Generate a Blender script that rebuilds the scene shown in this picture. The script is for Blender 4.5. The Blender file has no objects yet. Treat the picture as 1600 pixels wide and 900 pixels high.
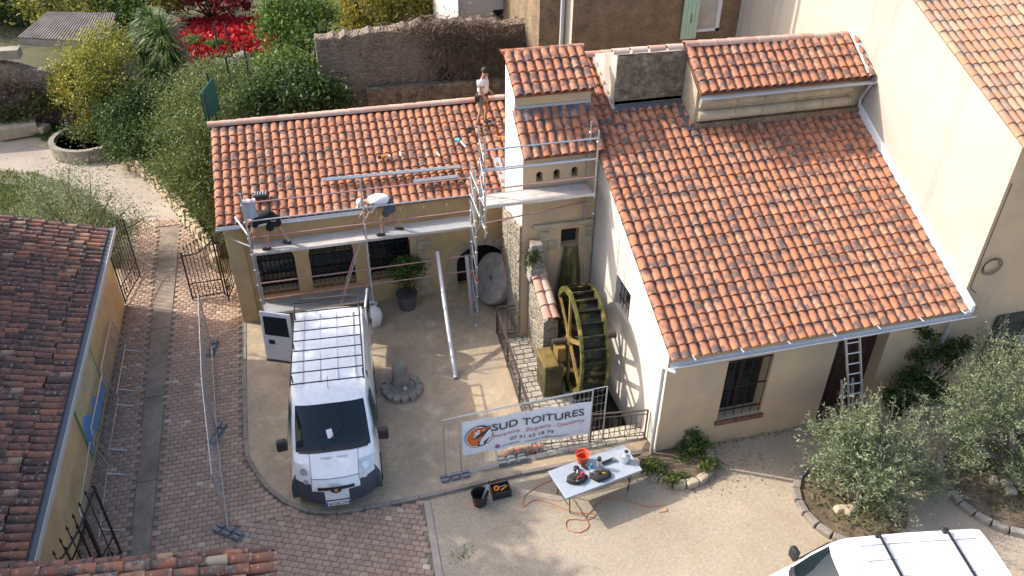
import bpy, bmesh, math, random
import numpy as np
from mathutils import Vector, Matrix, Euler
from mathutils.geometry import tessellate_polygon

random.seed(7); NP = np.random.default_rng(11)
scene = bpy.context.scene
COL = scene.collection

# ------------------------------------------------------------ camera
FPX, CAMH = 1304.0, 15.1
PITCH, ROLL, YAW = math.radians(35.3738), math.radians(0.6589), math.radians(-15.0558)
def _rot():
    cy, sy, cp, sp, cr, sr = math.cos(YAW), math.sin(YAW), math.cos(PITCH), math.sin(PITCH), math.cos(ROLL), math.sin(ROLL)
    A = Matrix(((cy, sy, 0), (-sy, cy, 0), (0, 0, 1)))
    B = Matrix(((1, 0, 0), (0, -sp, -cp), (0, cp, -sp)))
    D = Matrix(((cr, -sr, 0), (sr, cr, 0), (0, 0, 1)))
    return D @ B @ A
RM = _rot()
CAM = Vector((0, 0, CAMH))
def ray(x, y): return RM.transposed() @ Vector(((x - 800) / FPX, (y - 450) / FPX, 1.0))
def G(x, y, z=0.0):            # survey point at height z seen at photo position x, y
    d = ray(x, y); return CAM + d * ((z - CAMH) / d.z)
def PY(x, y, Y):               # survey point on the vertical plane at depth Y
    d = ray(x, y); return CAM + d * (Y / d.y)
def PX(x, y, X):
    d = ray(x, y); return CAM + d * (X / d.x)

cd = bpy.data.cameras.new('camera'); cam = bpy.data.objects.new('camera', cd); COL.objects.link(cam)
cd.sensor_width = 36.0; cd.lens = FPX / 1600 * 36.0; cd.clip_start = 0.1; cd.clip_end = 2000
R3 = Matrix((RM[0], -RM[1], -RM[2])).transposed()
cam.matrix_world = Matrix.Translation(CAM) @ R3.to_4x4()
scene.camera = cam
scene.render.resolution_x, scene.render.resolution_y = 1024, 576

# ------------------------------------------------------------ light
SUN_AZ = math.radians(-28.0)      # direction the light travels, in the XY plane
SUN_EL = math.radians(36.0)
w = bpy.data.worlds.new('World'); scene.world = w; w.use_nodes = True
nt = w.node_tree; bg = nt.nodes['Background']
sky = nt.nodes.new('ShaderNodeTexSky'); sky.sky_type = 'NISHITA'; sky.sun_disc = False
sky.sun_elevation = SUN_EL
_tosun = Vector((-math.cos(SUN_AZ), -math.sin(SUN_AZ), 0))
sky.sun_rotation = math.atan2(_tosun.x, _tosun.y)
sky.air_density = 0.8; sky.dust_density = 3.0; sky.ozone_density = 0.6
nt.links.new(sky.outputs[0], bg.inputs[0]); bg.inputs[1].default_value = 0.15
sl = bpy.data.lights.new('sun', 'SUN'); sl.energy = 2.0; sl.angle = math.radians(0.53); sl.color = (1.0, 0.95, 0.87)
so = bpy.data.objects.new('sun', sl); COL.objects.link(so)
ldir = Vector((math.cos(SUN_AZ) * math.cos(SUN_EL), math.sin(SUN_AZ) * math.cos(SUN_EL), -math.sin(SUN_EL)))
so.rotation_euler = ldir.to_track_quat('-Z', 'Y').to_euler(); so.location = (-20, 20, 30)
vs = scene.view_settings; vs.view_transform = 'Standard'; vs.look = 'None'; vs.gamma = 1.0; vs.exposure = 1.50
scene.cycles.max_bounces = 6; scene.cycles.diffuse_bounces = 3; scene.cycles.glossy_bounces = 2
scene.cycles.transmission_bounces = 3; scene.cycles.transparent_max_bounces = 6
scene.cycles.caustics_reflective = False; scene.cycles.caustics_refractive = False

# ------------------------------------------------------------ materials
MATS = {}
def _nodes(name):
    m = bpy.data.materials.new(name); m.use_nodes = True
    return m, m.node_tree, m.node_tree.nodes['Principled BSDF']
def N(nt, t, **kw):
    n = nt.nodes.new(t)
    for k, v in kw.items():
        if k.startswith('i'): n.inputs[int(k[1:])].default_value = v
        else: setattr(n, k, v)
    return n
def ramp(nt, stops, interp='LINEAR'):
    r = nt.nodes.new('ShaderNodeValToRGB'); r.color_ramp.interpolation = interp
    el = r.color_ramp.elements
    el[0].position, el[0].color = stops[0][0], (*stops[0][1], 1)
    el[1].position, el[1].color = stops[-1][0], (*stops[-1][1], 1)
    for p, c in stops[1:-1]:
        e = el.new(p); e.color = (*c, 1)
    return r
def mixc(nt, a, b, fac, mode='MIX'):
    n = nt.nodes.new('ShaderNodeMix'); n.data_type = 'RGBA'; n.blend_type = mode
    for sock, v in ((n.inputs[0], fac), (n.inputs[6], a), (n.inputs[7], b)):
        if isinstance(v, bpy.types.NodeSocket): nt.links.new(v, sock)
        elif isinstance(v, (int, float)): sock.default_value = v
        else: sock.default_value = (*v, 1)
    return n.outputs[2]
def noise(nt, vec, scale, detail=4.0, rough=0.55):
    n = nt.nodes.new('ShaderNodeTexNoise'); n.inputs['Scale'].default_value = scale
    n.inputs['Detail'].default_value = detail; n.inputs['Roughness'].default_value = rough
    nt.links.new(vec, n.inputs['Vector']); return n.outputs['Fac']
def bump(nt, h, strength, dist, bsdf):
    b = nt.nodes.new('ShaderNodeBump'); b.inputs['Strength'].default_value = strength; b.inputs['Distance'].default_value = dist
    nt.links.new(h, b.inputs['Height']); nt.links.new(b.outputs[0], bsdf.inputs['Normal'])
def mat(name, c, rough=0.8, metal=0.0, var=0.15, scale=3.0, c2=None, fine=40.0, bmp=0.3, bdist=0.01, spec=0.3, patch=None, stain=None, mid=None):
    """plain surface: colour c mottled towards c2 (or darker) by two noises, fine bump; patch=(colour, scale, lo, hi) adds blotches; stain=(colour, scale stretched down) adds runs"""
    if name in MATS: return MATS[name]
    m, nt, b = _nodes(name)
    pos = nt.nodes.new('ShaderNodeNewGeometry').outputs['Position']
    n1 = noise(nt, pos, scale, 5.0, 0.6); n2 = noise(nt, pos, fine, 3.0, 0.6)
    c2 = c2 or tuple(x * (1 - var * 2.2) for x in c)
    r = ramp(nt, [(0.32, c2), (0.68, c)]); nt.links.new(n1, r.inputs[0])
    r2 = ramp(nt, [(0.25, tuple([1 - var] * 3)), (0.75, (1, 1, 1))]); nt.links.new(n2, r2.inputs[0])
    col = mixc(nt, r.outputs[0], r2.outputs[0], 1.0, 'MULTIPLY')
    if patch:
        pc, psc, lo, hi = patch
        pn = noise(nt, pos, psc, 6.0, 0.65); pr = ramp(nt, [(lo, (0, 0, 0)), (hi, (1, 1, 1))]); nt.links.new(pn, pr.inputs[0])
        col = mixc(nt, col, pc, pr.outputs[0])
    if stain:
        sc_, (sx, sy, sz), lo, hi = stain
        mp = nt.nodes.new('ShaderNodeMapping'); mp.inputs['Scale'].default_value = (sx, sy, sz); nt.links.new(pos, mp.inputs[0])
        sn = noise(nt, mp.outputs[0], 1.0, 5.0, 0.6); sr = ramp(nt, [(lo, (0, 0, 0)), (hi, (1, 1, 1))]); nt.links.new(sn, sr.inputs[0])
        col = mixc(nt, col, sc_, sr.outputs[0])
    if mid:
        mn = noise(nt, pos, mid[0], 5.0, 0.7); mr = ramp(nt, [(0.30, tuple([1 - mid[1]] * 3)), (0.70, (1 + mid[1] * .5,) * 3)]); nt.links.new(mn, mr.inputs[0]); col = mixc(nt, col, mr.outputs[0], 1.0, 'MULTIPLY')
    nt.links.new(col, b.inputs['Base Color'])
    b.inputs['Roughness'].default_value = rough; b.inputs['Metallic'].default_value = metal
    b.inputs['Specular IOR Level'].default_value = spec
    if bmp: bump(nt, n2, bmp, bdist, b)
    MATS[name] = m; return m
def flat(name, c, rough=0.5, metal=0.0, spec=0.5, coat=0.0):
    if name in MATS: return MATS[name]
    m, nt, b = _nodes(name)
    pos = nt.nodes.new('ShaderNodeNewGeometry').outputs['Position']
    n1 = noise(nt, pos, 9.0, 4.0, 0.6)
    r = ramp(nt, [(0.3, tuple(x * 0.86 for x in c)), (0.7, c)]); nt.links.new(n1, r.inputs[0])
    nt.links.new(r.outputs[0], b.inputs['Base Color'])
    b.inputs['Roughness'].default_value = rough; b.inputs['Metallic'].default_value = metal
    b.inputs['Specular IOR Level'].default_value = spec; b.inputs['Coat Weight'].default_value = coat
    MATS[name] = m; return m
def tile_mat(name, stops, grey, greyness, lichen=None, lichen_amt=(0.62, 0.7), rough=0.85):
    """terracotta: per-piece colour from the stored number, soft smoky patches along each piece, optional lichen"""
    m, nt, b = _nodes(name)
    at = N(nt, 'ShaderNodeAttribute', attribute_name='rnd'); lo = N(nt, 'ShaderNodeAttribute', attribute_name='loc')
    r = ramp(nt, stops); nt.links.new(at.outputs['Fac'], r.inputs[0])
    cmb = nt.nodes.new('ShaderNodeCombineXYZ')
    ml = N(nt, 'ShaderNodeMath', operation='MULTIPLY', i1=57.0); nt.links.new(at.outputs['Fac'], ml.inputs[0]); nt.links.new(ml.outputs[0], cmb.inputs[2])
    va = N(nt, 'ShaderNodeVectorMath', operation='ADD'); nt.links.new(lo.outputs['Vector'], va.inputs[0]); nt.links.new(cmb.outputs[0], va.inputs[1])
    n1 = noise(nt, va.outputs[0], 5.0, 2.0, 0.5); pr = ramp(nt, [(greyness[0], (0, 0, 0)), (greyness[1], (1, 1, 1))]); nt.links.new(n1, pr.inputs[0])
    col = mixc(nt, r.outputs[0], grey, pr.outputs[0])
    n2 = noise(nt, va.outputs[0], 60.0, 3.0, 0.6); r2 = ramp(nt, [(0.25, (0.8, 0.8, 0.8)), (0.75, (1.05, 1.05, 1.05))]); nt.links.new(n2, r2.inputs[0])
    col = mixc(nt, col, r2.outputs[0], 1.0, 'MULTIPLY')
    if lichen:
        n3 = noise(nt, va.outputs[0], 14.0, 6.0, 0.7); r3 = ramp(nt, [(lichen_amt[0], (0, 0, 0)), (lichen_amt[1], (1, 1, 1))]); nt.links.new(n3, r3.inputs[0])
        col = mixc(nt, col, lichen, r3.outputs[0])
    nt.links.new(col, b.inputs['Base Color']); b.inputs['Roughness'].default_value = rough; b.inputs['Specular IOR Level'].default_value = 0.25
    bump(nt, n2, 0.25, 0.004, b)
    MATS[name] = m; return m
def leaf_mat(name, stops, trans=0.35):
    m, nt, b = _nodes(name)
    at = N(nt, 'ShaderNodeAttribute', attribute_name='rnd')
    r = ramp(nt, stops); nt.links.new(at.outputs['Fac'], r.inputs[0])
    b.inputs['Roughness'].default_value = 0.55; b.inputs['Specular IOR Level'].default_value = 0.3
    nt.links.new(r.outputs[0], b.inputs['Base Color'])
    t = nt.nodes.new('ShaderNodeBsdfTranslucent'); nt.links.new(r.outputs[0], t.inputs[0])
    mx = nt.nodes.new('ShaderNodeMixShader'); mx.inputs[0].default_value = trans
    nt.links.new(b.outputs[0], mx.inputs[1]); nt.links.new(t.outputs[0], mx.inputs[2])
    nt.links.new(mx.outputs[0], nt.nodes['Material Output'].inputs[0])
    MATS[name] = m; return m

# ------------------------------------------------------------ mesh helpers
WORLD = {}
def wmat(o): return WORLD.get(o.name, Matrix())
class MB:
    def __init__(s): s.v = []; s.f = []
    def add(s, vs, fs):
        k = len(s.v); s.v += [tuple(v) for v in vs]; s.f += [tuple(i + k for i in f) for f in fs]; return s
    def box(s, c, size, rz=0.0, rot=None, taper=1.0):
        x, y, z = size[0] / 2, size[1] / 2, size[2] / 2
        R = rot.to_matrix() if rot is not None else Matrix.Rotation(rz, 3, 'Z')
        c = Vector(c); vs = []
        for sz in (-1, 1):
            t = 1.0 if sz < 0 else taper
            for sx, sy in ((-1, -1), (1, -1), (1, 1), (-1, 1)):
                vs.append(c + R @ Vector((sx * x * t, sy * y * t, sz * z)))
        return s.add(vs, [(3, 2, 1, 0), (4, 5, 6, 7), (0, 1, 5, 4), (1, 2, 6, 5), (2, 3, 7, 6), (3, 0, 4, 7)])
    def mm(s, lo, hi):
        return s.box([(a + b) / 2 for a, b in zip(lo, hi)], [b - a for a, b in zip(lo, hi)])
    def rod(s, p0, p1, r0, r1=None, n=8, caps=True):
        r1 = r0 if r1 is None else r1
        p0, p1 = Vector(p0), Vector(p1); d = (p1 - p0)
        if d.length < 1e-6: return s
        d.normalize(); a = d.orthogonal().normalized(); b = d.cross(a)
        vs = []
        for p, r in ((p0, r0), (p1, r1)):
            for i in range(n):
                t = 2 * math.pi * i / n; vs.append(p + (a * math.cos(t) + b * math.sin(t)) * r)
        fs = [(i, (i + 1) % n, n + (i + 1) % n, n + i) for i in range(n)]
        if caps: fs += [tuple(range(n - 1, -1, -1)), tuple(range(n, 2 * n))]
        return s.add(vs, fs)
    def tube(s, pts, r, n=6, closed=False):
        pts = [Vector(p) for p in pts]; m = len(pts); vs = []; fs = []
        rs = r if isinstance(r, (list, tuple)) else [r] * m
        ref = None
        for i, p in enumerate(pts):
            d = (pts[min(i + 1, m - 1)] - pts[max(i - 1, 0)])
            if d.length < 1e-7: d = Vector((0, 0, 1))
            d.normalize()
            if ref is None: ref = d.orthogonal().normalized()
            a = (ref - d * ref.dot(d)); a = a.normalized() if a.length > 1e-4 else d.orthogonal().normalized()
            ref = a; b = d.cross(a)
            for k in range(n):
                t = 2 * math.pi * k / n; vs.append(p + (a * math.cos(t) + b * math.sin(t)) * rs[i])
        for i in range(m - 1):
            for k in range(n):
                fs.append((i * n + k, i * n + (k + 1) % n, (i + 1) * n + (k + 1) % n, (i + 1) * n + k))
        fs += [tuple(range(n - 1, -1, -1)), tuple(range((m - 1) * n, m * n))]
        return s.add(vs, fs)
    def prism(s, poly, z0, z1):
        n = len(poly); vs = [(p[0], p[1], z0) for p in poly] + [(p[0], p[1], z1) for p in poly]
        return s.add(vs, [tuple(range(n - 1, -1, -1)), tuple(range(n, 2 * n))] + [(i, (i + 1) % n, n + (i + 1) % n, n + i) for i in range(n)])
    def extr(s, poly, d):      # 3D polygon pushed along d
        n = len(poly); d = Vector(d); vs = [Vector(p) for p in poly]; vs += [p + d for p in vs]
        return s.add(vs, [tuple(range(n - 1, -1, -1)), tuple(range(n, 2 * n))] + [(i, (i + 1) % n, n + (i + 1) % n, n + i) for i in range(n)])
    def lathe(s, prof, c, n=20, axis=None):
        c = Vector(c); q = Vector((0, 0, 1)).rotation_difference(Vector(axis)).to_matrix() if axis is not None else Matrix.Identity(3)
        vs = []; fs = []
        for r, z in prof:
            for k in range(n):
                t = 2 * math.pi * k / n; vs.append(c + q @ Vector((r * math.cos(t), r * math.sin(t), z)))
        for i in range(len(prof) - 1):
            for k in range(n): fs.append((i * n + k, i * n + (k + 1) % n, (i + 1) * n + (k + 1) % n, (i + 1) * n + k))
        fs += [tuple(range(n - 1, -1, -1)), tuple(range((len(prof) - 1) * n, len(prof) * n))]
        return s.add(vs, fs)
    def build(s, name, m, parent=None, smooth=False, local=False, bevel=0.0, kind=None, rnd=None):
        me = bpy.data.meshes.new(name); me.from_pydata(s.v, [], s.f)
        if smooth == 'auto':
            me.shade_smooth(); me.set_sharp_from_angle(angle=math.radians(35))
        elif smooth: me.shade_smooth()
        me.materials.append(m if not isinstance(m, str) else MATS[m])
        bm = bmesh.new(); bm.from_mesh(me); bmesh.ops.recalc_face_normals(bm, faces=bm.faces); bm.to_mesh(me); bm.free()
        if rnd is not None:
            a = me.attributes.new('rnd', 'FLOAT', 'POINT'); a.data.foreach_set('value', np.full(len(me.vertices), rnd, np.float32))
        o = link(name, me, parent, local)
        if bevel:
            b = o.modifiers.new('bevel', 'BEVEL'); b.width = bevel; b.segments = 2; b.limit_method = 'ANGLE'; b.angle_limit = math.radians(40)
        if kind: o['kind'] = kind
        return o
def link(name, data, parent=None, local=False):
    o = bpy.data.objects.new(name, data); COL.objects.link(o)
    if parent is not None:
        o.parent = parent
        if not local: o.matrix_parent_inverse = wmat(parent).inverted()
        else: WORLD[o.name] = wmat(parent).copy()
    return o
def thing(name, label, cat, loc=(0, 0, 0), rz=0.0, group=None):
    o = bpy.data.objects.new(name, None); COL.objects.link(o); o.empty_display_size = 0.3
    o.location = loc; o.rotation_euler = (0, 0, rz)
    WORLD[o.name] = Matrix.Translation(Vector(loc)) @ Matrix.Rotation(rz, 4, 'Z')
    return tag(o, label, cat, group)
def tag(o, label, cat, group=None):
    o['label'] = label; o['category'] = cat
    if group: o['group'] = group
    return o
def struct(o): o['kind'] = 'structure'; return o

def wall(name, O, U, width, height, m, parent, openings=(), depth=0.25, top=None, kind=None):
    """upright wall sheet with real reveals. O: base corner, U: unit direction along it; the outside is U x Z.
    openings: (u0, u1, v0, v1, arch rise); top: list of (u, v) along the top edge from far to near when not level"""
    O, U = Vector(O), Vector(U).normalized(); Zv = Vector((0, 0, 1)); inn = Zv.cross(U)
    outer = [(0, 0), (width, 0)] + (list(top) if top else [(width, height), (0, height)])
    loops = [outer]
    for (u0, u1, v0, v1, ar) in openings:
        h = [(u0, v0), (u1, v0)]
        if ar > 0:
            for k in range(9):
                t = math.pi * k / 8; h.append(((u0 + u1) / 2 + (u1 - u0) / 2 * math.cos(t), v1 - ar + ar * math.sin(t)))
        else: h += [(u1, v1), (u0, v1)]
        loops.append(h)
    flatv = [Vector((a, b, 0)) for lp in loops for a, b in lp]
    tris = tessellate_polygon([[Vector((a, b, 0)) for a, b in lp] for lp in loops])
    mb = MB(); mb.add([O + U * p.x + Zv * p.y for p in flatv], tris)
    for h in loops[1:]:
        n = len(h); vs = [O + U * a + Zv * b for a, b in h]; vs += [p + inn * depth for p in vs]
        mb.add(vs, [(i, (i + 1) % n, n + (i + 1) % n, n + i) for i in range(n)])
    return mb.build(name, m, parent, kind=kind)

# ------------------------------------------------------------ tiles
def make_variants(name, verts, faces, locs, m, n, lo=0.0, hi=1.0, smooth=True):
    out = []
    for i in range(n):
        me = bpy.data.meshes.new(name); me.from_pydata(verts, [], faces)
        if smooth: me.shade_smooth(); me.set_sharp_from_angle(angle=math.radians(50))
        a = me.attributes.new('rnd', 'FLOAT', 'POINT'); rv = lo + (hi - lo) * (i + 0.5) / n
        a.data.foreach_set('value', np.full(len(verts), rv, np.float32))
        b = me.attributes.new('loc', 'FLOAT_VECTOR', 'POINT'); b.data.foreach_set('vector', np.array(locs, np.float32).ravel())
        me.materials.append(m); me['r'] = rv; out.append(me)
    return out
def lay(name, variants, mats_list, parent, limit=300, rest_name=None, weights=None):
    """one object per piece for the nearest `limit` pieces, the rest as one joined part"""
    order = sorted(range(len(mats_list)), key=lambda i: (mats_list[i].translation - CAM).length)
    inv = wmat(parent).inverted()
    rest = []
    for k, i in enumerate(order):
        M = mats_list[i]; me = random.choices(variants, weights)[0] if weights else random.choice(variants)
        if k < limit:
            o = bpy.data.objects.new(name, me); COL.objects.link(o); o.parent = parent
            o.matrix_parent_inverse = inv; o.matrix_basis = M
        else: rest.append((M, me))
    if rest:
        V = []; F = []; R = []; L = []; k = 0
        cache = {}
        for M, me in rest:
            if me.name not in cache:
                v = np.empty(len(me.vertices) * 3, np.float32); me.vertices.foreach_get('co', v)
                l = np.empty(len(me.vertices) * 3, np.float32); me.attributes['loc'].data.foreach_get('vector', l)
                cache[me.name] = (v.reshape(-1, 3), l.reshape(-1, 3), [tuple(p.vertices) for p in me.polygons], me['r'])
            v, l, f, r = cache[me.name]
            A = np.array(M)[:3]; V.append(v @ A[:, :3].T + A[:, 3]); L.append(l); R.append(np.full(len(v), r, np.float32))
            F += [tuple(j + k for j in q) for q in f]; k += len(v)
        me = bpy.data.meshes.new(rest_name or name); me.from_pydata(np.concatenate(V).tolist(), [], F)
        me.shade_smooth(); me.set_sharp_from_angle(angle=math.radians(50))
        me.attributes.new('rnd', 'FLOAT', 'POINT').data.foreach_set('value', np.concatenate(R))
        me.attributes.new('loc', 'FLOAT_VECTOR', 'POINT').data.foreach_set('vector', np.concatenate(L).ravel())
        me.materials.append(variants[0].materials[0])
        o = link(rest_name or name, me, parent); o['kind'] = 'stuff'
TW, TL = 0.238, 0.335
def roman_tile(W, L, lift=0.040, hump=0.080):
    prof = [(0, 0.004), (.016 * W / .277, -.006), (.034 * W / .277, .002), (.050 * W / .277, .028), (.074 * W / .277, .060), (.11 * W / .277, hump - .007),
            (.156 * W / .277, hump), (.202 * W / .277, hump - .007), (.238 * W / .277, .060), (.262 * W / .277, .026), (W * 1.02, 0.004)]
    ys = [0.0, L * 0.5, L * 1.12]
    vs = []; fs = []; n = len(prof)
    for j, y in enumerate(ys):
        for u, h in prof: vs.append((u, y, h + lift * (1 - y / (L * 1.12))))
    for j in range(len(ys) - 1):
        for i in range(n - 1): fs.append((j * n + i, j * n + i + 1, (j + 1) * n + i + 1, (j + 1) * n + i))
    k = len(vs)
    for u, h in prof: vs.append((u, 0.004, h + lift - 0.040))      # the nose, shown in its full depth
    for i in range(n - 1): fs.append((k + i, k + i + 1, i + 1, i))
    return vs, fs, vs
def half_round(L, r0, r1, th=0.018, n=8, sink=0.0):
    """half-round tile along +y: r0 at the low mouth, r1 at the head"""
    vs = []; fs = []
    for y, r in ((0, r0), (L, r1)):
        for k in range(n + 1):
            t = math.pi * k / n; vs.append((-r * math.cos(t), y, r * math.sin(t) * 0.85 - sink))
    for k in range(n + 1):
        t = math.pi * k / n; r = r0 - th; vs.append((-r * math.cos(t), 0.0, r * math.sin(t) * 0.85 - sink))
    for k in range(n): fs.append((k, k + 1, n + 2 + k, n + 1 + k)); fs.append((2 * n + 2 + k, 2 * n + 3 + k, k + 1, k))
    return vs, fs, vs
def frame(O, U, V):
    U = Vector(U).normalized(); V = Vector(V).normalized(); W = U.cross(V).normalized()
    M = Matrix((U, V, W)).transposed().to_4x4(); M.translation = Vector(O); return M
def jit(a=0.012): return Matrix.Rotation(random.uniform(-a, a), 4, 'Z') @ Matrix.Rotation(random.uniform(-a, a), 4, 'X') @ Matrix.Rotation(random.uniform(-a, a), 4, 'Y')
TERRA = tile_mat('new_terracotta', [(0.0, (0.40, 0.175, 0.10)), (0.35, (0.46, 0.175, 0.088)), (0.7, (0.49, 0.205, 0.112)), (1.0, (0.50, 0.245, 0.145))], (0.15, 0.103, 0.088), (0.43, 0.61))
RIDGE = tile_mat('pale_terracotta', [(0.0, (0.50, 0.26, 0.19)), (0.5, (0.56, 0.38, 0.29)), (1.0, (0.60, 0.46, 0.37))], (0.5, 0.33, 0.26), (0.55, 0.72))
OLDT = tile_mat('old_terracotta', [(0.0, (0.11, 0.064, 0.05)), (0.3, (0.19, 0.098, 0.072)), (0.6, (0.255, 0.118, 0.082)), (0.85, (0.31, 0.138, 0.088)), (0.95, (0.40, 0.165, 0.09)), (1.0, (0.40, 0.30, 0.20))], (0.10, 0.072, 0.06), (0.50, 0.62), (0.42, 0.39, 0.35), (0.58, 0.68))
BRT = tile_mat('weathered_terracotta', [(0.0, (0.32, 0.19, 0.13)), (0.5, (0.46, 0.22, 0.12)), (1.0, (0.48, 0.31, 0.20))], (0.30, 0.24, 0.19), (0.5, 0.66), (0.45, 0.42, 0.36), (0.66, 0.74))
V_NEW = make_variants('roof_tile', *roman_tile(TW, TL), TERRA, 24)
V_RIDGE = make_variants('ridge_tile', *half_round(0.44, 0.135, 0.120), RIDGE, 8)
V_RIDGE_O = make_variants('ridge_tile', *half_round(0.44, 0.105, 0.095), TERRA, 8)
V_OLD = make_variants('canal_tile', *half_round(0.46, 0.098, 0.078), OLDT, 24)
V_BR = make_variants('canal_tile', *half_round(0.44, 0.10, 0.085), BRT, 16)
def tiles_on(parent, O, U, V, ncol, nrow, keep=None, W=TW, L=TL, variants=None, name='roof_tile', limit=300, rest='far_roof_tiles'):
    ms = []
    U = Vector(U).normalized(); V = Vector(V).normalized()
    for c in range(ncol):
        for r in range(nrow):
            P = Vector(O) + U * (c * W) + V * (r * L)
            if keep and not keep(P): continue
            ms.append(frame(P, U, V) @ jit(0.008))
    lay(name, variants or V_NEW, ms, parent, limit, rest)
def ridge_row(parent, A, B, variants=None, step=0.40, name='ridge_tile', up=(0, 0, 1)):
    A, B = Vector(A), Vector(B); d = (B - A).normalized(); n = int((B - A).length / step)
    side = d.cross(Vector(up)).normalized()
    ms = [frame(A + d * ((B - A).length * i / n), side, d) @ jit(0.015) for i in range(n)]
    lay(name, variants or V_RIDGE, ms, parent, 300)
# ------------------------------------------------------------ surface materials
mat('sand', (0.54, 0.44, 0.315), 0.95, var=0.22, scale=0.5, c2=(0.41, 0.33, 0.235), fine=38.0, bmp=0.8, bdist=0.03, patch=((0.42, 0.36, 0.29), 3.0, 0.50, 0.72), mid=(14.0, .26))
mat('courtyard', (0.53, 0.40, 0.25), 0.9, var=0.16, scale=0.55, c2=(0.31, 0.255, 0.195), fine=70.0, bmp=0.35, patch=((0.52, 0.43, 0.31), 1.3, 0.52, 0.72), stain=((0.30, 0.24, 0.17), (0.9, 0.9, 0.9), 0.55, 0.74), mid=(10.0, .18))
mat('path', (0.42, 0.355, 0.29), 0.9, var=0.12, scale=0.8, fine=40.0, bmp=0.3)
mat('joint', (0.29, 0.23, 0.175), 0.95, var=0.2, scale=4.0)
mat('concrete', (0.34, 0.29, 0.235), 0.9, var=0.18, scale=1.6, fine=60.0)
mat('soil', (0.22, 0.165, 0.11), 0.95, var=0.25, scale=3.0, fine=30.0, bmp=0.8, bdist=0.03)
mat('garden_soil', (0.13, 0.115, 0.06), 0.95, var=0.3, scale=1.0, c2=(0.07, 0.085, 0.03), fine=25.0, bmp=0.8, bdist=0.05)
mat('ochre', (0.60, 0.42, 0.215), 0.9, var=0.07, scale=1.1, c2=(0.42, 0.30, 0.165), fine=60.0, bmp=0.15, stain=((0.36, 0.27, 0.16), (2.5, 2.5, 0.5), 0.58, 0.75))
mat('beige', (0.62, 0.435, 0.25), 0.9, var=0.08, scale=0.9, c2=(0.46, 0.35, 0.24), fine=60.0, bmp=0.15, patch=((0.40, 0.29, 0.18), 1.1, 0.60, 0.78))
mat('limewash', (0.66, 0.61, 0.53), 0.9, var=0.05, scale=0.8, fine=50.0, bmp=0.12, patch=((0.60, 0.54, 0.46), 0.7, 0.60, 0.75))
mat('pale_render', (0.45, 0.41, 0.35), 0.9, var=0.08, scale=0.5, c2=(0.41, 0.37, 0.31), fine=60.0, bmp=0.12, stain=((0.28, 0.26, 0.235), (1.2, 1.5, 0.16), 0.54, 0.72))
mat('rough_render', (0.33, 0.24, 0.15), 0.95, var=0.55, scale=2.0, c2=(0.18, 0.13, 0.085), fine=16.0, bmp=0.9, bdist=0.03)
mat('dark_crust', (0.40, 0.31, 0.21), 0.95, var=0.6, scale=4.5, c2=(0.14, 0.105, 0.075), fine=22.0, bmp=1.0, bdist=0.05, patch=((0.38, 0.33, 0.25), 2.6, 0.57, 0.70))
mat('old_white', (0.55, 0.52, 0.46), 0.9, var=0.12, scale=1.5, c2=(0.45, 0.42, 0.37), fine=20.0, bmp=0.3, stain=((0.22, 0.19, 0.16), (3.0, 3.0, 0.5), 0.62, 0.72))
mat('pale_stone', (0.54, 0.44, 0.30), 0.9, var=0.18, scale=2.5, c2=(0.36, 0.30, 0.22), fine=25.0, bmp=0.6, bdist=0.02)
mat('grey_stone', (0.36, 0.32, 0.27), 0.9, var=0.22, scale=3.5, c2=(0.22, 0.195, 0.165), fine=30.0, bmp=0.8, bdist=0.02)
mat('moss_stone', (0.13, 0.105, 0.05), 0.85, var=0.3, scale=3.0, c2=(0.045, 0.045, 0.02), fine=14.0, bmp=0.8, bdist=0.02, patch=((0.20, 0.14, 0.045), 2.0, 0.57, 0.72))
mat('brick_red', (0.28, 0.125, 0.085), 0.9, var=0.2, scale=9.0, fine=50.0)
flat('zinc', (0.50, 0.50, 0.49), 0.5, 0.35)
flat('new_zinc', (0.62, 0.63, 0.63), 0.42, 0.45)
flat('lead', (0.17, 0.175, 0.19), 0.4, 0.6)
flat('pvc_grey', (0.42, 0.42, 0.41), 0.5)
flat('iron', (0.028, 0.026, 0.028), 0.5, 0.3)
flat('rusty_iron', (0.085, 0.062, 0.052), 0.6, 0.3)
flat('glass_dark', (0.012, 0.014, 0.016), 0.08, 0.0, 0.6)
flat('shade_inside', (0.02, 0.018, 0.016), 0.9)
mat('dark_wood', (0.075, 0.032, 0.022), 0.7, var=0.25, scale=5.0, fine=40.0, bmp=0.2)
flat('green_paint', (0.38, 0.56, 0.44), 0.5)
flat('dark_green_paint', (0.022, 0.035, 0.03), 0.5)
flat('white_paint', (0.78, 0.78, 0.77), 0.45)
flat('black_plastic', (0.02, 0.02, 0.022), 0.5)

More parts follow.
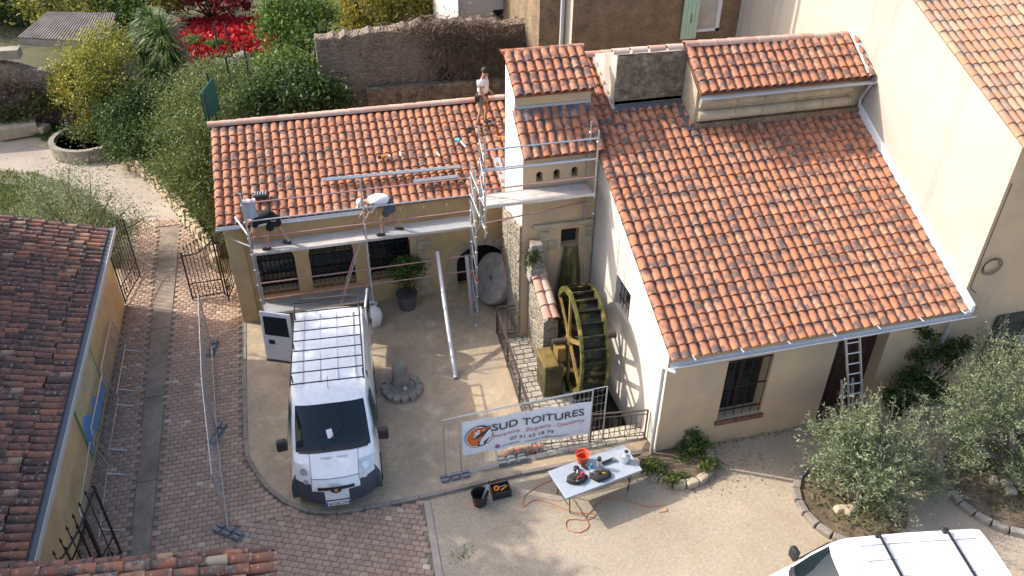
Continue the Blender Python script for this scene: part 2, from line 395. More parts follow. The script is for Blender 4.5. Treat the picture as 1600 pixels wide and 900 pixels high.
def rubble_mat(name, stone, mortar, sc):
    m, nt, b = _nodes(name)
    pos = nt.nodes.new('ShaderNodeNewGeometry').outputs['Position']
    mp = nt.nodes.new('ShaderNodeMapping'); mp.inputs['Scale'].default_value = (1, 1, 1.5); nt.links.new(pos, mp.inputs[0])
    nz = nt.nodes.new('ShaderNodeTexNoise'); nz.inputs['Scale'].default_value = 3; nt.links.new(mp.outputs[0], nz.inputs['Vector'])
    ad = N(nt, 'ShaderNodeVectorMath', operation='MULTIPLY_ADD'); ad.inputs[1].default_value = (.25, .25, .25); nt.links.new(nz.outputs['Color'], ad.inputs[0]); nt.links.new(mp.outputs[0], ad.inputs[2])
    vo = nt.nodes.new('ShaderNodeTexVoronoi'); vo.inputs['Scale'].default_value = sc; nt.links.new(ad.outputs[0], vo.inputs['Vector'])
    ve = nt.nodes.new('ShaderNodeTexVoronoi'); ve.feature = 'DISTANCE_TO_EDGE'; ve.inputs['Scale'].default_value = sc; nt.links.new(ad.outputs[0], ve.inputs['Vector'])
    er = ramp(nt, [(0.0, (0, 0, 0)), (0.22, (1, 1, 1))]); nt.links.new(ve.outputs['Distance'], er.inputs[0])
    hs = ramp(nt, [(0.2, tuple(x * .55 for x in stone)), (0.8, stone)]); nt.links.new(vo.outputs['Color'], hs.inputs[0])
    nl = noise(nt, pos, .6, 5, .6); pr = ramp(nt, [(.42, (0, 0, 0)), (.6, (1, 1, 1))]); nt.links.new(nl, pr.inputs[0])
    c1 = mixc(nt, mortar, hs.outputs[0], er.outputs[0]); c2 = mixc(nt, c1, tuple(x * .9 for x in mortar), pr.outputs[0])
    n2 = noise(nt, pos, 25, 4, .6); r2 = ramp(nt, [(.25, (.65, .65, .65)), (.75, (1.1, 1.1, 1.1))]); nt.links.new(n2, r2.inputs[0])
    col = mixc(nt, c2, r2.outputs[0], 1.0, 'MULTIPLY'); nt.links.new(col, b.inputs['Base Color']); b.inputs['Roughness'].default_value = .95
    hh = N(nt, 'ShaderNodeMath', operation='ADD'); nt.links.new(er.outputs[0], hh.inputs[0]); nt.links.new(n2, hh.inputs[1])
    bump(nt, hh.outputs[0], .8, .05, b); MATS[name] = m
rubble_mat('rubble', (0.25, 0.185, 0.14), (0.30, 0.235, 0.175), 6.0)
rubble_mat('rubble_light', (0.42, 0.36, 0.27), (0.36, 0.31, 0.24), 4.0)
def uneven_wall(name, O, L, d, tops, thick, m, parent=None, seg=40, rough=.05):
    O, d = Vector(O), Vector(d).normalized(); n_ = Vector((-d.y, d.x, 0)); mb = MB(); R = 8
    for i in range(seg + 1):
        u = i / seg; zt = np.interp(u, [a for a, _ in tops], [b for _, b in tops]) + random.uniform(-.08, .08)
        for j in range(R + 1): mb.v.append(O + d * (L * u) + n_ * (random.uniform(-rough, rough)) + Vector((0, 0, zt * j / R)))
        mb.v.append(O + d * (L * u) + n_ * (thick * .5) + Vector((0, 0, zt + random.uniform(.02, .12))))
        mb.v.append(O + d * (L * u) + n_ * thick + Vector((0, 0, zt))); mb.v.append(O + d * (L * u) + n_ * thick)
    k = R + 4
    mb.f = [(i * k + j, (i + 1) * k + j, (i + 1) * k + j + 1, i * k + j + 1) for i in range(seg) for j in range(k - 1)]
    mb.f += [tuple(range(k)), tuple(range(seg * k, seg * k + k))]
    return mb.build(name, m, parent)
def inside(p, poly):
    c = False; n = len(poly)
    for i in range(n):
        a, b = poly[i], poly[(i + 1) % n]
        if (a[1] > p[1]) != (b[1] > p[1]) and p[0] < (b[0] - a[0]) * (p[1] - a[1]) / (b[1] - a[1]) + a[0]: c = not c
    return c
def spline(pts, k=8):
    pts = [Vector(p) for p in pts]; out = []
    for i in range(len(pts) - 1):
        p0, p1, p2, p3 = pts[max(i - 1, 0)], pts[i], pts[i + 1], pts[min(i + 2, len(pts) - 1)]
        for j in range(k):
            t = j / k
            out.append(0.5 * ((2 * p1) + (p2 - p0) * t + (2 * p0 - 5 * p1 + 4 * p2 - p3) * t * t + (3 * p1 - p0 - 3 * p2 + p3) * t ** 3))
    out.append(pts[-1]); return out
def resample(pts, step):
    out = [pts[0].copy()]; acc = 0.0
    for a, b in zip(pts, pts[1:]):
        L = (b - a).length; d = step - acc
        while d <= L: out.append(a + (b - a) * (d / L)); d += step
        acc = (acc + L) % step
    return out

# ------------------------------------------------------------ ground
g = MB(); _o = [(-250, -150), (250, -150), (250, 350), (-250, 350)]; _h = [(5.74, 13.95), (7.115, 13.95), (7.115, 18.02), (5.74, 18.02)]   # the race pit is open
g.add([(x, y, 0) for x, y in _o + _h], tessellate_polygon([[Vector((x, y, 0)) for x, y in _o], [Vector((x, y, 0)) for x, y in _h]]))
struct(g.build('ground', 'sand'))
KERB = [Vector((-2.55, 20.75, 0)), G(385, 690), G(397, 733), G(420, 765), G(448, 787), G(480, 800), G(515, 803), G(560, 797), G(640, 783), G(740, 759), G(830, 738), Vector((7.1, 13.0, 0))]
kc = spline(KERB, 6)
yard = [(p.x, p.y) for p in kc] + [(7.1, 13.95), (5.73, 13.95), (5.73, 18.1), (5.15, 18.1), (5.15, 20.8), (-2.55, 20.8)]
courtyard = struct(MB().prism(yard, 0.0, 0.062).build('courtyard', 'courtyard'))
kr = struct(MB().tube([p + Vector((0, 0, -0.02)) for p in kc], 0.03, 4).build('kerb', 'concrete'))
ks = resample(kc, 0.62)
for a, b in zip(ks, ks[1:]):
    d = (b - a); L = d.length; m_ = (a + b) / 2
    MB().box(m_ + Vector((0, 0, 0.045)), (L - 0.012, 0.11, 0.075 + random.uniform(-.01, .012)), math.atan2(d.y, d.x)).build('kerb_stone', 'concrete', kr, bevel=0.012)
# paved lane
lane = [(-6.05, 8.5), (1.22, 8.5)] + [(G(680, 900).x, G(680, 900).y), (G(662, 784).x, G(662, 784).y)] + [(p.x, p.y) for p in reversed(kc) if p.x < G(662, 784).x - 0.05] + [(-2.6, 22.2), (-3.6, 24.2), (-4.55, 27.2), (-6.9, 27.9), (-6.3, 24.0), (-6.05, 22.4)]
paved = struct(MB().prism(lane, 0.0, 0.006).build('paved_lane', 'joint'))
PAV = tile_mat('paver_clay', [(0.0, (0.30, 0.21, 0.155)), (0.45, (0.37, 0.255, 0.188)), (0.85, (0.43, 0.298, 0.216)), (0.95, (0.47, 0.37, 0.27)), (1.0, (0.52, 0.43, 0.32))], (0.30, 0.23, 0.18), (0.5, 0.7))
def paver_mesh(a, b, h=0.03, c=0.006):
    x, y = a / 2, b / 2
    vs = [(-x, -y, 0), (x, -y, 0), (x, y, 0), (-x, y, 0), (-x, -y, h - c), (x, -y, h - c), (x, y, h - c), (-x, y, h - c), (-x + c, -y + c, h), (x - c, -y + c, h), (x - c, y - c, h), (-x + c, y - c, h)]
    fs = [(0, 1, 5, 4), (1, 2, 6, 5), (2, 3, 7, 6), (3, 0, 4, 7), (4, 5, 9, 8), (5, 6, 10, 9), (6, 7, 11, 10), (7, 4, 8, 11), (8, 9, 10, 11)]
    return vs, fs, vs
PA, PB = 0.192, 0.138
V_PAV = make_variants('paving_brick', *paver_mesh(PA - 0.008, PB - 0.008), PAV, 20, smooth=False)
S0, S1, S2, S3 = G(240, 480), G(270, 480), G(235, 860), G(205, 860)
def strip_x(y): 
    t = (y - S0.y) / (S3.y - S0.y); return S0.x + (S3.x - S0.x) * t, S1.x + (S2.x - S1.x) * t
pm = []
lane_in = lane
for r in range(int(19.5 / PB)):
    y = 8.55 + r * PB
    for c in range(int(7.4 / PA) + 1):
        x = -6.05 + c * PA + (PA / 2 if r % 2 else 0)
        if not inside((x, y), lane_in) or not inside((x + .08, y), lane_in) or not inside((x - .08, y), lane_in): continue
        if y < 13.2 and x > -2.75: continue
        a, b = strip_x(y)
        if a - 0.06 < x < b + 0.06 and y < 27: continue
        pm.append(Matrix.Translation((x, y, 0.004 + random.uniform(-.003, .002))) @ jit(0.02))
Rf = Matrix.Rotation(math.radians(-24), 3, 'Z')
for i in range(-40, 40):
    for j in range(-40, 40):
        p = Rf @ Vector((i * PA + (PA / 2 if j % 2 else 0), j * PB, 0)) + Vector((-0.5, 10.6, 0))
        if p.x > -2.72 and p.y < 13.2 and inside((p.x, p.y), lane_in) and inside((p.x + .06, p.y + .06), lane_in):
            pm.append(Matrix.Translation((p.x, p.y, 0.004 + random.uniform(-.003, .002))) @ Matrix.Rotation(math.radians(-24), 4, 'Z') @ jit(0.02))
lay('paving_brick', V_PAV, pm, paved, 300, 'far_paving_bricks', [1] * 18 + [0.5, 0.25])
mat('drain_concrete', (.33, .265, .205), .9, var=.2, scale=1.6, fine=50, mid=(8, .2))
yy = [9.0, 12.0, 15.0, 18.0, 21.0, 24.0, 26.8]
for a, b in zip(yy, yy[1:]):
    xa, xb = strip_x(a + .01), strip_x(b - .01)
    MB().extr([(xa[0], a + .01, 0.0), (xa[1], a + .01, 0), (xb[1], b - .01, 0), (xb[0], b - .01, 0)], (0, 0, 0.032)).build('drain_slab', 'drain_concrete', paved)
pth = [(-4.55, 27.2), (-6.35, 31.2), (-8, 32.6), (-10.3, 34.6), (-14, 36.6), (-22, 37.5), (-22, 33.5), (-13, 32.4), (-10.2, 31.2), (-8.2, 29.2), (-6.9, 27.9)]
struct(MB().prism(pth, 0.0, 0.012).build('garden_path', 'path'))
edge = MB().prism([(1.22, 8.5), (1.42, 8.5), (G(692, 900).x, G(692, 900).y), (G(672, 784).x, G(672, 784).y), (G(662, 784).x, G(662, 784).y), (G(680, 900).x, G(680, 900).y)], 0, 0.03)
struct(edge.build('paving_edge', 'path'))

# ------------------------------------------------------------ workshop (long low building)
YL, XL0, XT, XTR, YT, XLW, TB = 20.79, -2.53, 5.1, 7.10, 18.03, 7.1, 19.85
lw = thing('workshop', 'long low ochre workshop with arched windows and new single-pitch tiled roof', 'workshop', (1.4, 22.4, 0))
sl_ = (4.75 - 3.51) / (24.01 - 20.49)
def lz(y): return 3.43 + sl_ * (y - 20.49)
ops = []
for l, r, t, b in ((403, 467, 384, 452), (489, 557, 375, 442), (577, 643, 364, 425)):
    x0, x1 = PY(l, b, YL).x, PY(r, b - 8, YL).x
    ops.append((x0 - XL0, x1 - XL0, 0.92, 2.45, 0.42))
ops.append((3.85 - XL0, 5.3 - XL0, 0.02, 1.62, 0.5))
wall('front_wall', (XL0, YL, 0), (1, 0, 0), XLW - XL0, 3.4, MATS['ochre'], lw, ops, 0.32)
ytop = 24.2
wall('end_wall', (XL0, ytop, 0), (0, -1, 0), ytop - YL, 3.4, MATS['ochre'], lw, top=[(ytop - YL, lz(YL) - .02), (0, lz(ytop) - .02)])
wall('rear_wall', (7.1, ytop, 0), (-1, 0, 0), 7.1 - XL0, lz(ytop) - .02, MATS['ochre'], lw)
MB().mm((XL0 - 0.03, YL - 0.14, 0), (XL0 + 0.42, YL - 0.001, 3.36)).build('pier', 'ochre', lw, bevel=0.015)
for i, (u0, u1, v0, v1, ar) in enumerate(ops):
    x0, x1 = XL0 + u0, XL0 + u1
    if i < 3:
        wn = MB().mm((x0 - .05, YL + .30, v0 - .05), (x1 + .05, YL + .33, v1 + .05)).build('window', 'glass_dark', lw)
        for k in range(9):
            x = x0 + (x1 - x0) * (k + .5) / 9
            MB().rod((x, YL + .10, v0), (x, YL + .10, v1 - .06 - .3 * abs(k - 4) / 4), 0.009, n=6).build('grille_bar', 'iron', wn)
        for z in (v0 + .3, v0 + .75, v0 + 1.1): MB().mm((x0, YL + .09, z - .012), (x1, YL + .11, z + .012)).build('grille_rail', 'iron', wn)
        for k in range(6):
            xx = x0 + (x1 - x0) * k / 6
            MB().mm((xx + .006, YL - .05, v0 - .07), (xx + (x1 - x0) / 6 - .006, YL + .3, v0 - .002)).build('sill_brick', 'brick_red', wn)
    else:
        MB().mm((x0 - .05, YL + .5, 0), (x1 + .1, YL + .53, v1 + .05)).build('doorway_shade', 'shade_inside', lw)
# stone quoins and the arch ring round the old doorway
for k in range(7):
    w_ = 0.42 if k % 2 else 0.28
    MB().box((2.66 + w_ / 2, YL - .012, 0.2 + k * 0.33), (w_ - .02, .05, 0.31), 0).build('quoin', 'pale_stone', lw, bevel=0.012)
for k in range(9):
    t = math.pi * (k + .5) / 9
    c = Vector((4.575 - math.cos(t) * 0.86, YL - .015, 0.98 + math.sin(t) * 0.74))
    MB().box(c, (0.27, .06, 0.26), rot=Euler((0, math.pi / 2 - t if False else t - math.pi / 2, 0))).build('arch_stone', 'pale_stone', lw, bevel=0.012)
for k in range(3):
    MB().box((3.68, YL - .013, 0.17 + k * .32), (.28, .05, .3)).build('arch_stone', 'pale_stone', lw, bevel=0.012)
rf = MB().extr([(XL0 - .15, 20.55, lz(20.55) - .05), (XLW, 20.55, lz(20.55) - .05), (XLW, 24.3, lz(24.3) - .05), (XL0 - .15, 24.3, lz(24.3) - .05)], (0, 0, 0.05)).build('roof', 'brick_red', lw)
th = math.atan(sl_)
tiles_on(rf, (-2.71, 20.46, lz(20.46) + 0.015), (1, 0, 0), (0, math.cos(th), math.sin(th)), 41, 11, keep=lambda P: P.x < XLW - .1, limit=330)
ridge_row(rf, (-2.78, 24.12, lz(24.12) + 0.06), (7.1, 24.12, lz(24.12) + 0.06))
ms = []
for c in range(41): ms.append(frame((7.1 - c * TW, 24.5, lz(24.12) - .10), (-1, 0, 0), (0, -1, .4)) @ jit(.03))
lay('rear_tile', V_RIDGE, ms, rf)
MB().extr([(5.2, 20.6, lz(20.6) + .11), (5.42, 20.6, lz(20.6) + .11), (5.42, 21.7, lz(21.7) + .11), (5.2, 21.7, lz(21.7) + .11)], (0, 0, .015)).build('corner_flashing', 'new_zinc', rf)
# zinc gutter being fitted along part of the eave, bare brackets beyond it
def half_gutter(name, A, B, r, m, parent, th=0.006):
    A, B = Vector(A), Vector(B); d = (B - A).normalized(); s = d.cross(Vector((0, 0, 1))).normalized(); n = 8; vs = []; fs = []
    for p in (A, B):
        for rr in (r, r - th):
            for k in range(n + 1):
                t = math.pi * k / n; vs.append(p + s * (-rr * math.cos(t)) + Vector((0, 0, -rr * math.sin(t))))
    m1 = n + 1
    for k in range(n):
        fs += [(k, k + 1, 2 * m1 + k + 1, 2 * m1 + k), (m1 + k, m1 + k + 1, 3 * m1 + k + 1, 3 * m1 + k), (k, k + 1, m1 + k + 1, m1 + k), (2 * m1 + k, 2 * m1 + k + 1, 3 * m1 + k + 1, 3 * m1 + k)]
    fs += [(0, m1, 3 * m1, 2 * m1), (n, m1 + n, 3 * m1 + n, 2 * m1 + n)]
    mb = MB().add(vs, fs); mb.tube([A + s * (r + .004), B + s * (r + .004)], 0.009, 6)
    return mb.build(name, m, parent)
half_gutter('gutter', (-2.72, 20.38, 3.44), (1.25, 20.38, 3.44), 0.085, 'new_zinc', lw)
for k in range(12):
    x = -2.4 + k * 0.66
    if x < 4.9: MB().tube([(x, 20.5, 3.40), (x, 20.42, 3.37), (x, 20.33, 3.35), (x, 20.28, 3.41)], 0.010, 5).build('gutter_bracket', 'new_zinc', lw)

# ------------------------------------------------------------ tower with two small roofs
tw = thing('pigeon_tower', 'narrow rendered tower with pigeon holes and two stepped tiled roofs', 'tower', (6.3, 20.2, 0))
ze, zb, zu, zr = PX(818, 244, XT).z, PX(804, 177, XT).z, PX(804, 146, XT).z, PX(789, 86, XT).z
yb, yr = PX(804, 177, XT).y, PX(789, 86, XT).y
hol = []
for px_, py_ in ((843, 276), (870, 272), (898, 268)):
    p = PY(px_, py_, YT); hol.append((p.x - XT - .085, p.x - XT + .085, p.z - .14, p.z + .14, 0.09))
zs = PY(890, 362, YT).z; sp0, sp1 = PY(877, 362, YT).x - XT, PY(905, 362, YT).x - XT
wall('front_wall', (XT, YT, 0), (1, 0, 0), XTR - XT, ze - .02, MATS['beige'], tw, hol + [(sp0, sp1, zs - .45, zs + .1, 0)], 0.3)
MB().mm((XT + .2, YT, -1.3), (XTR, YT + .2, -.003)).build('footing', 'moss_stone', tw)
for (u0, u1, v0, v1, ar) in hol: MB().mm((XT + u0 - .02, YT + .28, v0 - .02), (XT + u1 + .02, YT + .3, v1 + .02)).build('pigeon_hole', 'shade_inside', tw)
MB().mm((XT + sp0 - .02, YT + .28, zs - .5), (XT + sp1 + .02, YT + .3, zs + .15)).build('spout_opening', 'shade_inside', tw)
wall('side_wall', (XT, TB, 0), (0, -1, 0), TB - YT, zr, MATS['limewash'], tw, top=[(TB - YT, ze - .02), (TB - yb, zb), (TB - yb + .001, zu), (TB - yr, zr - .04), (0, zr - .04)])
wall('side_wall', (XTR, YT, 0), (0, 1, 0), TB - YT, zr, MATS['beige'], tw, top=[(TB - YT, zr - .04), (yr - YT, zr - .04), (yb - YT + .001, zu), (yb - YT, zb), (0, ze - .02)])
wall('upper_wall', (XT, yb, zb - .5), (1, 0, 0), XTR - XT, zu - zb + .5, MATS['beige'], tw)
wall('rear_wall', (XTR, TB, 0), (-1, 0, 0), XTR - XT, zr - .05, MATS['beige'], tw)
for nm, (y0, z0, y1, z1), rows in (('lower_roof', (YT - .22, ze - .06, yb, zb - .02), None), ('upper_roof', (yb - .2, zu - .06, yr, zr - .02), None)):
    a = math.atan2(z1 - z0, y1 - y0); Ls = math.hypot(z1 - z0, y1 - y0)
    o = MB().extr([(XT - .03, y0 + .06, z0), (XTR + .03, y0 + .06, z0), (XTR + .03, y1, z1), (XT - .03, y1, z1)], (0, 0, .05)).build(nm, 'brick_red', tw)
    nr = max(2, round(Ls / TL)); nc = 9
    tiles_on(o, (XT - .06, y0, z0 + .06), (1, 0, 0), (0, math.cos(a), math.sin(a)), nc, nr, W=(XTR - XT + .12) / nc, L=Ls / nr)
    if nm == 'upper_roof': ridge_row(o, (XT - .1, yr + .05, zr + .04), (XTR + .1, yr + .05, zr + .04), V_RIDGE_O)
    else:
        fl = MB()
        for k in range(29):
            u = XT + (XTR - XT) * k / 28
            fl.v += [(u, y1 - .30, z1 - .30 * math.tan(a) + .125 + .045 * math.cos(k * math.pi * 0.5)), (u, y1 - .005, z1 + .15)]
        fl.f = [(2 * k, 2 * k + 2, 2 * k + 3, 2 * k + 1) for k in range(28)]
        fl.build('lead_flashing', 'lead', o); MB().mm((XT - .02, y1 - .03, z1 + .12), (XTR, y1 - .004, z1 + .20)).build('flashing_strip', 'pvc_grey', o)
uneven_wall('rubble_facing', (XT - .005, TB, 0), TB - YT + .02, (0, -1, 0), [(0, 3.2), (.5, 3.5), (1, 3.7)], -.06, 'rubble_light', tw, 14, .012)
# ashlar courses round the spout, and the mossy chute
random.seed(3)
for r in range(11):
    z0 = zs + .12 - (r + 1) * 0.3; x = XT + .45
    while x < XTR - .02:
        w_ = random.uniform(.26, .42); x1 = min(x + w_, XTR - .015)
        if not (x1 > XT + sp0 - .02 and x < XT + sp1 + .02): MB().mm((x + .006, YT - .035, z0 + .006), (x1 - .006, YT - .002, z0 + .294)).build('ashlar_block', 'pale_stone', tw, bevel=0.008)
        x = x1
MB().mm((XT + .3, YT - .14, zs + .25), (XTR - .05, YT - .003, zs + .37)).build('stone_band', 'pale_stone', tw, bevel=0.03)
ch = MB()
for k in range(9):
    t = k / 8; z = zs - .4 - 2.2 * t; wv = 0.20 + .22 * t; xc = XT + (sp0 + sp1) / 2 + .03
    for s in (-1, -.4, 0, .4, 1): ch.v.append((xc + s * wv + random.uniform(-.02, .02), YT - .05 - .14 * (1 - s * s) - .06 * t, z))
ch.f = [(k * 5 + i, k * 5 + i + 1, k * 5 + i + 6, k * 5 + i + 5) for k in range(8) for i in range(4)]
mat('moss_wet', (0.11, 0.10, 0.03), 0.5, var=0.4, scale=4.0, c2=(0.05, 0.045, 0.02), fine=20.0, bmp=0.8, bdist=0.03, spec=0.6, stain=((0.20, 0.19, 0.05), (9, 9, 0.8), 0.52, 0.62))
ch.build('mossy_runoff', 'moss_wet', tw, smooth=True)

# ------------------------------------------------------------ mill house (big roof)
YR, XW, XE, XB = 12.9, 7.12, 7.0, 14.71
rh = thing('mill_house', 'low mill house with large new terracotta roof and white side wall', 'house', (10.9, 15.8, 0))
s_r = 0.461
def rz_(y): return 3.25 + s_r * (y - 12.6)
wx0, wx1 = PY(1139, 565, YR).x, PY(1211, 552, YR).x; dx0, dx1 = PY(1311, 533, YR).x, PY(1420, 505, YR).x - .45
wall('front_wall', (XW, YR, 0), (1, 0, 0), XB - XW, 3.24, MATS['beige'], rh, [(wx0 - XW, wx1 - XW, 0.78, 2.66, 0), (dx0 - XW, dx1 - XW, 0.10, 2.72, 0)], 0.42)
sw0, sw1 = PX(985, 470, XW).y, PX(962, 450, XW).y
wall('white_side_wall', (XW, 20.9, -1.3), (0, -1, 0), 20.9 - YR, 3.2, MATS['limewash'], rh, [(20.9 - sw1, 20.9 - sw0, 3.55, 4.45, 0)], 0.4, top=[(20.9 - YR, rz_(YR) + 1.28), (0, rz_(20.9) + 1.28)])
wn = MB().mm((XW + .34, sw0 - .05, 2.2), (XW + .37, sw1 + .05, 3.2)).build('side_window', 'glass_dark', rh)
for k in range(5):
    y = sw0 + (sw1 - sw0) * (k + .5) / 5; MB().rod((XW + .12, y, 2.25), (XW + .12, y, 3.15), .011, n=6).build('grille_bar', 'iron', wn)
for z in (2.5, 2.9): MB().mm((XW + .11, sw0, z - .012), (XW + .13, sw1, z + .012)).build('grille_rail', 'iron', wn)
fw = MB().mm((wx0 - .05, YR + .38, .7), (wx1 + .05, YR + .41, 2.7)).build('front_window', 'glass_dark', rh)
for k in range(6):
    x = wx0 + .02 + (wx1 - wx0 - .04) * k / 5; MB().rod((x, YR + .08, .78), (x, YR + .08, 2.66), .011, n=6).build('grille_bar', 'iron', fw)
for z in (1.0, 1.75, 2.55): MB().mm((wx0, YR + .065, z - .014), (wx1, YR + .095, z + .014)).build('grille_rail', 'iron', fw)
MB().mm((wx0 + .05, YR + .34, .8), (wx0 + .11, YR + .379, 2.6)).build('window_frame', 'dark_wood', fw); MB().mm(((wx0 + wx1) / 2 - .03, YR + .34, .8), ((wx0 + wx1) / 2 + .03, YR + .379, 2.6)).build('window_frame', 'dark_wood', fw)
for k in range(7):
    a = wx0 - .06 + (wx1 - wx0 + .12) * k / 7; MB().mm((a + .005, YR - .07, .66), (a + (wx1 - wx0 + .12) / 7 - .005, YR + .36, .775)).build('sill_brick', 'brick_red', fw, bevel=.006)
dr = MB().mm((dx0 - .02, YR + .38, .05), (dx1 + .02, YR + .41, 2.75)).build('door', 'dark_wood', rh)
for k in range(7):
    a = dx0 + (dx1 - dx0) * k / 7; MB().mm((a + .008, YR + .345, .14), (a + (dx1 - dx0) / 7 - .008, YR + .379, 2.68)).build('door_plank', 'dark_wood', dr)
MB().rod((dx0 + .35, YR + .33, 1.1), (dx0 + .35, YR + .29, 1.1), .025, n=8).build('door_handle', 'iron', dr)
MB().mm((dx0 + .01, YR + .0, .0), (dx1 - .01, YR + .345, .125)).build('threshold', 'brick_red', rh)
MB().mm((dx0 - .25, YR - .55, 0), (dx1 + .35, YR - .004, .10)).build('door_step', 'concrete', rh, bevel=.015)
wall('rear_wall', (XB, 20.9, 0), (-1, 0, 0), XB - XW, 7.0, MATS['beige'], rh)
rf = MB().extr([(XE + .03, 12.66, rz_(12.66) - .05), (XB - .02, 12.66, rz_(12.66) - .05), (XB - .02, 20.9, rz_(20.9) - .05), (XTR + .005, 20.9, rz_(20.9) - .05), (XTR + .005, YT - .02, rz_(YT) - .05), (XE + .03, YT - .02, rz_(YT) - .05)], (0, 0, .05)).build('main_roof', 'brick_red', rh)
a = math.atan(s_r)
def keep(P):
    y, x = P.y, P.x + TW / 2
    if x < XTR and y > YT - .1: return False
    if x < 7.85: return y < 20.7
    if x < 9.75: return y < 19.0
    return y < 18.2
tiles_on(rf, (XE, 12.58, rz_(12.58) + .015), (1, 0, 0), (0, math.cos(a), math.sin(a)), 33, 28, keep, limit=300)
ridge_row(rf, (XTR + .05, 20.9, rz_(20.9) + .06), (9.85, 20.9, rz_(20.9) + .06))
half_gutter('gutter', (XE - .02, 12.48, 3.22), (XB + .02, 12.48, 3.22), 0.09, 'zinc', rh)
for k in range(7): MB().box((XE + .5 + k * 1.15, 12.50, 3.335), (.03, .2, .012)).build('gutter_bracket', 'new_zinc', rh)
dp = [(XE + .12, 12.48, 3.12), (XE + .12, 12.50, 3.0), (XE + .02, 12.7, 2.93), (XE + .0, 12.84, 2.86), (XE + .0, 12.86, 2.7), (XE + .0, 12.86, .1)]
MB().tube(spline(dp[:5], 5) + [Vector(dp[5])], .045, 10).build('downpipe', 'zinc', rh, smooth='auto')
MB().tube([(XB - .25, 12.5, 3.14), (XB - .25, 12.78, 2.9), (XB - .25, 12.82, .1)], .045, 10).build('downpipe', 'zinc', rh, smooth='auto')
# zinc flashings
def slope_strip(name, x0, x1, y0, y1, lift, m, parent, t=.012): 
    return MB().extr([(x0, y0, rz_(y0) + lift), (x1, y0, rz_(y0) + lift), (x1, y1, rz_(y1) + lift), (x0, y1, rz_(y1) + lift)], (0, 0, t)).build(name, m, parent)
slope_strip('wall_flashing', XB - .24, XB - .10, 12.5, 18.3, .075, 'new_zinc', rf)
MB().extr([(XB - .10, 12.5, rz_(12.5) + .06), (XB - .10, 18.3, rz_(18.3) + .06), (XB - .10, 18.3, rz_(18.3) + .27), (XB - .10, 12.5, rz_(12.5) + .27)], (.085, 0, 0)).build('wall_flashing', 'white_paint', rf)
slope_strip('valley_flashing', 7.77, 7.86, 19.05, 20.8, .115, 'new_zinc', rf)
slope_strip('top_flashing', 7.8, 9.74, 18.98, 19.19, .115, 'lead', rf); MB().mm((7.84, 19.16, rz_(19.19) + .13), (9.74, 19.199, rz_(19.19) + .21)).build('flashing_strip', 'pvc_grey', rf)
slope_strip('side_flashing', 9.55, 9.76, 18.2, 19.2, .10, 'lead', rf)
# the raised block and the upper roof behind
MB().add([(7.85, 19.2, 5.9), (9.76, 19.2, 5.9), (9.76, 19.2, 7.70), (7.85, 19.2, 7.72), (7.85, 20.85, 5.9), (9.76, 20.85, 5.9), (9.76, 20.85, 7.2), (7.85, 20.85, 7.2)],
         [(3, 2, 6, 7), (0, 3, 7, 4), (1, 5, 6, 2), (4, 7, 6, 5)]).build('raised_block', 'pale_render', rh)
MB().mm((7.853, 19.16, 6.0), (9.76, 19.195, 7.70)).build('crusted_wall', 'dark_crust', rh)
ridge_row(rh, (7.75, 19.32, 7.74), (9.72, 19.32, 7.74), name='coping_tile')
MB().add([(9.77, 18.35, 5.6), (XB, 18.35, 5.6), (XB, 18.35, 6.95), (9.77, 18.35, 6.95), (9.77, 19.4, 5.6), (XB, 19.4, 5.6), (XB, 19.4, 7.62), (9.77, 19.4, 7.62)],
         [(0, 1, 2, 3), (0, 3, 7, 4), (4, 7, 6, 5)]).build('upper_wall', 'pale_stone', rh)
for row, (z, r_) in enumerate(((6.25, .15), (6.6, .13))):
    x = 9.85
    while x < XB - .45:
        L = min(random.uniform(.75, 1.05), XB - .4 - x)
        MB().lathe([(r_ * .93, 0), (r_, .03), (r_, L - .04), (r_ * .93, L - .01)], (x, 18.33, z), 12, (1, 0, 0)).build('stone_moulding', 'pale_stone', rh, smooth='auto'); x += L
MB().mm((9.8, 18.20, 5.93), (XB, 18.352, 6.08)).build('mortar_fillet', 'rough_render', rh)
uo = MB().extr([(9.75, 18.12, 6.90), (XB - .02, 18.12, 6.90), (XB - .02, 19.3, 7.62), (9.75, 19.3, 7.62)], (0, 0, .05)).build('upper_roof', 'brick_red', rh)
a2 = math.atan2(7.70 - 6.95, 19.28 - 18.05)
tiles_on(uo, (9.72, 18.05, 6.98), (1, 0, 0), (0, math.cos(a2), math.sin(a2)), 21, 4, L=.36, limit=90)
ridge_row(uo, (9.7, 19.3, 7.80), (XB - .02, 19.3, 7.70))
half_gutter('upper_gutter', (9.70, 17.97, 6.89), (XB, 17.97, 6.89), .075, 'zinc', uo)
MB().tube([(XB - .12, 17.97, 6.83), (XB - .12, 18.1, 6.6), (XB - .12, 18.25, 6.3), (XB - .12, 18.2, 6.08)], .04, 8).build('upper_downpipe', 'zinc', uo, smooth='auto')
MB().extr([(XB - .22, 18.1, 7.08), (XB - .02, 18.1, 7.08), (XB - .02, 19.35, 7.86), (XB - .22, 19.35, 7.86)], (0, 0, .02)).build('wall_flashing', 'white_paint', uo)
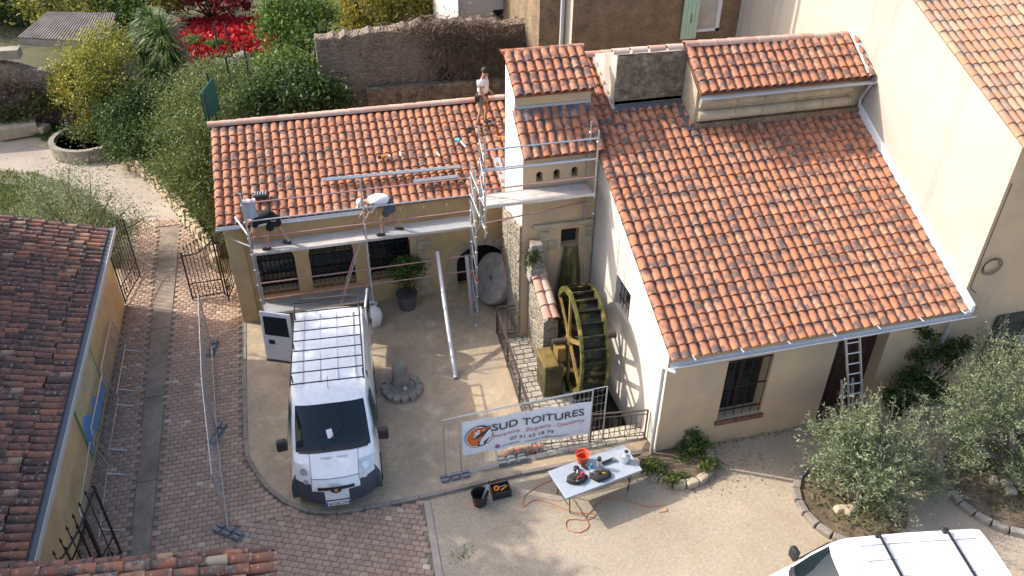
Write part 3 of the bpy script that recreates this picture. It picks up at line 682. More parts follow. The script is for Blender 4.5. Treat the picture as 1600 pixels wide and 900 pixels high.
# ------------------------------------------------------------ tall neighbour house on the sun side of the yard's right edge
br = thing('rendered_house', 'tall pale rendered house with streaked gable wall and weathered canal tile roof', 'house', (18, 18, 0))
def bz(y): return 7.42 + 0.40 * (y - 12.93)
wall('gable_wall', (XB, 27, 0), (0, -1, 0), 27 - 12.93, 7, MATS['pale_render'], br, top=[(27 - 12.93, bz(12.93)), (0, bz(27))])
f0, f1 = PY(1541, 545, 12.93).x, PY(1600, 460, 12.93).x + .35
wall('front_wall', (XB, 12.93, 0), (1, 0, 0), 8, 7.4, MATS['beige'], br, [(f0 + .75 - XB, f0 + 1.7 - XB, .35, 2.55, 0)], .3)
MB().mm((f0 + .7, 13.2, .3), (f0 + 1.75, 13.22, 2.6)).build('glazing', 'glass_dark', br)
sh = MB().mm((f0 - .12, 12.87, .3), (f0 + .72, 12.915, 2.62)).build('shutter', 'dark_green_paint', br)
for z in (.7, 2.2): MB().mm((f0 - .1, 12.85, z), (f0 + .7, 12.869, z + .09)).build('shutter_brace', 'dark_green_paint', sh)
MB().tube([(f0 + .9, 12.84, 2.3), (f0 + .9, 12.84, .05)], .05, 8).build('downpipe', 'zinc', br)
ro = MB().extr([(XB - .08, 12.75, bz(12.75)), (XB + 8, 12.75, bz(12.75)), (XB + 8, 27, bz(27)), (XB - .08, 27, bz(27))], (0, 0, .05)).build('roof', 'brick_red', br)
ab = math.atan(.40); ms = []
for c in range(17):
    for r in range(15): ms.append(frame((XB - .04 + c * .215, 12.70 + r * .37 * math.cos(ab), bz(12.70) + .055 + r * .37 * math.sin(ab) + (.02 if c == 0 else 0)), (1, 0, 0), (0, math.cos(ab), math.sin(ab) - .03)) @ jit(.02))
lay('canal_tile', V_BR, ms, ro, 300, 'far_roof_tiles')
# cables on the corner
p = PY(1548, 415, 12.9)
cb = MB()
for k in range(3): cb.tube([p + Vector((math.cos(t * .5) * (.22 + .03 * k), -.03 - .01 * k, math.sin(t * .5) * (.18 + .03 * k))) for t in range(14)], .008, 5)
cb.tube([(XB + .06, 12.89, 6.5), (XB + .05, 12.88, 3.7), (XB + .3, 12.88, 3.5)], .012, 5); cb.build('cable', 'black_plastic', br)
# higher wall of another house seen beyond, with a shutter
ZB_ = 25.5
bb = thing('rough_rendered_house', 'old house with brown pitted render behind the mill, pale green shutter open', 'house', (11, 27, 0))
bx0 = PY(893, 60, ZB_).x; bx1 = PY(1258, 50, ZB_).x
s0, s1 = PY(1088, 40, ZB_).x, PY(1120, 30, ZB_).x; zt = PY(1075, 57, ZB_).z
wall('front_wall', (bx0, ZB_, 0), (1, 0, 0), PY(1162, 30, ZB_).x - bx0, 14, MATS['rough_render'], bb, [(s0 - bx0, s1 + .15 - bx0, zt + .1, zt + 1.8, 0)], .2)
wall('smooth_wall', (PY(1162, 30, ZB_).x, ZB_, 0), (1, 0, 0), 8, 14, MATS['pale_render'], bb)
wall('corner_wall', (bx0, ZB_ + 8, 0), (0, -1, 0), 8, 14, MATS['pale_render'], bb)
wn = MB().mm((s0, ZB_ + .17, zt), (s1 + .2, ZB_ + .19, zt + 2)).build('window', 'old_white', bb)
MB().mm((s1 + .02, ZB_ + .05, zt + .1), (s1 + .15, ZB_ + .16, zt + 1.8)).build('window_frame', 'white_paint', wn)
MB().mm((s0, ZB_ + .05, zt + .1), (s1 + .15, ZB_ + .16, zt + .2)).build('window_frame', 'white_paint', wn)
sa, sb_ = PY(1061, 58, ZB_).x, PY(1087, 40, ZB_).x
st = MB()
sht = MB().mm((sa, ZB_ - .10, zt - .05), (sb_, ZB_ - .06, zt + 2.0)).build('shutter', 'green_paint', bb)
for k in range(4):
    a_ = sa + (sb_ - sa) * k / 4; MB().mm((a_ + .006, ZB_ - .115, zt - .04), (a_ + (sb_ - sa) / 4 - .006, ZB_ - .101, zt + 1.99)).build('shutter_board', 'green_paint', sht)
MB().rod((sa + .3, ZB_ - .13, zt + .5), (sa + .3, ZB_ - .13, zt + .8), .012).build('shutter_bar', 'iron', sht)
wa, wb = PY(1226, 55, ZB_).x, PY(1246, 50, ZB_).x
w2 = MB().mm((wa, ZB_ - .10, PY(1222, 57, ZB_).z), (wb - .15, ZB_ - .05, 9)).build('shutter', 'white_paint', bb)
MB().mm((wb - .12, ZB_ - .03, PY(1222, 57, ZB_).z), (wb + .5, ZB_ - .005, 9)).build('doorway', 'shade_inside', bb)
# whitish building with the barred window
WY = 31.0; wbx0, wbx1 = PY(719, 30, WY).x, PY(865, 40, WY).x
wh = thing('whitewashed_house', 'flaking whitewashed building with small barred window behind the garden wall', 'house', ((wbx0 + wbx1) / 2, WY + 2, 0))
c0 = PY(783, 27, WY)
wall('front_wall', (wbx0, WY, 0), (1, 0, 0), wbx1 - wbx0, 13, MATS['old_white'], wh, [(c0.x - .32 - wbx0, c0.x + .28 - wbx0, c0.z - .32, c0.z + .3, 0)], .25)
wall('side_wall', (wbx0, WY + 6, 0), (0, -1, 0), 6, 13, MATS['old_white'], wh)
wn = MB().mm((c0.x - .4, WY + .22, c0.z - .4), (c0.x + .35, WY + .24, c0.z + .4)).build('window', 'glass_dark', wh)
for k in range(5): MB().rod((c0.x - .28 + k * .13, WY + .05, c0.z - .32), (c0.x - .28 + k * .13, WY + .05, c0.z + .3), .011, n=6).build('grille_bar', 'iron', wn)
for k in range(3): MB().rod((c0.x - .32, WY + .05, c0.z - .2 + k * .2), (c0.x + .28, WY + .05, c0.z - .2 + k * .2), .011, n=6).build('grille_bar', 'iron', wn)
MB().tube([(wbx0 - .05, WY - .07, 13), (wbx0 - .05, WY - .07, 0)], .06, 8).build('downpipe', 'pvc_grey', wh)
dpx = PY(859, 40, 26.8).x
MB().mm((bx0 - .9, 26.2, 0), (bx0 - .01, WY + .5, 14)).build('recess_wall', 'rough_render', wh)
MB().tube([(dpx, 25.5, 14), (dpx, 25.5, 0)], .07, 8).build('downpipe', 'pvc_grey', wh)

# ------------------------------------------------------------ garden rubble wall
gx0, gx1 = PY(497, 100, 28).x, PY(800, 100, 28).x + 1.2
gw = thing('garden_wall', 'tall old rubble garden wall with dry creeper on top, behind the workshop', 'wall', ((gx0 + gx1) / 2, 28.2, 0))
uneven_wall('masonry', (gx0, 28, 0), gx1 - gx0, (1, 0, 0), [(0, 5.7), (.35, 5.95), (.7, 5.95), (1, 5.6)], .6, 'rubble', gw)
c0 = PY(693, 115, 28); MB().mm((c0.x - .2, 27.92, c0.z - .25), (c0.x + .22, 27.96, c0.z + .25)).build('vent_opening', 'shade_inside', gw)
MB().mm((gx0 + 1.5, 27.6, 0), (gx1, 27.9, 4.0)).build('rendered_base', 'dark_crust', gw)

# ------------------------------------------------------------ old building on the lane
ob = thing('old_outbuilding', 'old outbuilding beside the lane with dark lichen-spotted tile roof', 'outbuilding', (-9, 16.8, 0))
YB0, YB1, XO = 10.2, 22.45, -6.02
s_o = (3.44 - 2.6) / (8.4 - 5.81)
def oz(x): return 2.62 + s_o * (-5.81 - x)
wall('lane_wall', (XO, YB0, 0), (0, 1, 0), YB1 - YB0, 2.66, MATS['ochre'], ob)
wall('end_wall', (XO, YB1, 0), (-1, 0, 0), 8, 2.6, MATS['ochre'], ob, top=[(8, oz(XO - 8) - .05), (0, oz(XO) - .03)])
ro = MB().extr([(-5.86, YB0, oz(-5.86) - .06), (-5.86, YB1 + .15, oz(-5.86) - .06), (-14, YB1 + .15, oz(-14) - .06), (-14, YB0, oz(-14) - .06)], (0, 0, .05)).build('roof', flat('old_channel', (0.05, 0.034, 0.03), .9), ob)
ao = math.atan(s_o); ms = []; SP = .205
for c in range(int((YB1 + .1 - YB0) / SP)):
    y = YB0 + .1 + c * SP; off = random.uniform(0, .12)
    for r in range(11):
        q = -.04 + (r * .385 + (off if r else 0)); ms.append(frame((-5.86 - q * math.cos(ao), y, oz(-5.86 - q * math.cos(ao)) + .0), (0, 1, 0), (-1, 0, s_o - .04)) @ jit(.03))
lay('canal_tile', V_OLD, ms, ro, 300, 'far_roof_tiles')
MB().mm((-5.87, YB0, 2.50), (-5.68, YB1 + .15, 2.62)).build('gutter', flat('dark_gutter', (.10, .105, .115), .6), ob, bevel=.02)
MB().mm((-5.68, YB0, 2.49), (-5.66, YB1 + .15, 2.635)).build('gutter_lip', 'pvc_grey', ob)
# painted map on the lane wall
def on_wall(px_, py_, off=.02): return PX(px_, py_, XO + off)
mp_ = thing('painted_map', 'large painted wall map with green border, sand land and blue water', 'mural', (XO + .01, 17, 0))
corners = [on_wall(137, 538), on_wall(165, 600), on_wall(151, 712), on_wall(113, 648)]
def poly_plate(name, pts, t, m, parent): return MB().extr(pts, (t, 0, 0)).build(name, m, parent)
cen = sum((c for c in corners), Vector()) / 4
ys_, zs_ = [c.y for c in corners], [c.z for c in corners]
my0, my1, mz0, mz1 = 15.85, 18.3, .18, 1.86
def rect(a, b, c, d, off): return [(XO + off, a, c), (XO + off, b, c), (XO + off, b, d), (XO + off, a, d)]
poly_plate('border', rect(my0, my1, mz0, mz1, .004), .012, flat('map_green', (.10, .22, .06), .8), mp_)
poly_plate('land', rect(my0 + .1, my1 - .1, mz0 + .1, mz1 - .08, .016), .005, mat('map_sand', (.50, .42, .24), .8, var=.1, scale=2.0, patch=((.40, .30, .32), 1.5, .6, .66)), mp_)
poly_plate('sea', [(XO + .021, my0 + a__, mz0 + b__) for a__, b__ in ((.1, .1), (2.37, .1), (2.37, .5), (1.9, .42), (1.4, .78), (1.0, .6), (.4, 1.05), (.1, .95))], .004, flat('map_blue', (.12, .28, .58), .8), mp_)
poly_plate('land', [(XO + .025, my0 + .3, mz0 + .12), (XO + .025, my0 + .8, mz0 + .12), (XO + .025, my0 + .7, mz0 + .35), (XO + .025, my0 + .4, mz0 + .3)], .003, 'map_sand', mp_)

# ------------------------------------------------------------ small roof in the near corner
gr = thing('gate_lodge', 'lodge roof of lichened canal tiles in the near bottom corner', 'outbuilding', (-4, 8.6, 0))
def nz_(x): return 3.0 + .22 * (-1.55 - x)
MB().add([(-9, 7, 0), (-1.75, 7, 0), (-1.75, 9.75, 0), (-9, 9.75, 0), (-9, 7, nz_(-9) - .1), (-1.75, 7, nz_(-1.75) - .1), (-1.75, 9.75, nz_(-1.75) - .1), (-9, 9.75, nz_(-9) - .1)], [(0, 1, 5, 4), (1, 2, 6, 5), (2, 3, 7, 6), (3, 0, 4, 7)]).build('walls', 'ochre', gr)
ro = MB().extr([(-1.55, 6.9, nz_(-1.55) - .06), (-1.55, 9.9, nz_(-1.55) - .06), (-9, 9.9, nz_(-9) - .06), (-9, 6.9, nz_(-9) - .06)], (0, 0, .05)).build('roof', 'old_channel', gr)
OLD2 = tile_mat('lichened_terracotta', [(0.0, (0.17, 0.085, 0.06)), (0.4, (0.27, 0.115, 0.07)), (0.75, (0.36, 0.14, 0.075)), (0.9, (0.40, 0.22, 0.13)), (1.0, (0.46, 0.38, 0.27))], (0.15, 0.11, 0.09), (0.5, 0.62), (0.44, 0.42, 0.37), (0.58, 0.66))
V_OLD2 = make_variants('canal_tile', *half_round(0.47, 0.112, 0.09), OLD2, 16)
an = math.atan(.22); ms = []
for c in range(7):
    for r in range(17):
        q = -.03 + r * .40 + (c % 3) * .05 * (r > 0); ms.append(frame((-1.55 - q * math.cos(an), 9.72 - c * .225, nz_(-1.55 - q * math.cos(an)) + (.01 if c else -.01)), (0, 1, 0), (-1, 0, .18)) @ jit(.035))
lay('canal_tile', V_OLD2, ms, ro, 300)
ms = []
for r in range(18): ms.append(frame((-1.6 - r * .39, 9.88, nz_(-1.6 - r * .39) - .05), (0, 1, 0), (-1, 0, .18)) @ jit(.06))
lay('verge_tile', V_OLD, ms, ro, 300)

# ------------------------------------------------------------ taller house outside the picture on the lane side, whose shade covers lane and yard
nh = thing('neighbouring_house', 'tall house across the lane, out of the picture, shading lane and courtyard', 'house', (-17, 12, 0))
nx, ny0, ny1 = -11.0, -2.0, 23.4
wall('yard_wall', (nx, ny0, 0), (0, 1, 0), ny1 - ny0, 9.8, MATS["pale_render"], nh)
wall('end_wall', (nx, ny1, 0), (-1, 0, 0), 9, 9.8, MATS["pale_render"], nh, top=[(9, 9.8), (4.5, 11.2), (0, 9.8)])
wall('end_wall', (nx - 9, ny0, 0), (1, 0, 0), 9, 9.8, MATS["pale_render"], nh, top=[(9, 9.8), (4.5, 11.2), (0, 9.8)])
wall('rear_wall', (nx - 9, ny1, 0), (0, -1, 0), ny1 - ny0, 9.8, MATS["pale_render"], nh)
MB().extr([(nx + .3, ny0, 9.7), (nx - 4.5, ny0, 11.25), (nx - 9.3, ny0, 9.7), (nx - 4.5, ny0, 11.15)], (0, ny1 - ny0 + .2, 0)).build('roof', 'brick_red', nh)
# ------------------------------------------------------------ water wheel and the mill race
mat('race_floor', (0.05, 0.042, 0.026), 0.35, var=0.4, scale=2.0, c2=(0.02, 0.018, 0.012), fine=14.0, bmp=0.5, spec=0.5)
mr = struct(MB().mm((5.72, 13.9, -1.3), (7.115, 18.025, -1.0)).build('mill_race', 'race_floor'))
for lo_, hi_ in (((5.60, 13.8, -1.3), (5.735, 18.02, -.002)), ((5.6, 13.78, -1.3), (7.115, 13.945, -.002))): MB().mm(lo_, hi_).build('race_wall', 'moss_stone', mr)
MB().mm((5.74, 13.95, -.62), (7.11, 18.02, -.6)).build('race_water', flat('dark_water', (.012, .012, .008), .08, 0, .6), mr)
mat('cobble', (0.55, 0.49, 0.39), 0.9, var=0.15, scale=2.0, fine=30.0)
cob = struct(MB().prism([(4.25, 13.35), (7.1, 13.35), (7.1, 13.95), (5.72, 13.95), (5.72, 16.4), (5.3, 16.4), (5.1, 18.3), (4.5, 18.35)], 0.0, 0.07).build('cobbled_apron', mat('cobble_joint', (.25, .21, .16), .95, var=.2, scale=4)))
random.seed(5); y = 13.4
cobs = []
while y < 18.0:
    x = 4.3 + (y - 13.4) * .055; h = random.uniform(.15, .22)
    while x < (7.05 if y < 13.85 else 5.62 if y < 16.2 else 5.22):
        w_ = random.uniform(.16, .30)
        cobs.append((x, y, w_, h)); x += w_
    y += h
for x, y, w_, h in cobs[:290]:
    MB().box((x + w_ / 2, y + h / 2, .075), (w_ - .02, h - .02, .04 + random.uniform(-.008, .01)), random.uniform(-.06, .06), taper=.9).build('cobblestone', 'cobble', cob)
WC, WR = Vector((6.12, 15.80, 1.56)), 1.40
ww = thing('water_wheel', 'mossy wooden water wheel with yellow spokes turning against white wall', 'water wheel', (6.1, 15.78, 0.15))
mat('wheel_moss', (0.16, 0.135, 0.028), 0.8, var=0.45, scale=6.0, c2=(0.05, 0.06, 0.012), fine=20.0, bmp=0.6, bdist=.02, patch=((.34, .24, .05), 3.0, .55, .68))
mat('wheel_ochre', (0.33, 0.205, 0.06), 0.75, var=0.3, scale=5.0, c2=(.17, .12, .035), fine=30.0)
mat('wheel_board', (0.035, 0.034, 0.018), 0.6, var=0.4, scale=4.0, c2=(0.018, 0.016, 0.01), fine=18.0, bmp=0.6, bdist=.02, patch=((.19, .14, .04), 3.5, .54, .66))
def wpt(x, r, t): return Vector((x, WC.y + r * math.cos(t), WC.z + r * math.sin(t)))
NS = 40
for x in (5.80, 6.44):
    mb = MB()
    for k in range(NS):
        t = 2 * math.pi * k / NS
        for xx, rr in ((x - .035, WR), (x + .035, WR), (x + .035, WR - .15), (x - .035, WR - .15)): mb.v.append(wpt(xx, rr, t))
    for k in range(NS):
        a_, b_ = k * 4, ((k + 1) % NS) * 4
        for q in range(4): mb.f.append((a_ + q, b_ + q, b_ + (q + 1) % 4, a_ + (q + 1) % 4))
    mb.build('rim', 'wheel_moss', ww)
    for k in range(6):
        t = 2 * math.pi * k / 6 + .45
        d = Vector((0, math.cos(t), math.sin(t))); c = WC + d * (WR * .46); c.x = x
        MB().box(c, (.06, WR * .90, .10), rot=Euler((t, 0, 0))).build('spoke', 'wheel_ochre', ww)
    MB().lathe([(.16, -.06), (.17, 0), (.16, .06)], (x, WC.y, WC.z), 14, (1, 0, 0)).build('hub', 'wheel_ochre', ww)
for k in range(26):
    t = 2 * math.pi * k / 26
    MB().box(wpt(6.12, WR - .09, t), (.58, .20, .028), rot=Euler((t + .25, 0, 0))).build('paddle', 'wheel_board', ww)
    c = wpt(6.12, WR - .17, t + math.pi / 26); MB().box(c, (.58, 2 * (WR - .17) * math.sin(math.pi / 26) - .004, .022), rot=Euler((t + math.pi / 26 + math.pi / 2, 0, 0))).build('sole_board', 'wheel_board', ww)
MB().rod((5.35, WC.y, WC.z), (7.05, WC.y, WC.z), .075, n=12).build('axle', 'rusty_iron', ww)
ww.rotation_euler.z = math.radians(-4.5)
mat('moss_cap', (.26, .175, .05), .8, var=.35, scale=4.0, c2=(.10, .08, .03), fine=20)
ap = thing('axle_pier', 'mossy stone pier carrying the water wheel axle', 'pier', (5.3, 15.78, .06))
MB().mm((5.05, 15.4, .05), (5.56, 16.15, 1.05)).build('masonry', 'moss_stone', ap, bevel=.03); MB().mm((5.02, 15.37, 1.052), (5.42, 16.18, 1.15)).build('cap_stone', 'moss_cap', ap, bevel=.03)
MB().mm((5.43, 15.6, 1.052), (5.66, 15.98, 1.50)).build('bearing_block', 'wheel_ochre', ap, bevel=.02)
# low wall capped with tiles beside the race
lwl = thing('tile_capped_wall', 'low rubble wall capped with canal tiles beside the mill race', 'wall', (5.6, 17.9, .06))
uneven_wall('masonry', (5.68, 16.45, 0), 1.55, (0, 1, 0), [(0, 1.75), (1, 2.45)], .38, 'rubble_light', lwl, 16, .03)
ms = []
for c in (5.45, 5.64):
    for r in range(4): ms.append(frame((c - .04, 16.40 + r * .38, 1.84 + r * .38 * .46 + random.uniform(0, .02)), (1, 0, 0), (0, 1, .40)) @ jit(.05))
lay('cap_tile', V_RIDGE, ms, lwl)
st_ = [(5.36, 18.75, 2.5), (5.40, 18.45, 2.2), (5.38, 18.2, 1.9)]
for k in range(5): MB().box((5.42 + random.uniform(-.03, .03), 17.82 - .02 * k, 2.35 + k * .24), (.42 - .02 * k, .5 - .04 * k, .22), random.uniform(-.1, .1), taper=.92).build('rough_stone', 'grey_stone', lwl, bevel=.04)
# railings
def railing(name, label, A, B, h=0.95, z0=0.07, sp=.125, group=None):
    A, B = Vector((A[0], A[1], z0)), Vector((B[0], B[1], z0)); d = B - A; L = d.length; u = d.normalized(); up = Vector((0, 0, 1))
    t = thing(name, label, 'railing', (A + B) / 2, 0, group); an_ = math.atan2(d.y, d.x)
    MB().box((A + B) / 2 + up * h, (L, .045, .022), an_).build('top_rail', 'rusty_iron', t)
    MB().box((A + B) / 2 + up * (h - .13), (L, .022, .014), an_).build('mid_rail', 'rusty_iron', t); MB().box((A + B) / 2 + up * .1, (L, .022, .014), an_).build('bottom_rail', 'rusty_iron', t)
    n = int(L / sp)
    for i in range(1, n):
        p = A + u * (L * i / n); MB().box(p + up * (.1 + (h - .23) / 2), (.013, .013, h - .23), an_).build('bar', 'rusty_iron', t)
        if i % 2: MB().lathe([(.008, -.03), (.02, 0), (.008, .03)], p + up * (.5 * h), 6).build('bar_knot', 'rusty_iron', t)
    m_ = max(1, round(L / 1.6))
    for i in range(m_ + 1): MB().box(A + u * (L * i / m_) + up * h / 2, (.035, .035, h), an_).build('post', 'rusty_iron', t)
    return t
c1 = G(776, 481, 1.0); c2 = G(828, 640, 1.0)
railing('iron_railing', 'iron railing along the courtyard side of the cobbled apron', (c1.x, c1.y), (4.3, 13.85))
railing('iron_railing', 'short iron railing between courtyard corner and tile-capped wall', (c1.x + .04, c1.y), (5.06, c1.y - .06))
railing('iron_railing', 'iron railing behind the banner joining the mill house corner', (4.34, 13.78), (7.06, 13.42))

# ------------------------------------------------------------ millstone, fountain, pipes, sack
mst = thing('millstone', 'big round grey millstone leaning beside the arched doorway', 'millstone', (5.0, 20.05, .06))
nrm = Vector((-.88, -.26, .40)).normalized(); MC = Vector((4.80, 20.0, .84))
n_ = 36; mb = MB(); q = Vector((0, 0, 1)).rotation_difference(nrm).to_matrix()
prof = [(.10, .13), (.74, .14), (.78, .10), (.79, -.10), (.76, -.14), (.10, -.14)]
for r, z in prof:
    for k in range(n_):
        t = 2 * math.pi * k / n_; rr = r + (random.uniform(-.012, .012) if r > .5 else 0); mb.v.append(MC + q @ Vector((rr * math.cos(t), rr * math.sin(t), z)))
for i in range(len(prof)):
    j = (i + 1) % len(prof)
    for k in range(n_): mb.f.append((i * n_ + k, i * n_ + (k + 1) % n_, j * n_ + (k + 1) % n_, j * n_ + k))
mb.build('stone_disc', mat('mill_grit', (.47, .405, .335), .9, var=.2, scale=5.0, c2=(.29, .26, .225), fine=40.0, bmp=.5), mst, smooth='auto')
fo = G(629, 609, .06)
fn = thing('stone_fountain', 'small worn standing stone with tap on a round stone base', 'fountain', (fo.x, fo.y, .06))
MB().lathe([(.36, .0), (.36, .09), (.34, .10)], (fo.x, fo.y, .06), 24).build('basin', 'grey_stone', fn)
for k in range(14):
    t = 2 * math.pi * (k + .5) / 14; c = Vector((fo.x + .45 * math.cos(t), fo.y + .45 * math.sin(t), .06 + .07)); MB().box(c, (.19, .19, .14 + random.uniform(-.01, .01)), t).build('rim_stone', 'grey_stone', fn, bevel=.02)
mb = MB(); pr_ = [(.21, 0), (.205, .15), (.19, .35), (.185, .52), (.16, .66), (.10, .75), (.02, .78)]
for r, z in pr_:
    for k in range(12):
        t = 2 * math.pi * k / 12; mb.v.append((fo.x - .02 + r * 1.15 * math.cos(t) + random.uniform(-.012, .012), fo.y + .12 + r * .7 * math.sin(t), .14 + z))
mb.f = [(i * 12 + k, i * 12 + (k + 1) % 12, (i + 1) * 12 + (k + 1) % 12, (i + 1) * 12 + k) for i in range(len(pr_) - 1) for k in range(12)]
mb.build('standing_stone', 'grey_stone', fn, smooth=True)
MB().lathe([(.055, 0), (.06, .10), (.03, .14)], (fo.x + .05, fo.y - .14, .14), 10).build('tap', 'zinc', fn, smooth='auto')
def pipe(name, label, A, B, r, m):
    d = (Vector(B) - Vector(A)).normalized(); a = d.orthogonal().normalized(); b = d.cross(a); mb = MB(); n = 14
    for p, rr in ((A, r), (B, r), (B, r - .006), (A, r - .006)):
        for k in range(n): t = 2 * math.pi * k / n; mb.v.append(Vector(p) + (a * math.cos(t) + b * math.sin(t)) * rr)
    mb.f = [(i * n + k, i * n + (k + 1) % n, ((i + 1) % 4) * n + (k + 1) % n, ((i + 1) % 4) * n + k) for i in range(4) for k in range(n)]
    o = mb.build(name, m, None, smooth='auto'); return tag(o, label, 'pipe', 'zinc downpipes leaning on the scaffold')
pa = G(712, 592, .06); pipe('zinc_pipe', 'long zinc downpipe leaning from courtyard onto the scaffold', pa + Vector((0, 0, .03)), PY(683, 394, 19.80), .062, 'new_zinc')
pa = G(739, 490, .06); pipe('zinc_pipe', 'shorter zinc downpipe standing at the scaffold foot', pa + Vector((.0, .1, .03)), PY(729, 399, 19.72), .062, 'new_zinc')
sk = thing('rubble_sack', 'white woven rubble sack standing behind the white van', 'sack', (1.12, 19.6, .06))
mb = MB(); pr_ = [(.18, 0), (.24, .08), (.26, .35), (.22, .58), (.10, .68), (.14, .80)]
for r, z in pr_:
    for k in range(12): t = 2 * math.pi * k / 12; mb.v.append((1.12 + r * 1.05 * math.cos(t) * random.uniform(.85, 1.1), 19.6 + r * .8 * math.sin(t) * random.uniform(.85, 1.1), .06 + z))
mb.f = [(i * 12 + k, i * 12 + (k + 1) % 12, (i + 1) * 12 + (k + 1) % 12, (i + 1) * 12 + k) for i in range(len(pr_) - 1) for k in range(12)] + [tuple(range(12))]
mb.build('sack_cloth', mat('sack_white', (.72, .71, .69), .8, var=.08, scale=8), sk, smooth=True)

# ------------------------------------------------------------ scaffolds
def collar(p, parent): MB().lathe([(.028, -.03), (.042, -.012), (.042, .012), (.028, .03)], p, 8).build('coupler', 'zinc', parent)
flat('tube_steel', (.50, .51, .52), .4, .7); flat('tube_red', (.42, .23, .21), .5, .3); mat('plank', (.58, .52, .47), .8, var=.12, scale=4, fine=60)
def perforated(name):
    m, nt, b = _nodes(name); pos = nt.nodes.new('ShaderNodeNewGeometry').outputs['Position']
    v = nt.nodes.new('ShaderNodeTexVoronoi'); v.inputs['Scale'].default_value = 22; v.inputs['Randomness'].default_value = 0; nt.links.new(pos, v.inputs['Vector'])
    r = ramp(nt, [(.25, (.16, .16, .165)), (.38, (.58, .58, .57))]); nt.links.new(v.outputs['Distance'], r.inputs[0]); nt.links.new(r.outputs[0], b.inputs['Base Color'])
    b.inputs['Metallic'].default_value = .5; b.inputs['Roughness'].default_value = .5; MATS[name] = m
perforated('perforated_steel')
sc = thing('scaffold', 'two-bay steel scaffold in front of the ochre workshop', 'scaffold', (1.2, 20.1, .06))
XS = (-1.86, 1.17, 4.20); YF, YK = 19.74, 20.36; ZD = 2.92
for x in XS:
    for y, top in ((YF, 4.75), (YK, 3.2)):
        MB().rod((x, y, .08), (x, y, top), .024, n=8).build('standard', 'tube_steel', sc); MB().box((x, y, .072), (.15, .15, .012)).build('base_plate', 'zinc', sc)
        for z in (.9, 1.4, 1.9, 2.4, 2.9, 3.4, 3.9, 4.4):
            if z < top: collar((x, y, z), sc)
    for z in (.85, ZD - .08): MB().rod((x, YF, z), (x, YK, z), .02).build('transom', 'tube_steel', sc)
for a_, b_ in zip(XS, XS[1:]):
    for z, m in ((3.42, 'tube_red'), (3.92, 'tube_steel'), (4.45, 'tube_red'), (1.42, 'tube_red'), (1.95, 'tube_red')): MB().rod((a_, YF, z), (b_, YF, z), .02).build('guard_rail', m, sc)
for (x0, x1, z, m) in ((XS[0], XS[1], ZD, 'plank'), (XS[1], XS[2], ZD, 'perforated_steel'), (XS[0], XS[1], .92, 'perforated_steel')):
    for k in range(2): MB().mm((x0 + .03, YF + .01 + k * .30, z - .05), (x1 - .03, YF + .30 + k * .30, z)).build('deck_plank', m, sc)
    MB().mm((x0 + .03, YF - .03, z - .06), (x1 - .03, YF - .005, z + .01)).build('deck_edge', 'tube_steel', sc)
MB().rod((XS[1] - .25, YF - .03, ZD - .1), (XS[1] - .95, YF - .03, .95), .022).build('brace', 'tube_red', sc); MB().rod((XS[1] - .19, YF - .03, ZD - .1), (XS[1] - .89, YF - .03, .95), .022).build('brace', 'tube_steel', sc)
MB().rod((XS[0] - .5, 20.25, 3.15), (XS[0], YF, 3.15), .02).build('tie', 'tube_steel', sc); MB().rod((XS[0] - .3, YK, 3.75), (XS[0], YF, 3.5), .022).build('tie', 'white_paint', sc)
ts = thing('tower_scaffold', 'raised scaffold bay in front of the pigeon tower', 'scaffold', (4.05, 19.1, .06))
YA, YBk, X0, X1, ZT = 17.38, 17.94, 3.97, 6.80, 4.9
XG, YG = 4.05, (18.87, 19.45)                                    # the feet stand further back; the bay is carried forward on tubes
for y in YG:
    MB().rod((XG, y, .08), (XG, y, 5.1), .024).build('standard', 'tube_steel', ts); MB().box((XG, y, .072), (.16, .16, .012)).build('base_plate', 'zinc', ts)
    for z in (.6, 1.1, 1.6, 2.1, 2.6, 3.1, 3.6, 4.1, 4.6): collar((XG, y, z), ts)
for y in (YA, YBk):
    MB().rod((X0, y, 4.0), (X0, y, 6.75), .024).build('standard', 'tube_steel', ts)
    MB().rod((X1, y, 3.6 if y > 17.6 else 4.75), (X1, y, 6.6), .024).build('standard', 'tube_steel', ts)
    for z in (4.3, 4.8, 5.3, 5.8, 6.3): collar((X0, y, z), ts); collar((X1, y, z), ts)
for z in (4.1, 4.8): MB().rod((X0 + .03, YA, z), (XG, YG[1], z), .022).build('bearer', 'tube_steel', ts)
MB().rod((X0 + .03, YA, 4.8), (XG, YG[0], 3.2), .02).build('brace', 'tube_steel', ts)
MB().rod((XG, YG[0], 1.55), (XG, YG[0], 1.75), .030).build('red_band', flat('red_tape', (.7, .05, .05), .5), ts); MB().rod((XG, YG[1], 1.45), (XG, YG[1], 1.65), .030).build('red_band', 'red_tape', ts)
for k in range(6): MB().rod((XG, YG[0], .5 + k * .7), (XG, YG[1], 1.1 + k * .7), .014).build('brace', 'tube_steel', ts)
for k in range(3): MB().rod((X0, YA, 5.0 + k * .5), (X0, YBk, 5.45 + k * .5), .013).build('brace', 'tube_steel', ts)
for z, m in ((ZT + .45, 'tube_red'), (ZT + .95, 'tube_steel'), (ZT + 1.5, 'tube_steel')): MB().rod((X0, YA, z), (X1, YA, z), .022).build('guard_rail', m, ts)
MB().rod((X0, YBk - .03, ZT + .72), (X1, YBk - .03, ZT + .72), .02).build('guard_rail', 'tube_steel', ts); MB().rod((X0, YA + .1, 4.35), (X1, YBk - .03, 4.35), .018).build('ledger', 'tube_red', ts)
for k in range(2): MB().mm((X0 + .03, YA + .02 + k * .27, ZT - .05), (X1 - .03, YA + .28 + k * .27, ZT)).build('deck_plank', 'plank', ts)
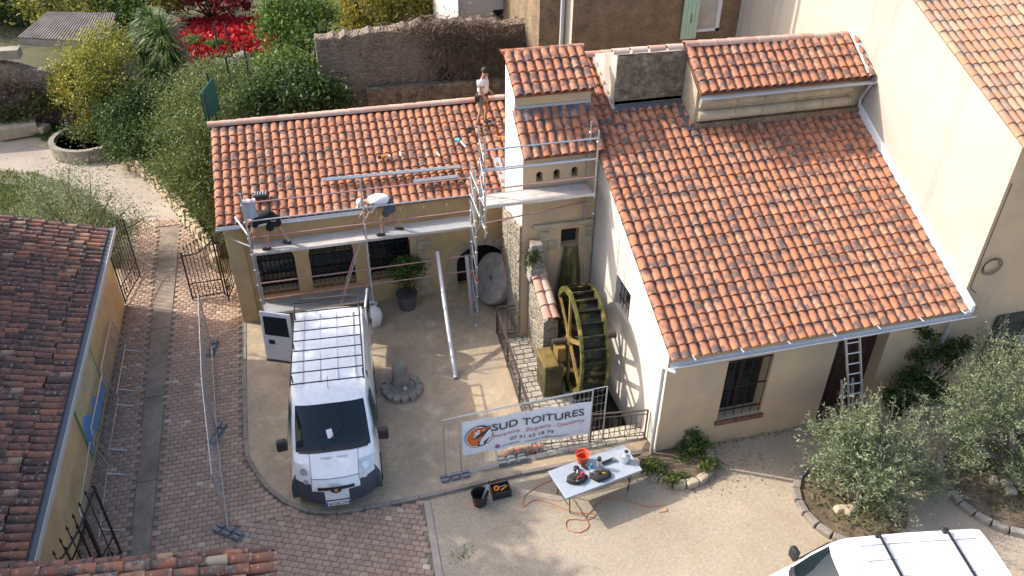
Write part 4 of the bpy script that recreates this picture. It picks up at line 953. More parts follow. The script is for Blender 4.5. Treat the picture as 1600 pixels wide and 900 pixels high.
for y in (YA - .005, YBk + .01): MB().mm((X0, y - .015, ZT - .07), (X1, y + .012, ZT + .012)).build('deck_edge', 'tube_steel', ts)
for x in (X0, X1): MB().rod((x, YA, ZT - .05), (x, YBk, ZT - .05), .02).build('transom', 'tube_steel', ts)

# ------------------------------------------------------------ site fence panels, blocks, banner
flat('block_grey', (.17, .175, .185), .8); flat('mesh_wire', (.45, .46, .47), .45, .6)
def fence_panel(label, A, B, h=1.95, z0=.14, tilt=0.0):
    A, B = Vector((A[0], A[1], z0)), Vector((B[0], B[1], z0)); up = Vector((0, 0, 1)); d = (B - A); u = d.normalized()
    t = thing('site_fence', label, 'site fence', (A + B) / 2 - Vector((0, 0, z0)), 0, 'mobile site fence panels')
    for p in (A, B): MB().rod(p - up * (z0 - .10), p + up * (h - z0), .017).build('upright', 'tube_steel', t)
    for z in (.0, h - z0): MB().rod(A + up * z, B + up * z, .012).build('rail', 'tube_steel', t)
    w_ = MB(); n = int(d.length / .11)
    for i in range(1, n): p = A + u * (d.length * i / n); w_.rod(p, p + up * (h - z0), .0022, n=3, caps=False)
    for k in range(1, 7): w_.rod(A + up * ((h - z0) * k / 7), B + up * ((h - z0) * k / 7), .0022, n=3, caps=False)
    w_.build('wire_mesh', 'mesh_wire', t); return t
def block(label, p, rz, z=0.0):
    t = thing('ballast_block', label, 'ballast block', (p[0], p[1], z), rz, 'grey blocks holding the site fence')
    mb = MB()
    MB().mm((-.35, -.115, 0), (.35, .115, .075)).build('base', 'block_grey', t, local=True, bevel=.015)
    for i in range(3):
        for j in (-1, 1): MB().mm((-.34 + i * .25, j * .06 - .045, .0752), (-.34 + i * .25 + .17, j * .06 + .045, .13)).build('lug', 'block_grey', t, local=True, bevel=.01)
    for i in range(4): MB().box((-.27 + i * .18, 0, .0765), (.05, .05, .004)).build('socket', 'black_plastic', t, local=True)
    return t
FA, FB = G(697, 750), G(926, 700); fu = (FB - FA).normalized(); fa = math.atan2(fu.y, fu.x)
fence_panel('site fence panel carrying the roofing banner, front one', (FA.x, FA.y), (FA.x + fu.x * 3.57, FA.y + fu.y * 3.57), 1.95)
fence_panel('site fence panel shifted behind the banner panel', (FA.x + fu.x * .38, FA.y + .05), (FA.x + fu.x * 3.95, FA.y + fu.y * 3.95 + .05), 1.93)
block('grey fence block under the banner fence end, by the black bucket', (FA.x + .22, FA.y - .02), fa); block('pale grey fence block under the middle of the banner', (G(800, 724).x, G(800, 724).y), fa, .06)
b1, b2, b3 = G(332, 547), G(340, 680), G(358, 835)
fence_panel('site fence panel on the lane nearest the iron gate', (b1.x, b1.y), (b2.x, b2.y)); fence_panel('site fence panel on the lane nearest the tiled lodge roof', (b2.x, b2.y - .06), (b3.x, b3.y))
block('grey fence block on the lane, furthest, below the gate', b1, math.radians(80)); block('grey fence block midway along the lane beside the van', b2, math.radians(65)); block('grey fence block on the lane, nearest the lodge roof', b3, math.radians(-38))
# banner
bn = thing('roofing_banner', 'white roofer banner with orange roof logo hung on the site fence', 'banner', FA + fu * 2.0, fa)
def bxy(u, z, off=0.0): return Vector((u - 2.0, -.05 - off + .018 * math.sin(u * 8.4) + .012 * math.sin(u * 3.3 + 1), z))
bz0l, bz1l, bz0r, bz1r = .76, 1.83, .60, 1.66
def bzz(u, f): 
    s = (u - .42) / 3.12; return (bz0l + (bz0r - bz0l) * s) * (1 - f) + (bz1l + (bz1r - bz1l) * s) * f
mb = MB(); nb = 60
for i in range(nb + 1):
    u = .42 + 3.12 * i / nb
    for f in (0, .5, 1):
        mb.v.append(bxy(u, bzz(u, f)))
mb.f = [(i * 3 + j, i * 3 + 3 + j, i * 3 + 4 + j, i * 3 + 1 + j) for i in range(nb) for j in range(2)]
mb.build('cloth', flat('banner_white', (.80, .79, .80), .5), bn, local=True, smooth=True)
flat('ink_dark', (.06, .055, .06), .6); flat('ink_red', (.55, .19, .13), .6); flat('ink_orange', (.72, .16, .03), .6); flat('ink_purple', (.36, .12, .38), .6)
shear = math.atan2(bz1r - bz1l, 3.12)
def text(s_, size, u, f, m, parent=bn, align='LEFT', stretch=1.0, bold=0.0, name='lettering'):
    cu = bpy.data.curves.new(name, 'FONT'); cu.body = s_; cu.size = size; cu.align_x = align; cu.extrude = .001; cu.offset = bold
    to = bpy.data.objects.new(name, cu); COL.objects.link(to); dg = bpy.context.evaluated_depsgraph_get()
    me = bpy.data.meshes.new_from_object(to.evaluated_get(dg)); bpy.data.objects.remove(to); me.name = name; me.materials.clear(); me.materials.append(MATS[m])
    o = link(name, me, parent, True)
    return o, me
def btext(s_, size, u0, u1, f, m, bold=0.0):
    o, me = text(s_, size, 0, 0, m, bold=bold); xs = [v.co.x for v in me.vertices]; w_ = max(xs) - min(xs); k = (u1 - u0) / w_; x0 = min(xs)
    M = Matrix(((k, 0, 0, 0), (math.tan(shear) * k, 1, 0, 0), (0, 0, 1, 0), (0, 0, 0, 1)))
    for v in me.vertices:
        x, y, z = v.co; uu = u0 + (x - x0) * k; p = bxy(uu, bzz(uu, f) + y, .022 + z); v.co = p
btext('SUD TOITURES', .30, 1.12, 3.36, .62, 'ink_dark', .002)
btext('Couverture . Zinguerie . Charpente', .15, 1.02, 3.38, .42, 'ink_red')
btext('07 51 63 18 74', .15, 1.55, 2.62, .22, 'ink_dark')
btext('sud toitures', .08, 1.34, 1.78, .10, 'ink_dark'); btext('sud.toitures@hotmail.com', .08, 1.92, 3.0, .10, 'ink_dark')
def disc(u, f, r, off, m, name, a0=0, a1=2 * math.pi, n=28):
    c = bzz(u, f); pts = [bxy(u + r * math.cos(a0 + (a1 - a0) * k / n), c + r * math.sin(a0 + (a1 - a0) * k / n), off) for k in range(n + (0 if a1 - a0 > 6.2 else 1))]
    MB().extr(pts, (0, -.002, 0)).build(name, m, bn, local=True)
disc(.80, .50, .335, .016, 'ink_dark', 'logo_ring'); disc(.80, .50, .315, .019, 'banner_white', 'logo_ring'); disc(.80, .50, .29, .022, 'ink_orange', 'logo_disc', math.radians(42), math.radians(268))
cz = bzz(.80, .5)
MB().extr([bxy(.62, cz - .02, .026), bxy(1.10, cz + .27, .026), bxy(.90, cz - .03, .026), bxy(.83, cz - .03, .026), bxy(.83, cz - .32, .026), bxy(.77, cz - .28, .026), bxy(.77, cz - .05, .026)], (0, -.002, 0)).build('logo_arrow', 'ink_dark', bn, local=True)
MB().extr([bxy(.70, cz + .24, .026), bxy(1.12, cz + .29, .026), bxy(.98, cz + .16, .026), bxy(.90, cz + .2, .026)], (0, -.002, 0)).build('logo_arrow', 'ink_orange', bn, local=True)
for (a_, b_, r_) in ((.74, .13, .05), (.80, .18, .04), (.83, .10, .045), (.77, .05, .045), (.70, .04, .04)): 
    pts = [bxy(a_ + r_ * math.cos(t * .7), cz + b_ + r_ * math.sin(t * .7), .029) for t in range(9)]; MB().extr(pts, (0, -.002, 0)).build('logo_figure', 'banner_white', bn, local=True)
disc(1.24, .13, .06, .022, 'ink_purple', 'logo_badge'); btext('f', .10, 1.225, 1.255, .09, 'banner_white')
# stacked tiles behind the banner
tsx = G(800, 712, .06)
for k in range(7):
    o = bpy.data.objects.new('stacked_tile', V_RIDGE_O[k % 8]); COL.objects.link(o); o.matrix_world = frame((tsx.x - .3 + k * .1, tsx.y - .1, .16), (1, 0, .35), (0, 1, 0)) if False else Matrix.Translation((tsx.x - .33 + k * .11, tsx.y, .07)) @ Matrix.Rotation(math.radians(68), 4, 'Y') @ Matrix.Rotation(math.radians(90), 4, 'X')
    tag(o, 'red half-round tile standing in a row under the banner', 'roof tile', 'spare tiles stood under the banner')

# ------------------------------------------------------------ table and what lies on it
tc = [G(856, 736, .74), G(884, 779, .74), G(1004, 734, .74), G(975, 694, .74)]
tb = thing('folding_table', 'long pale grey folding work table covered with tools, by the railing', 'table', ((tc[0] + tc[2]) / 2) * Vector((1, 1, 0)) if False else Vector(((tc[0].x + tc[2].x) / 2, (tc[0].y + tc[2].y) / 2, 0)))
MB().extr([c - Vector((0, 0, .045)) for c in tc], (0, 0, .045)).build('table_top', flat('table_grey', (.36, .40, .44), .5), tb, bevel=.012)
def tp(a_, b_, z=.74): # along, across
    return tc[1] * (1 - a_) * (1 - b_) + tc[2] * a_ * (1 - b_) + tc[3] * a_ * b_ + tc[0] * (1 - a_) * b_ + Vector((0, 0, z - .74))
for a_ in (.08, .90):
    for b_ in (.15, .85): MB().rod(tp(a_, b_, .70), tp(a_ + (.03 if a_ < .5 else -.03), b_, 0.002 if True else 0), .014).build('leg', 'iron', tb)
    MB().rod(tp(a_, .15, .3), tp(a_, .85, .3), .012).build('leg_brace', 'iron', tb)
bu = tp(.42, .92, .742)
bk = thing('red_bucket', 'orange-red plastic bucket standing on the folding table', 'bucket', bu)
mb = MB(); n = 20
for r, z in ((.11, 0), (.16, .25), (.172, .26), (.15, .25), (.10, .02)):
    for k in range(n): t = 2 * math.pi * k / n; mb.v.append(bu + Vector((r * math.cos(t), r * math.sin(t), z)))
mb.f = [(i * n + k, i * n + (k + 1) % n, (i + 1) * n + (k + 1) % n, (i + 1) * n + k) for i in range(4) for k in range(n)] + [tuple(range(4 * n, 5 * n)), tuple(range(n))]
mb.build('bucket_shell', flat('bucket_red', (.68, .10, .035), .45), bk, smooth='auto')
MB().tube([bu + Vector((.165 * math.cos(t), .165 * math.sin(t) * .2 - .02, .25 + .05 * math.sin(t))) for t in [k * math.pi / 10 for k in range(11)]], .005, 5).build('handle', 'zinc', bk)
gb = tp(.88, .45, .742); gt = thing('gas_canister', 'silver camping gas canister with valve on the table end', 'gas canister', gb)
MB().lathe([(.085, 0), (.10, .03), (.10, .17), (.07, .22), (.03, .24)], gb, 16).build('cylinder', flat('silver', (.62, .64, .66), .35, .7), gt, smooth='auto'); MB().lathe([(.03, 0), (.03, .06), (.05, .07), (.05, .09)], gb + Vector((0, 0, .24)), 8).build('valve', 'iron', gt); MB().lathe([(.09, 0), (.095, .025)], gb + Vector((0, 0, .29)), 12).build('collar', 'silver', gt)
th_ = tp(.55, .55, .742); tt = thing('vacuum_flask', 'steel flask with black cap in the middle of the table', 'flask', th_); MB().lathe([(.05, 0), (.05, .22), (.035, .25)], th_, 14).build('flask_body', 'silver', tt, smooth='auto'); MB().lathe([(.05, 0), (.048, .07)], th_ + Vector((0, 0, .25)), 14).build('cap', 'black_plastic', tt)
def pouch(label, p, seed, cols):
    random.seed(seed); t = thing('tool_pouch', label, 'tool pouch', p); mb = MB(); pr_ = [(.20, 0), (.21, .05), (.17, .09), (.05, .10)]
    for r, z in pr_:
        for k in range(12): a_ = 2 * math.pi * k / 12; mb.v.append(p + Vector((r * 1.2 * math.cos(a_) * random.uniform(.8, 1.1), r * .8 * math.sin(a_) * random.uniform(.8, 1.1), z + random.uniform(0, .02))))
    mb.f = [(i * 12 + k, i * 12 + (k + 1) % 12, (i + 1) * 12 + (k + 1) % 12, (i + 1) * 12 + k) for i in range(3) for k in range(12)] + [tuple(range(36, 48))]
    mb.build('leather', mat('pouch_leather', (.06, .05, .045), .8, var=.3, scale=12), t, smooth=True)
    for k, c in enumerate(cols):
        a_ = random.uniform(0, 6.28); q0 = p + Vector((.12 * math.cos(a_), .10 * math.sin(a_), .10)); q1 = q0 + Vector((random.uniform(-.14, .14), random.uniform(-.1, .1), .03)); MB().rod(q0, q1, .018).build('tool_handle', c, t)
flat('tool_red', (.60, .04, .05), .5); flat('tool_yellow', (.65, .40, .03), .5); flat('tool_steel', (.4, .4, .41), .35, .7); flat('tool_teal', (.05, .32, .36), .5); flat('tool_orange', (.75, .24, .02), .5)
pouch('dark tool belt with red-handled pliers, nearest the table corner', tp(.24, .42, .742), 1, ['tool_red', 'tool_steel', 'tool_red', 'iron', 'tool_steel']); pouch('dark tool belt with yellow tools at the table front edge', tp(.50, .26, .742), 2, ['tool_yellow', 'tool_steel', 'iron', 'tool_steel'])
gg = tp(.30, .72, .742); o = MB().lathe([(.06, 0), (.07, .02), (.07, .08), (.05, .10)], gg, 12).build('wire_reel', 'black_plastic', None, smooth='auto'); tag(o, 'small black reel behind the tool belts on the table', 'reel')
gg = tp(.40, .70, .742); o = MB().box(gg + Vector((0, 0, .03)), (.07, .15, .05), .5).build('phone_radio', 'black_plastic', None, bevel=.01); tag(o, 'black handheld radio lying near the red bucket', 'radio')
gg = tp(.47, .62, .742); o = MB().lathe([(.035, 0), (.035, .14), (.012, .16), (.012, .2)], gg, 10).build('spray_bottle', 'tool_teal', None, smooth='auto'); tag(o, 'small teal bottle beside the steel flask', 'bottle')
gg = tp(.66, .58, .742); dl = thing('angle_grinder', 'black hand grinder lying right of the steel flask', 'grinder', gg); MB().rod(gg + Vector((-.1, .0, .05)), gg + Vector((.16, .06, .05)), .033).build('grip', 'black_plastic', dl); MB().lathe([(.06, -.01), (.06, .01)], gg + Vector((.18, .06, .05)), 14, (0, .3, 1)).build('disc', 'tool_steel', dl)

# black bucket, tool tray, cord
bp = G(750, 786); bk = thing('black_bucket', 'black bucket holding a grinder in front of the fence block', 'bucket', bp); mb = MB(); n = 20
for r, z in ((.15, 0), (.20, .34), (.21, .35), (.19, .34), (.14, .05)):
    for k in range(n): t = 2 * math.pi * k / n; mb.v.append(bp + Vector((r * math.cos(t), r * math.sin(t), z)))
mb.f = [(i * n + k, i * n + (k + 1) % n, (i + 1) * n + (k + 1) % n, (i + 1) * n + k) for i in range(4) for k in range(n)] + [tuple(range(4 * n, 5 * n)), tuple(range(n))]
mb.build('bucket_shell', 'black_plastic', bk, smooth='auto'); MB().box(bp + Vector((-.16, -.13, .14)), (.05, .02, .05), .9).build('sticker', 'tool_red', bk)
g0 = bp + Vector((.06, -.02, .1)); gn_ = thing('steel_gun', 'slim silver sealant gun standing in the black bucket', 'sealant gun', g0); MB().rod(g0, g0 + Vector((.14, .06, .42)), .03).build('barrel', 'silver', gn_); MB().rod(g0 + Vector((.14, .06, .42)), g0 + Vector((.17, .07, .53)), .012).build('nozzle', 'iron', gn_)
tpos = G(782, 771); tl = thing('tool_tray', 'open black tool tray with orange tape beside the black bucket', 'tool tray', tpos, fa)
MB().mm((-.20, -.14, 0), (.20, .14, .03)).build('tray_floor', 'black_plastic', tl, local=True)
for a_, b_ in (((-.22, -.16, 0), (.22, -.14, .20)), ((-.22, .14, 0), (.22, .16, .20)), ((-.22, -.14, 0), (-.20, .14, .22)), ((.20, -.14, 0), (.22, .14, .22))): MB().mm(a_, b_).build('tray_side', 'black_plastic', tl, local=True)
MB().lathe([(.07, 0), (.07, .05), (.04, .05), (.04, 0)], (-.09, .02, .15), 14).build('tape_roll', 'tool_orange', tl, local=True); MB().rod((0, -.05, .16), (.17, .04, .17), .018).build('tool_handle', 'tool_orange', tl, local=True); MB().rod((-.02, .06, .15), (.15, .09, .15), .016).build('tool_handle', 'tool_steel', tl, local=True); MB().rod((-.15, -.1, .14), (.1, -.1, .14), .02).build('tool_handle', 'iron', tl, local=True)
cp_ = [(862, 750), (840, 760), (820, 775), (818, 792), (832, 782), (850, 783), (875, 792), (900, 801), (930, 803), (918, 812), (888, 812), (886, 826), (905, 832), (920, 822), (915, 808), (928, 795), (940, 782), (960, 778), (985, 784), (1010, 791), (1035, 790), (1042, 798), (1030, 800)]
cord = MB().tube(spline([G(x, y, .012) for x, y in cp_], 6), .011, 5).build('extension_cord', flat('cord_orange', (.52, .20, .07), .6), None, smooth=True); tag(cord, 'orange extension cord looped on the sand under the table', 'cord')
# ladder by the door
def ladder(label, A, B, wv, n, parent=None):
    A, B = Vector(A), Vector(B); t = thing('aluminium_ladder', label, 'ladder', A, 0, 'aluminium ladders at the mill house door'); s = Vector((1, 0, 0)) * wv / 2
    d = (B - A).normalized()
    for k in (-1, 1): MB().box((A + B) / 2 + s * k, (.028, .065, (B - A).length), rot=(Vector((0, 0, 1)).rotation_difference(d)).to_euler()).build('stile', flat('alu', (.55, .55, .54), .4, .6), t)
    for i in range(n): p = A + (B - A) * ((i + .5) / n); MB().rod(p - s, p + s, .017).build('rung', 'alu', t)
la = Vector((12.15, 11.95, .0)); lb = PY(1332, 527, 12.42)
ladder('tall aluminium ladder leaning on the eave above the door', la, lb, .36, 11)
ladder('shorter aluminium ladder section leaning beside the tall one', la + Vector((-.22, .12, 0)), PY(1322, 590, 12.55) + Vector((0, -.05, 0)), .30, 6)

# ------------------------------------------------------------ gates and barriers
def gate(label, A, B, h0, h1, bars=9, parent=None, group='wrought iron gate leaves'):
    A, B = Vector(A), Vector(B); up = Vector((0, 0, 1)); d = B - A; L = d.length; t = thing('gate_leaf', label, 'gate', A, 0, group)
    for p, h in ((A, h0), (B, h1)): MB().rod(p + up * .05, p + up * h, .028, n=6).build('stile', 'iron', t)
    for z in (.12, .62): MB().rod(A + up * z, B + up * z, .02, n=6).build('rail', 'iron', t)
    top = [A + d * (i / 10) + up * ((h0 + (h1 - h0) * i / 10) - .12 - .16 * math.sin(math.pi * i / 10)) for i in range(11)]; MB().tube(top, .022, 6).build('curved_rail', 'iron', t)
    for i in range(1, bars):
        p = A + d * (i / bars); hh = h0 + (h1 - h0) * i / bars + .04; MB().rod(p + up * .08, p + up * hh, .012, n=6).build('bar', 'iron', t); MB().lathe([(.012, 0), (.03, .03), (.004, .13)], p + up * hh, 6).build('spearhead', 'iron', t)
    for i in range(3):
        c = A + d * ((i + .5) / 3) + up * .37; MB().tube([c + (d / L) * (.13 * math.cos(k * .6)) * (1 - k / 24) + up * (.17 * math.sin(k * .6)) * (1 - k / 24) for k in range(18)], .011, 5).build('scroll', 'iron', t)
gate('open iron gate leaf projecting into the lane by the workshop corner', G(352, 462) + Vector((0, 0, 0)), G(302, 470), 2.15, 1.75)
gate('iron gate section folded against the workshop end', (-2.75, 23.1, 0), (-3.0, 21.95, 0), 2.2, 2.0, 7)
gate('tall iron gate leaf beside the far end of the old outbuilding', (-6.0, 22.5, 0), (-5.72, 23.9, 0), 1.95, 2.15, 8); 
gate('iron gate leaf beside the lodge roof, against the lane wall', (-5.72, 11.35, 0), (-5.1, 13.0, 0), 1.9, 2.2, 7)
gate('second iron gate leaf tucked behind the one by the lodge roof', (-5.8, 11.3, 0), (-5.35, 12.6, 0), 1.5, 1.7, 6)
def barrier(label, A, B, h=1.05):
    A, B = Vector(A), Vector(B); up = Vector((-.18, 0, 1)).normalized(); d = B - A; t = thing('crowd_barrier', label, 'barrier', A, 0, 'steel barriers leaning on the lane wall')
    MB().tube([A + up * .15, A + up * (h - .1), A + d * .04 + up * h, B - d * .04 + up * h, B + up * (h - .1), B + up * .15, A + up * .15], .019, 6).build('frame', 'tube_steel', t)
    for i in range(1, 18): p = A + d * (i / 18); MB().rod(p + up * .15, p + up * h, .007, n=5, caps=False).build('bar', 'tube_steel', t)
    for k in (.12, .88): p = A + d * k; MB().rod(p + up * .15, p + Vector((.35, 0, .01)), .015, n=6).build('foot', 'tube_steel', t)
barrier('steel barrier leaning below the painted map, near the gate', (-5.72, 20.3, .02), (-5.72, 18.1, .02)); barrier('steel barrier leaning under the painted map, middle one', (-5.66, 18.0, .02), (-5.66, 15.9, .02)); barrier('steel barrier nearest the lodge roof gate', (-5.62, 15.6, .02), (-5.55, 13.4, .02))

# ------------------------------------------------------------ vans
def van_glass_mat():
    m, nt, b = _nodes('van_glass'); b.inputs['Base Color'].default_value = (.012, .022, .026, 1); b.inputs['Roughness'].default_value = .04; b.inputs['Specular IOR Level'].default_value = .7
    tr = nt.nodes.new('ShaderNodeBsdfTransparent'); tr.inputs[0].default_value = (.52, .66, .68, 1); mx = nt.nodes.new('ShaderNodeMixShader'); mx.inputs[0].default_value = .45
    nt.links.new(b.outputs[0], mx.inputs[1]); nt.links.new(tr.outputs[0], mx.inputs[2]); nt.links.new(mx.outputs[0], nt.nodes['Material Output'].inputs[0]); MATS['van_glass'] = m
flat('seat_cloth', (.16, .17, .18), .9); flat('dash_grey', (.09, .095, .10), .7)
flat('van_white', (.80, .80, .79), .25, 0, .5, .6); flat('bumper_grey', (.055, .062, .085), .55); van_glass_mat(); flat('lamp_glass', (.60, .61, .60), .12, 0, .8, .5); flat('chrome', (.75, .75, .77), .15, 1.0)
TT = [-1, -.93, -.8, -.6, -.3, 0, .3, .6, .8, .93, 1]
ST = [(.16, .20, .80, .30, 0), (.04, .30, .86, .32, 0), (0, .46, .88, .33, 0), (.02, .72, .88, .33, 0), (.07, .88, .87, .31, 0), (.17, .99, .86, .28, .02), (.45, 1.16, .88, .21, .05), (.74, 1.30, .90, .15, .06), (.80, 1.36, .89, .15, .06), (1.10, 1.73, .86, .13, .05), (1.42, 2.06, .82, .12, .05), (1.60, 2.16, .82, .1, .06), (1.9, 2.21, .84, .05, .07), (3.2, 2.25, .86, 0, .08), (4.7, 2.24, .86, 0, .08), (4.88, 2.2, .85, 0, .07), (4.95, 2.0, .9, 0, .0), (4.96, 1.2, .97, 0, 0), (4.94, .4, .97, 0, 0)]
def van_pt(i, t, out=0.0):
    s, z, w_, bow, dr = ST[i]; return Vector((w_ * t, -(s + bow * t * t * abs(t)) , z - dr * t * t)) + Vector((0, out, out * .6))
def make_van(label, front, heading, rack=True, sc_=1.0, open_doors=True, plate=True):
    v = thing('parked_van', label, 'van', front, heading); v.scale = (sc_,) * 3; WORLD[v.name] = Matrix.Translation(Vector(front)) @ Matrix.Rotation(heading, 4, 'Z') @ Matrix.Scale(sc_, 4)
    parts = {k: MB() for k in ('body', 'bumper', 'windscreen', 'headlight_l', 'headlight_r', 'bonnet')}
    n = len(TT); allv = [van_pt(i, t) for i in range(len(ST)) for t in TT]
    for i in range(len(ST) - 1):
        for j in range(n - 1):
            tm = (TT[j] + TT[j + 1]) / 2; k = 'body'
            if i < 2 or (i < 4 and abs(tm) > .6) or (i == 2 and abs(tm) > .4): k = 'bumper'
            elif i in (4, 5) and abs(tm) > .6: k = 'headlight_l' if tm < 0 else 'headlight_r'
            elif i in (7, 8, 9) and abs(tm) < .93: k = 'windscreen'
            elif i in (5, 6) : k = 'bonnet'
            parts[k].f.append((i * n + j, i * n + j + 1, (i + 1) * n + j + 1, (i + 1) * n + j))
    FR = (0, .12, .3, .5, .75, 1)
    base = len(allv); side = []
    for sgn in (-1, 1):
        for i in range(1, 16):
            e = van_pt(i, sgn)
            for f in FR:
                z = e.z + (.26 - e.z) * f; x = abs(e.x) + (1.0 - abs(e.x)) * math.sin(min(f * 1.9, 1) * math.pi / 2); side.append(Vector((sgn * x, e.y, z)))
    allv += side; m_ = len(FR)
    for si in range(2):
        for i in range(14):
            for j in range(m_ - 1):
                a_ = base + si * 15 * m_ + i * m_ + j; k = 'body' if i >= 4 else 'bumper'
                if i + 1 >= 4 and j >= 3 and i < 8: k = 'bumper' if j == 4 and i < 5 else 'body'
                parts[k].f.append((a_, a_ + 1, a_ + m_ + 1, a_ + m_))
    ms_ = dict(body='van_white', bumper='bumper_grey', windscreen='van_glass', headlight_l='lamp_glass', headlight_r='lamp_glass', bonnet='van_white'); objs = {}
    for k, mb in parts.items():
        used = sorted({q for f in mb.f for q in f}); mp = {q: r for r, q in enumerate(used)}; mb.v = [tuple(allv[q]) for q in used]; mb.f = [tuple(mp[q] for q in f) for f in mb.f]
        nm = 'headlight' if k.startswith('head') else k; o = mb.build(nm, ms_[k], v, local=True, smooth='auto'); objs[k] = o
    # black surround under the glass, vents, grille, badge
    def strip(name, i, t0, t1, f0, f1, m, out=.008, parent=None):
        mb = MB(); q = 8
        for k in range(q + 1):
            t = t0 + (t1 - t0) * k / q
            for f in (f0, f1): mb.v.append(van_pt(i, t, .0) * (1 - f) + van_pt(i + 1, t, .0) * f + Vector((0, out, out * .7)))
        mb.f = [(2 * k, 2 * k + 2, 2 * k + 3, 2 * k + 1) for k in range(q)]; return mb.build(name, m, parent or v, local=True)
    strip('cowl', 7, -.92, .92, -.25, 1.0, 'black_plastic'); strip('cowl', 6, -.86, .86, .80, 1.0, 'black_plastic')
    for t0 in (-.34, .06):
        for k in range(10): strip('bonnet_vent', 6, t0 + k * .028, t0 + k * .028 + .014, .30, .48, 'pvc_grey', .006, objs['bonnet'])
    strip('grille', 3, -.46, .46, .15, .62, 'black_plastic', .012); 
    MB().extr([Vector((-.13, .045, .92)), Vector((.13, .045, .92)), Vector((.11, .05, .78)), Vector((0, .05, .72)), Vector((-.11, .05, .78))], (0, .012, 0)).build('badge', 'black_plastic', v, local=True)
    MB().extr([Vector((-.05, .06, .785)), Vector((-.02, .06, .82)), Vector((-.06, .06, .84)), Vector((-.03, .06, .875)), Vector((.02, .06, .86)), Vector((.05, .06, .88)), Vector((.03, .06, .83)), Vector((.06, .06, .80)), Vector((.02, .06, .81)), Vector((.01, .06, .77))], (0, .006, 0)).build('badge_emblem', 'chrome', v, local=True)
    if plate:
        pl = MB().box((0, .012, .36), (.54, .02, .13), 0).build('number_plate', 'white_paint', v, local=True)
        for x in (-.25, .25): MB().box((x, .0235, .36), (.04, .003, .12)).build('plate_band', flat('plate_blue', (.03, .08, .35), .5), pl, local=True)
        o, me = text('AA 236 CW', .115, 0, 0, 'ink_dark', pl, 'CENTER', bold=.002); 
        xs = [q.co.x for q in me.vertices]; cx_ = (min(xs) + max(xs)) / 2
        for q in me.vertices: q.co = Vector((-(q.co.x - cx_) * .72, .0245 + q.co.z, .32 + q.co.y))
    for sgn in (-1, 1):
        c_ = van_pt(5, sgn * .78) * .6 + van_pt(6, sgn * .80) * .4; MB().lathe([(.085, 0), (.06, -.03), (.02, -.04)], c_ + Vector((0, .03, .02)), 14, (sgn * .35, .75, .55)).build('lamp_reflector', 'silver', objs['headlight_l' if sgn < 0 else 'headlight_r'], local=True); c_ = van_pt(4, sgn * .74) * .7 + van_pt(5, sgn * .75) * .3; MB().lathe([(.06, 0), (.04, -.02), (.01, -.03)], c_ + Vector((0, .025, .01)), 12, (sgn * .3, .85, .35)).build('lamp_reflector', 'silver', objs['headlight_l' if sgn < 0 else 'headlight_r'], local=True)
    for sgn in (-1, 1):
        MB().tube([van_pt(i_, sgn * .6, .004) for i_ in (4, 5, 6, 7)], .005, 4).build('panel_gap', 'black_plastic', objs['bonnet'], local=True)
    MB().tube([van_pt(4, t_, .006) * .15 + van_pt(5, t_, .006) * .85 for t_ in (-.6, -.3, 0, .3, .6)], .005, 4).build('panel_gap', 'black_plastic', objs['bonnet'], local=True)
    for t in (-.35, .25): MB().rod(van_pt(7, t, .03), van_pt(9, t - .55, .02), .010, n=5).build('wiper', 'black_plastic', v, local=True)
    p_ = van_pt(8, .05, 0) * .45 + van_pt(9, .05, 0) * .55; MB().box(p_ + Vector((0, .012, .010)), (.13, .20, .004), rot=Euler((-.80, 0, .25))).build('paper_sheet', 'white_paint', v, local=True)
    MB().tube([(.0, -1.75, 2.2), (.0, -1.78, 2.27), (.0, -1.95, 2.42)], .007, 5).build('aerial', 'black_plastic', v, local=True)
    for sgn in (-1, 1):
        mi = MB().box((sgn * 1.13, -1.02, 1.32), (.24, .14, .30), sgn * .15).build('mirror', 'black_plastic', v, local=True, bevel=.04); MB().box((sgn * 1.135, -1.095, 1.33), (.17, .008, .23), sgn * .15).build('mirror_glass', 'van_glass', mi, local=True)
        MB().extr([Vector((sgn * 1.003, -1.05, 1.28)), Vector((sgn * 1.003, -1.95, 1.25)), Vector((sgn * .915, -1.95, 1.93)), Vector((sgn * .90, -1.55, 1.93))], (sgn * .012, 0, .002)).build('side_window', 'van_glass', v, local=True)
        MB().box((sgn * 1.008, -1.85, 1.08), (.02, .16, .04)).build('door_handle', 'black_plastic', v, local=True); MB().box((sgn * 1.006, -3.2, .62), (.02, 2.3, .10)).build('side_moulding', 'bumper_grey', v, local=True)
        for s in (.95, 3.92):
            tr_ = MB().lathe([(.20, -.11), (.33, -.105), (.345, -.05), (.345, .05), (.33, .105), (.20, .11)], (sgn * .915, -s, .345), 24, (1, 0, 0)).build('tyre', flat('rubber', (.018, .018, .018), .8), v, local=True, smooth='auto'); MB().lathe([(.02, 0), (.20, -.01), (.21, .012)], (sgn * 1.015, -s, .345), 18, (sgn, 0, 0)).build('rim', 'silver', tr_, local=True)
        MB().box((sgn * .93, -4.955, 1.0), (.09, .03, .5)).build('tail_light', 'tool_red', v, local=True)
    MB().mm((-.84, -1.22, .95), (.84, -.82, 1.22)).build('dashboard', 'dash_grey', v, local=True, bevel=.05)
    for x in (-.5, .12, .55):
        st_v = MB().mm((x - .22, -2.05, .75), (x + .22, -1.55, .98)).build('seat', 'seat_cloth', v, local=True, bevel=.05); MB().box((x, -2.02, 1.30), (.44, .14, .66), rot=Euler((.18, 0, 0))).build('seat_back', 'seat_cloth', st_v, local=True, bevel=.05); MB().box((x, -2.10, 1.72), (.24, .10, .18)).build('head_rest', 'seat_cloth', st_v, local=True, bevel=.04)
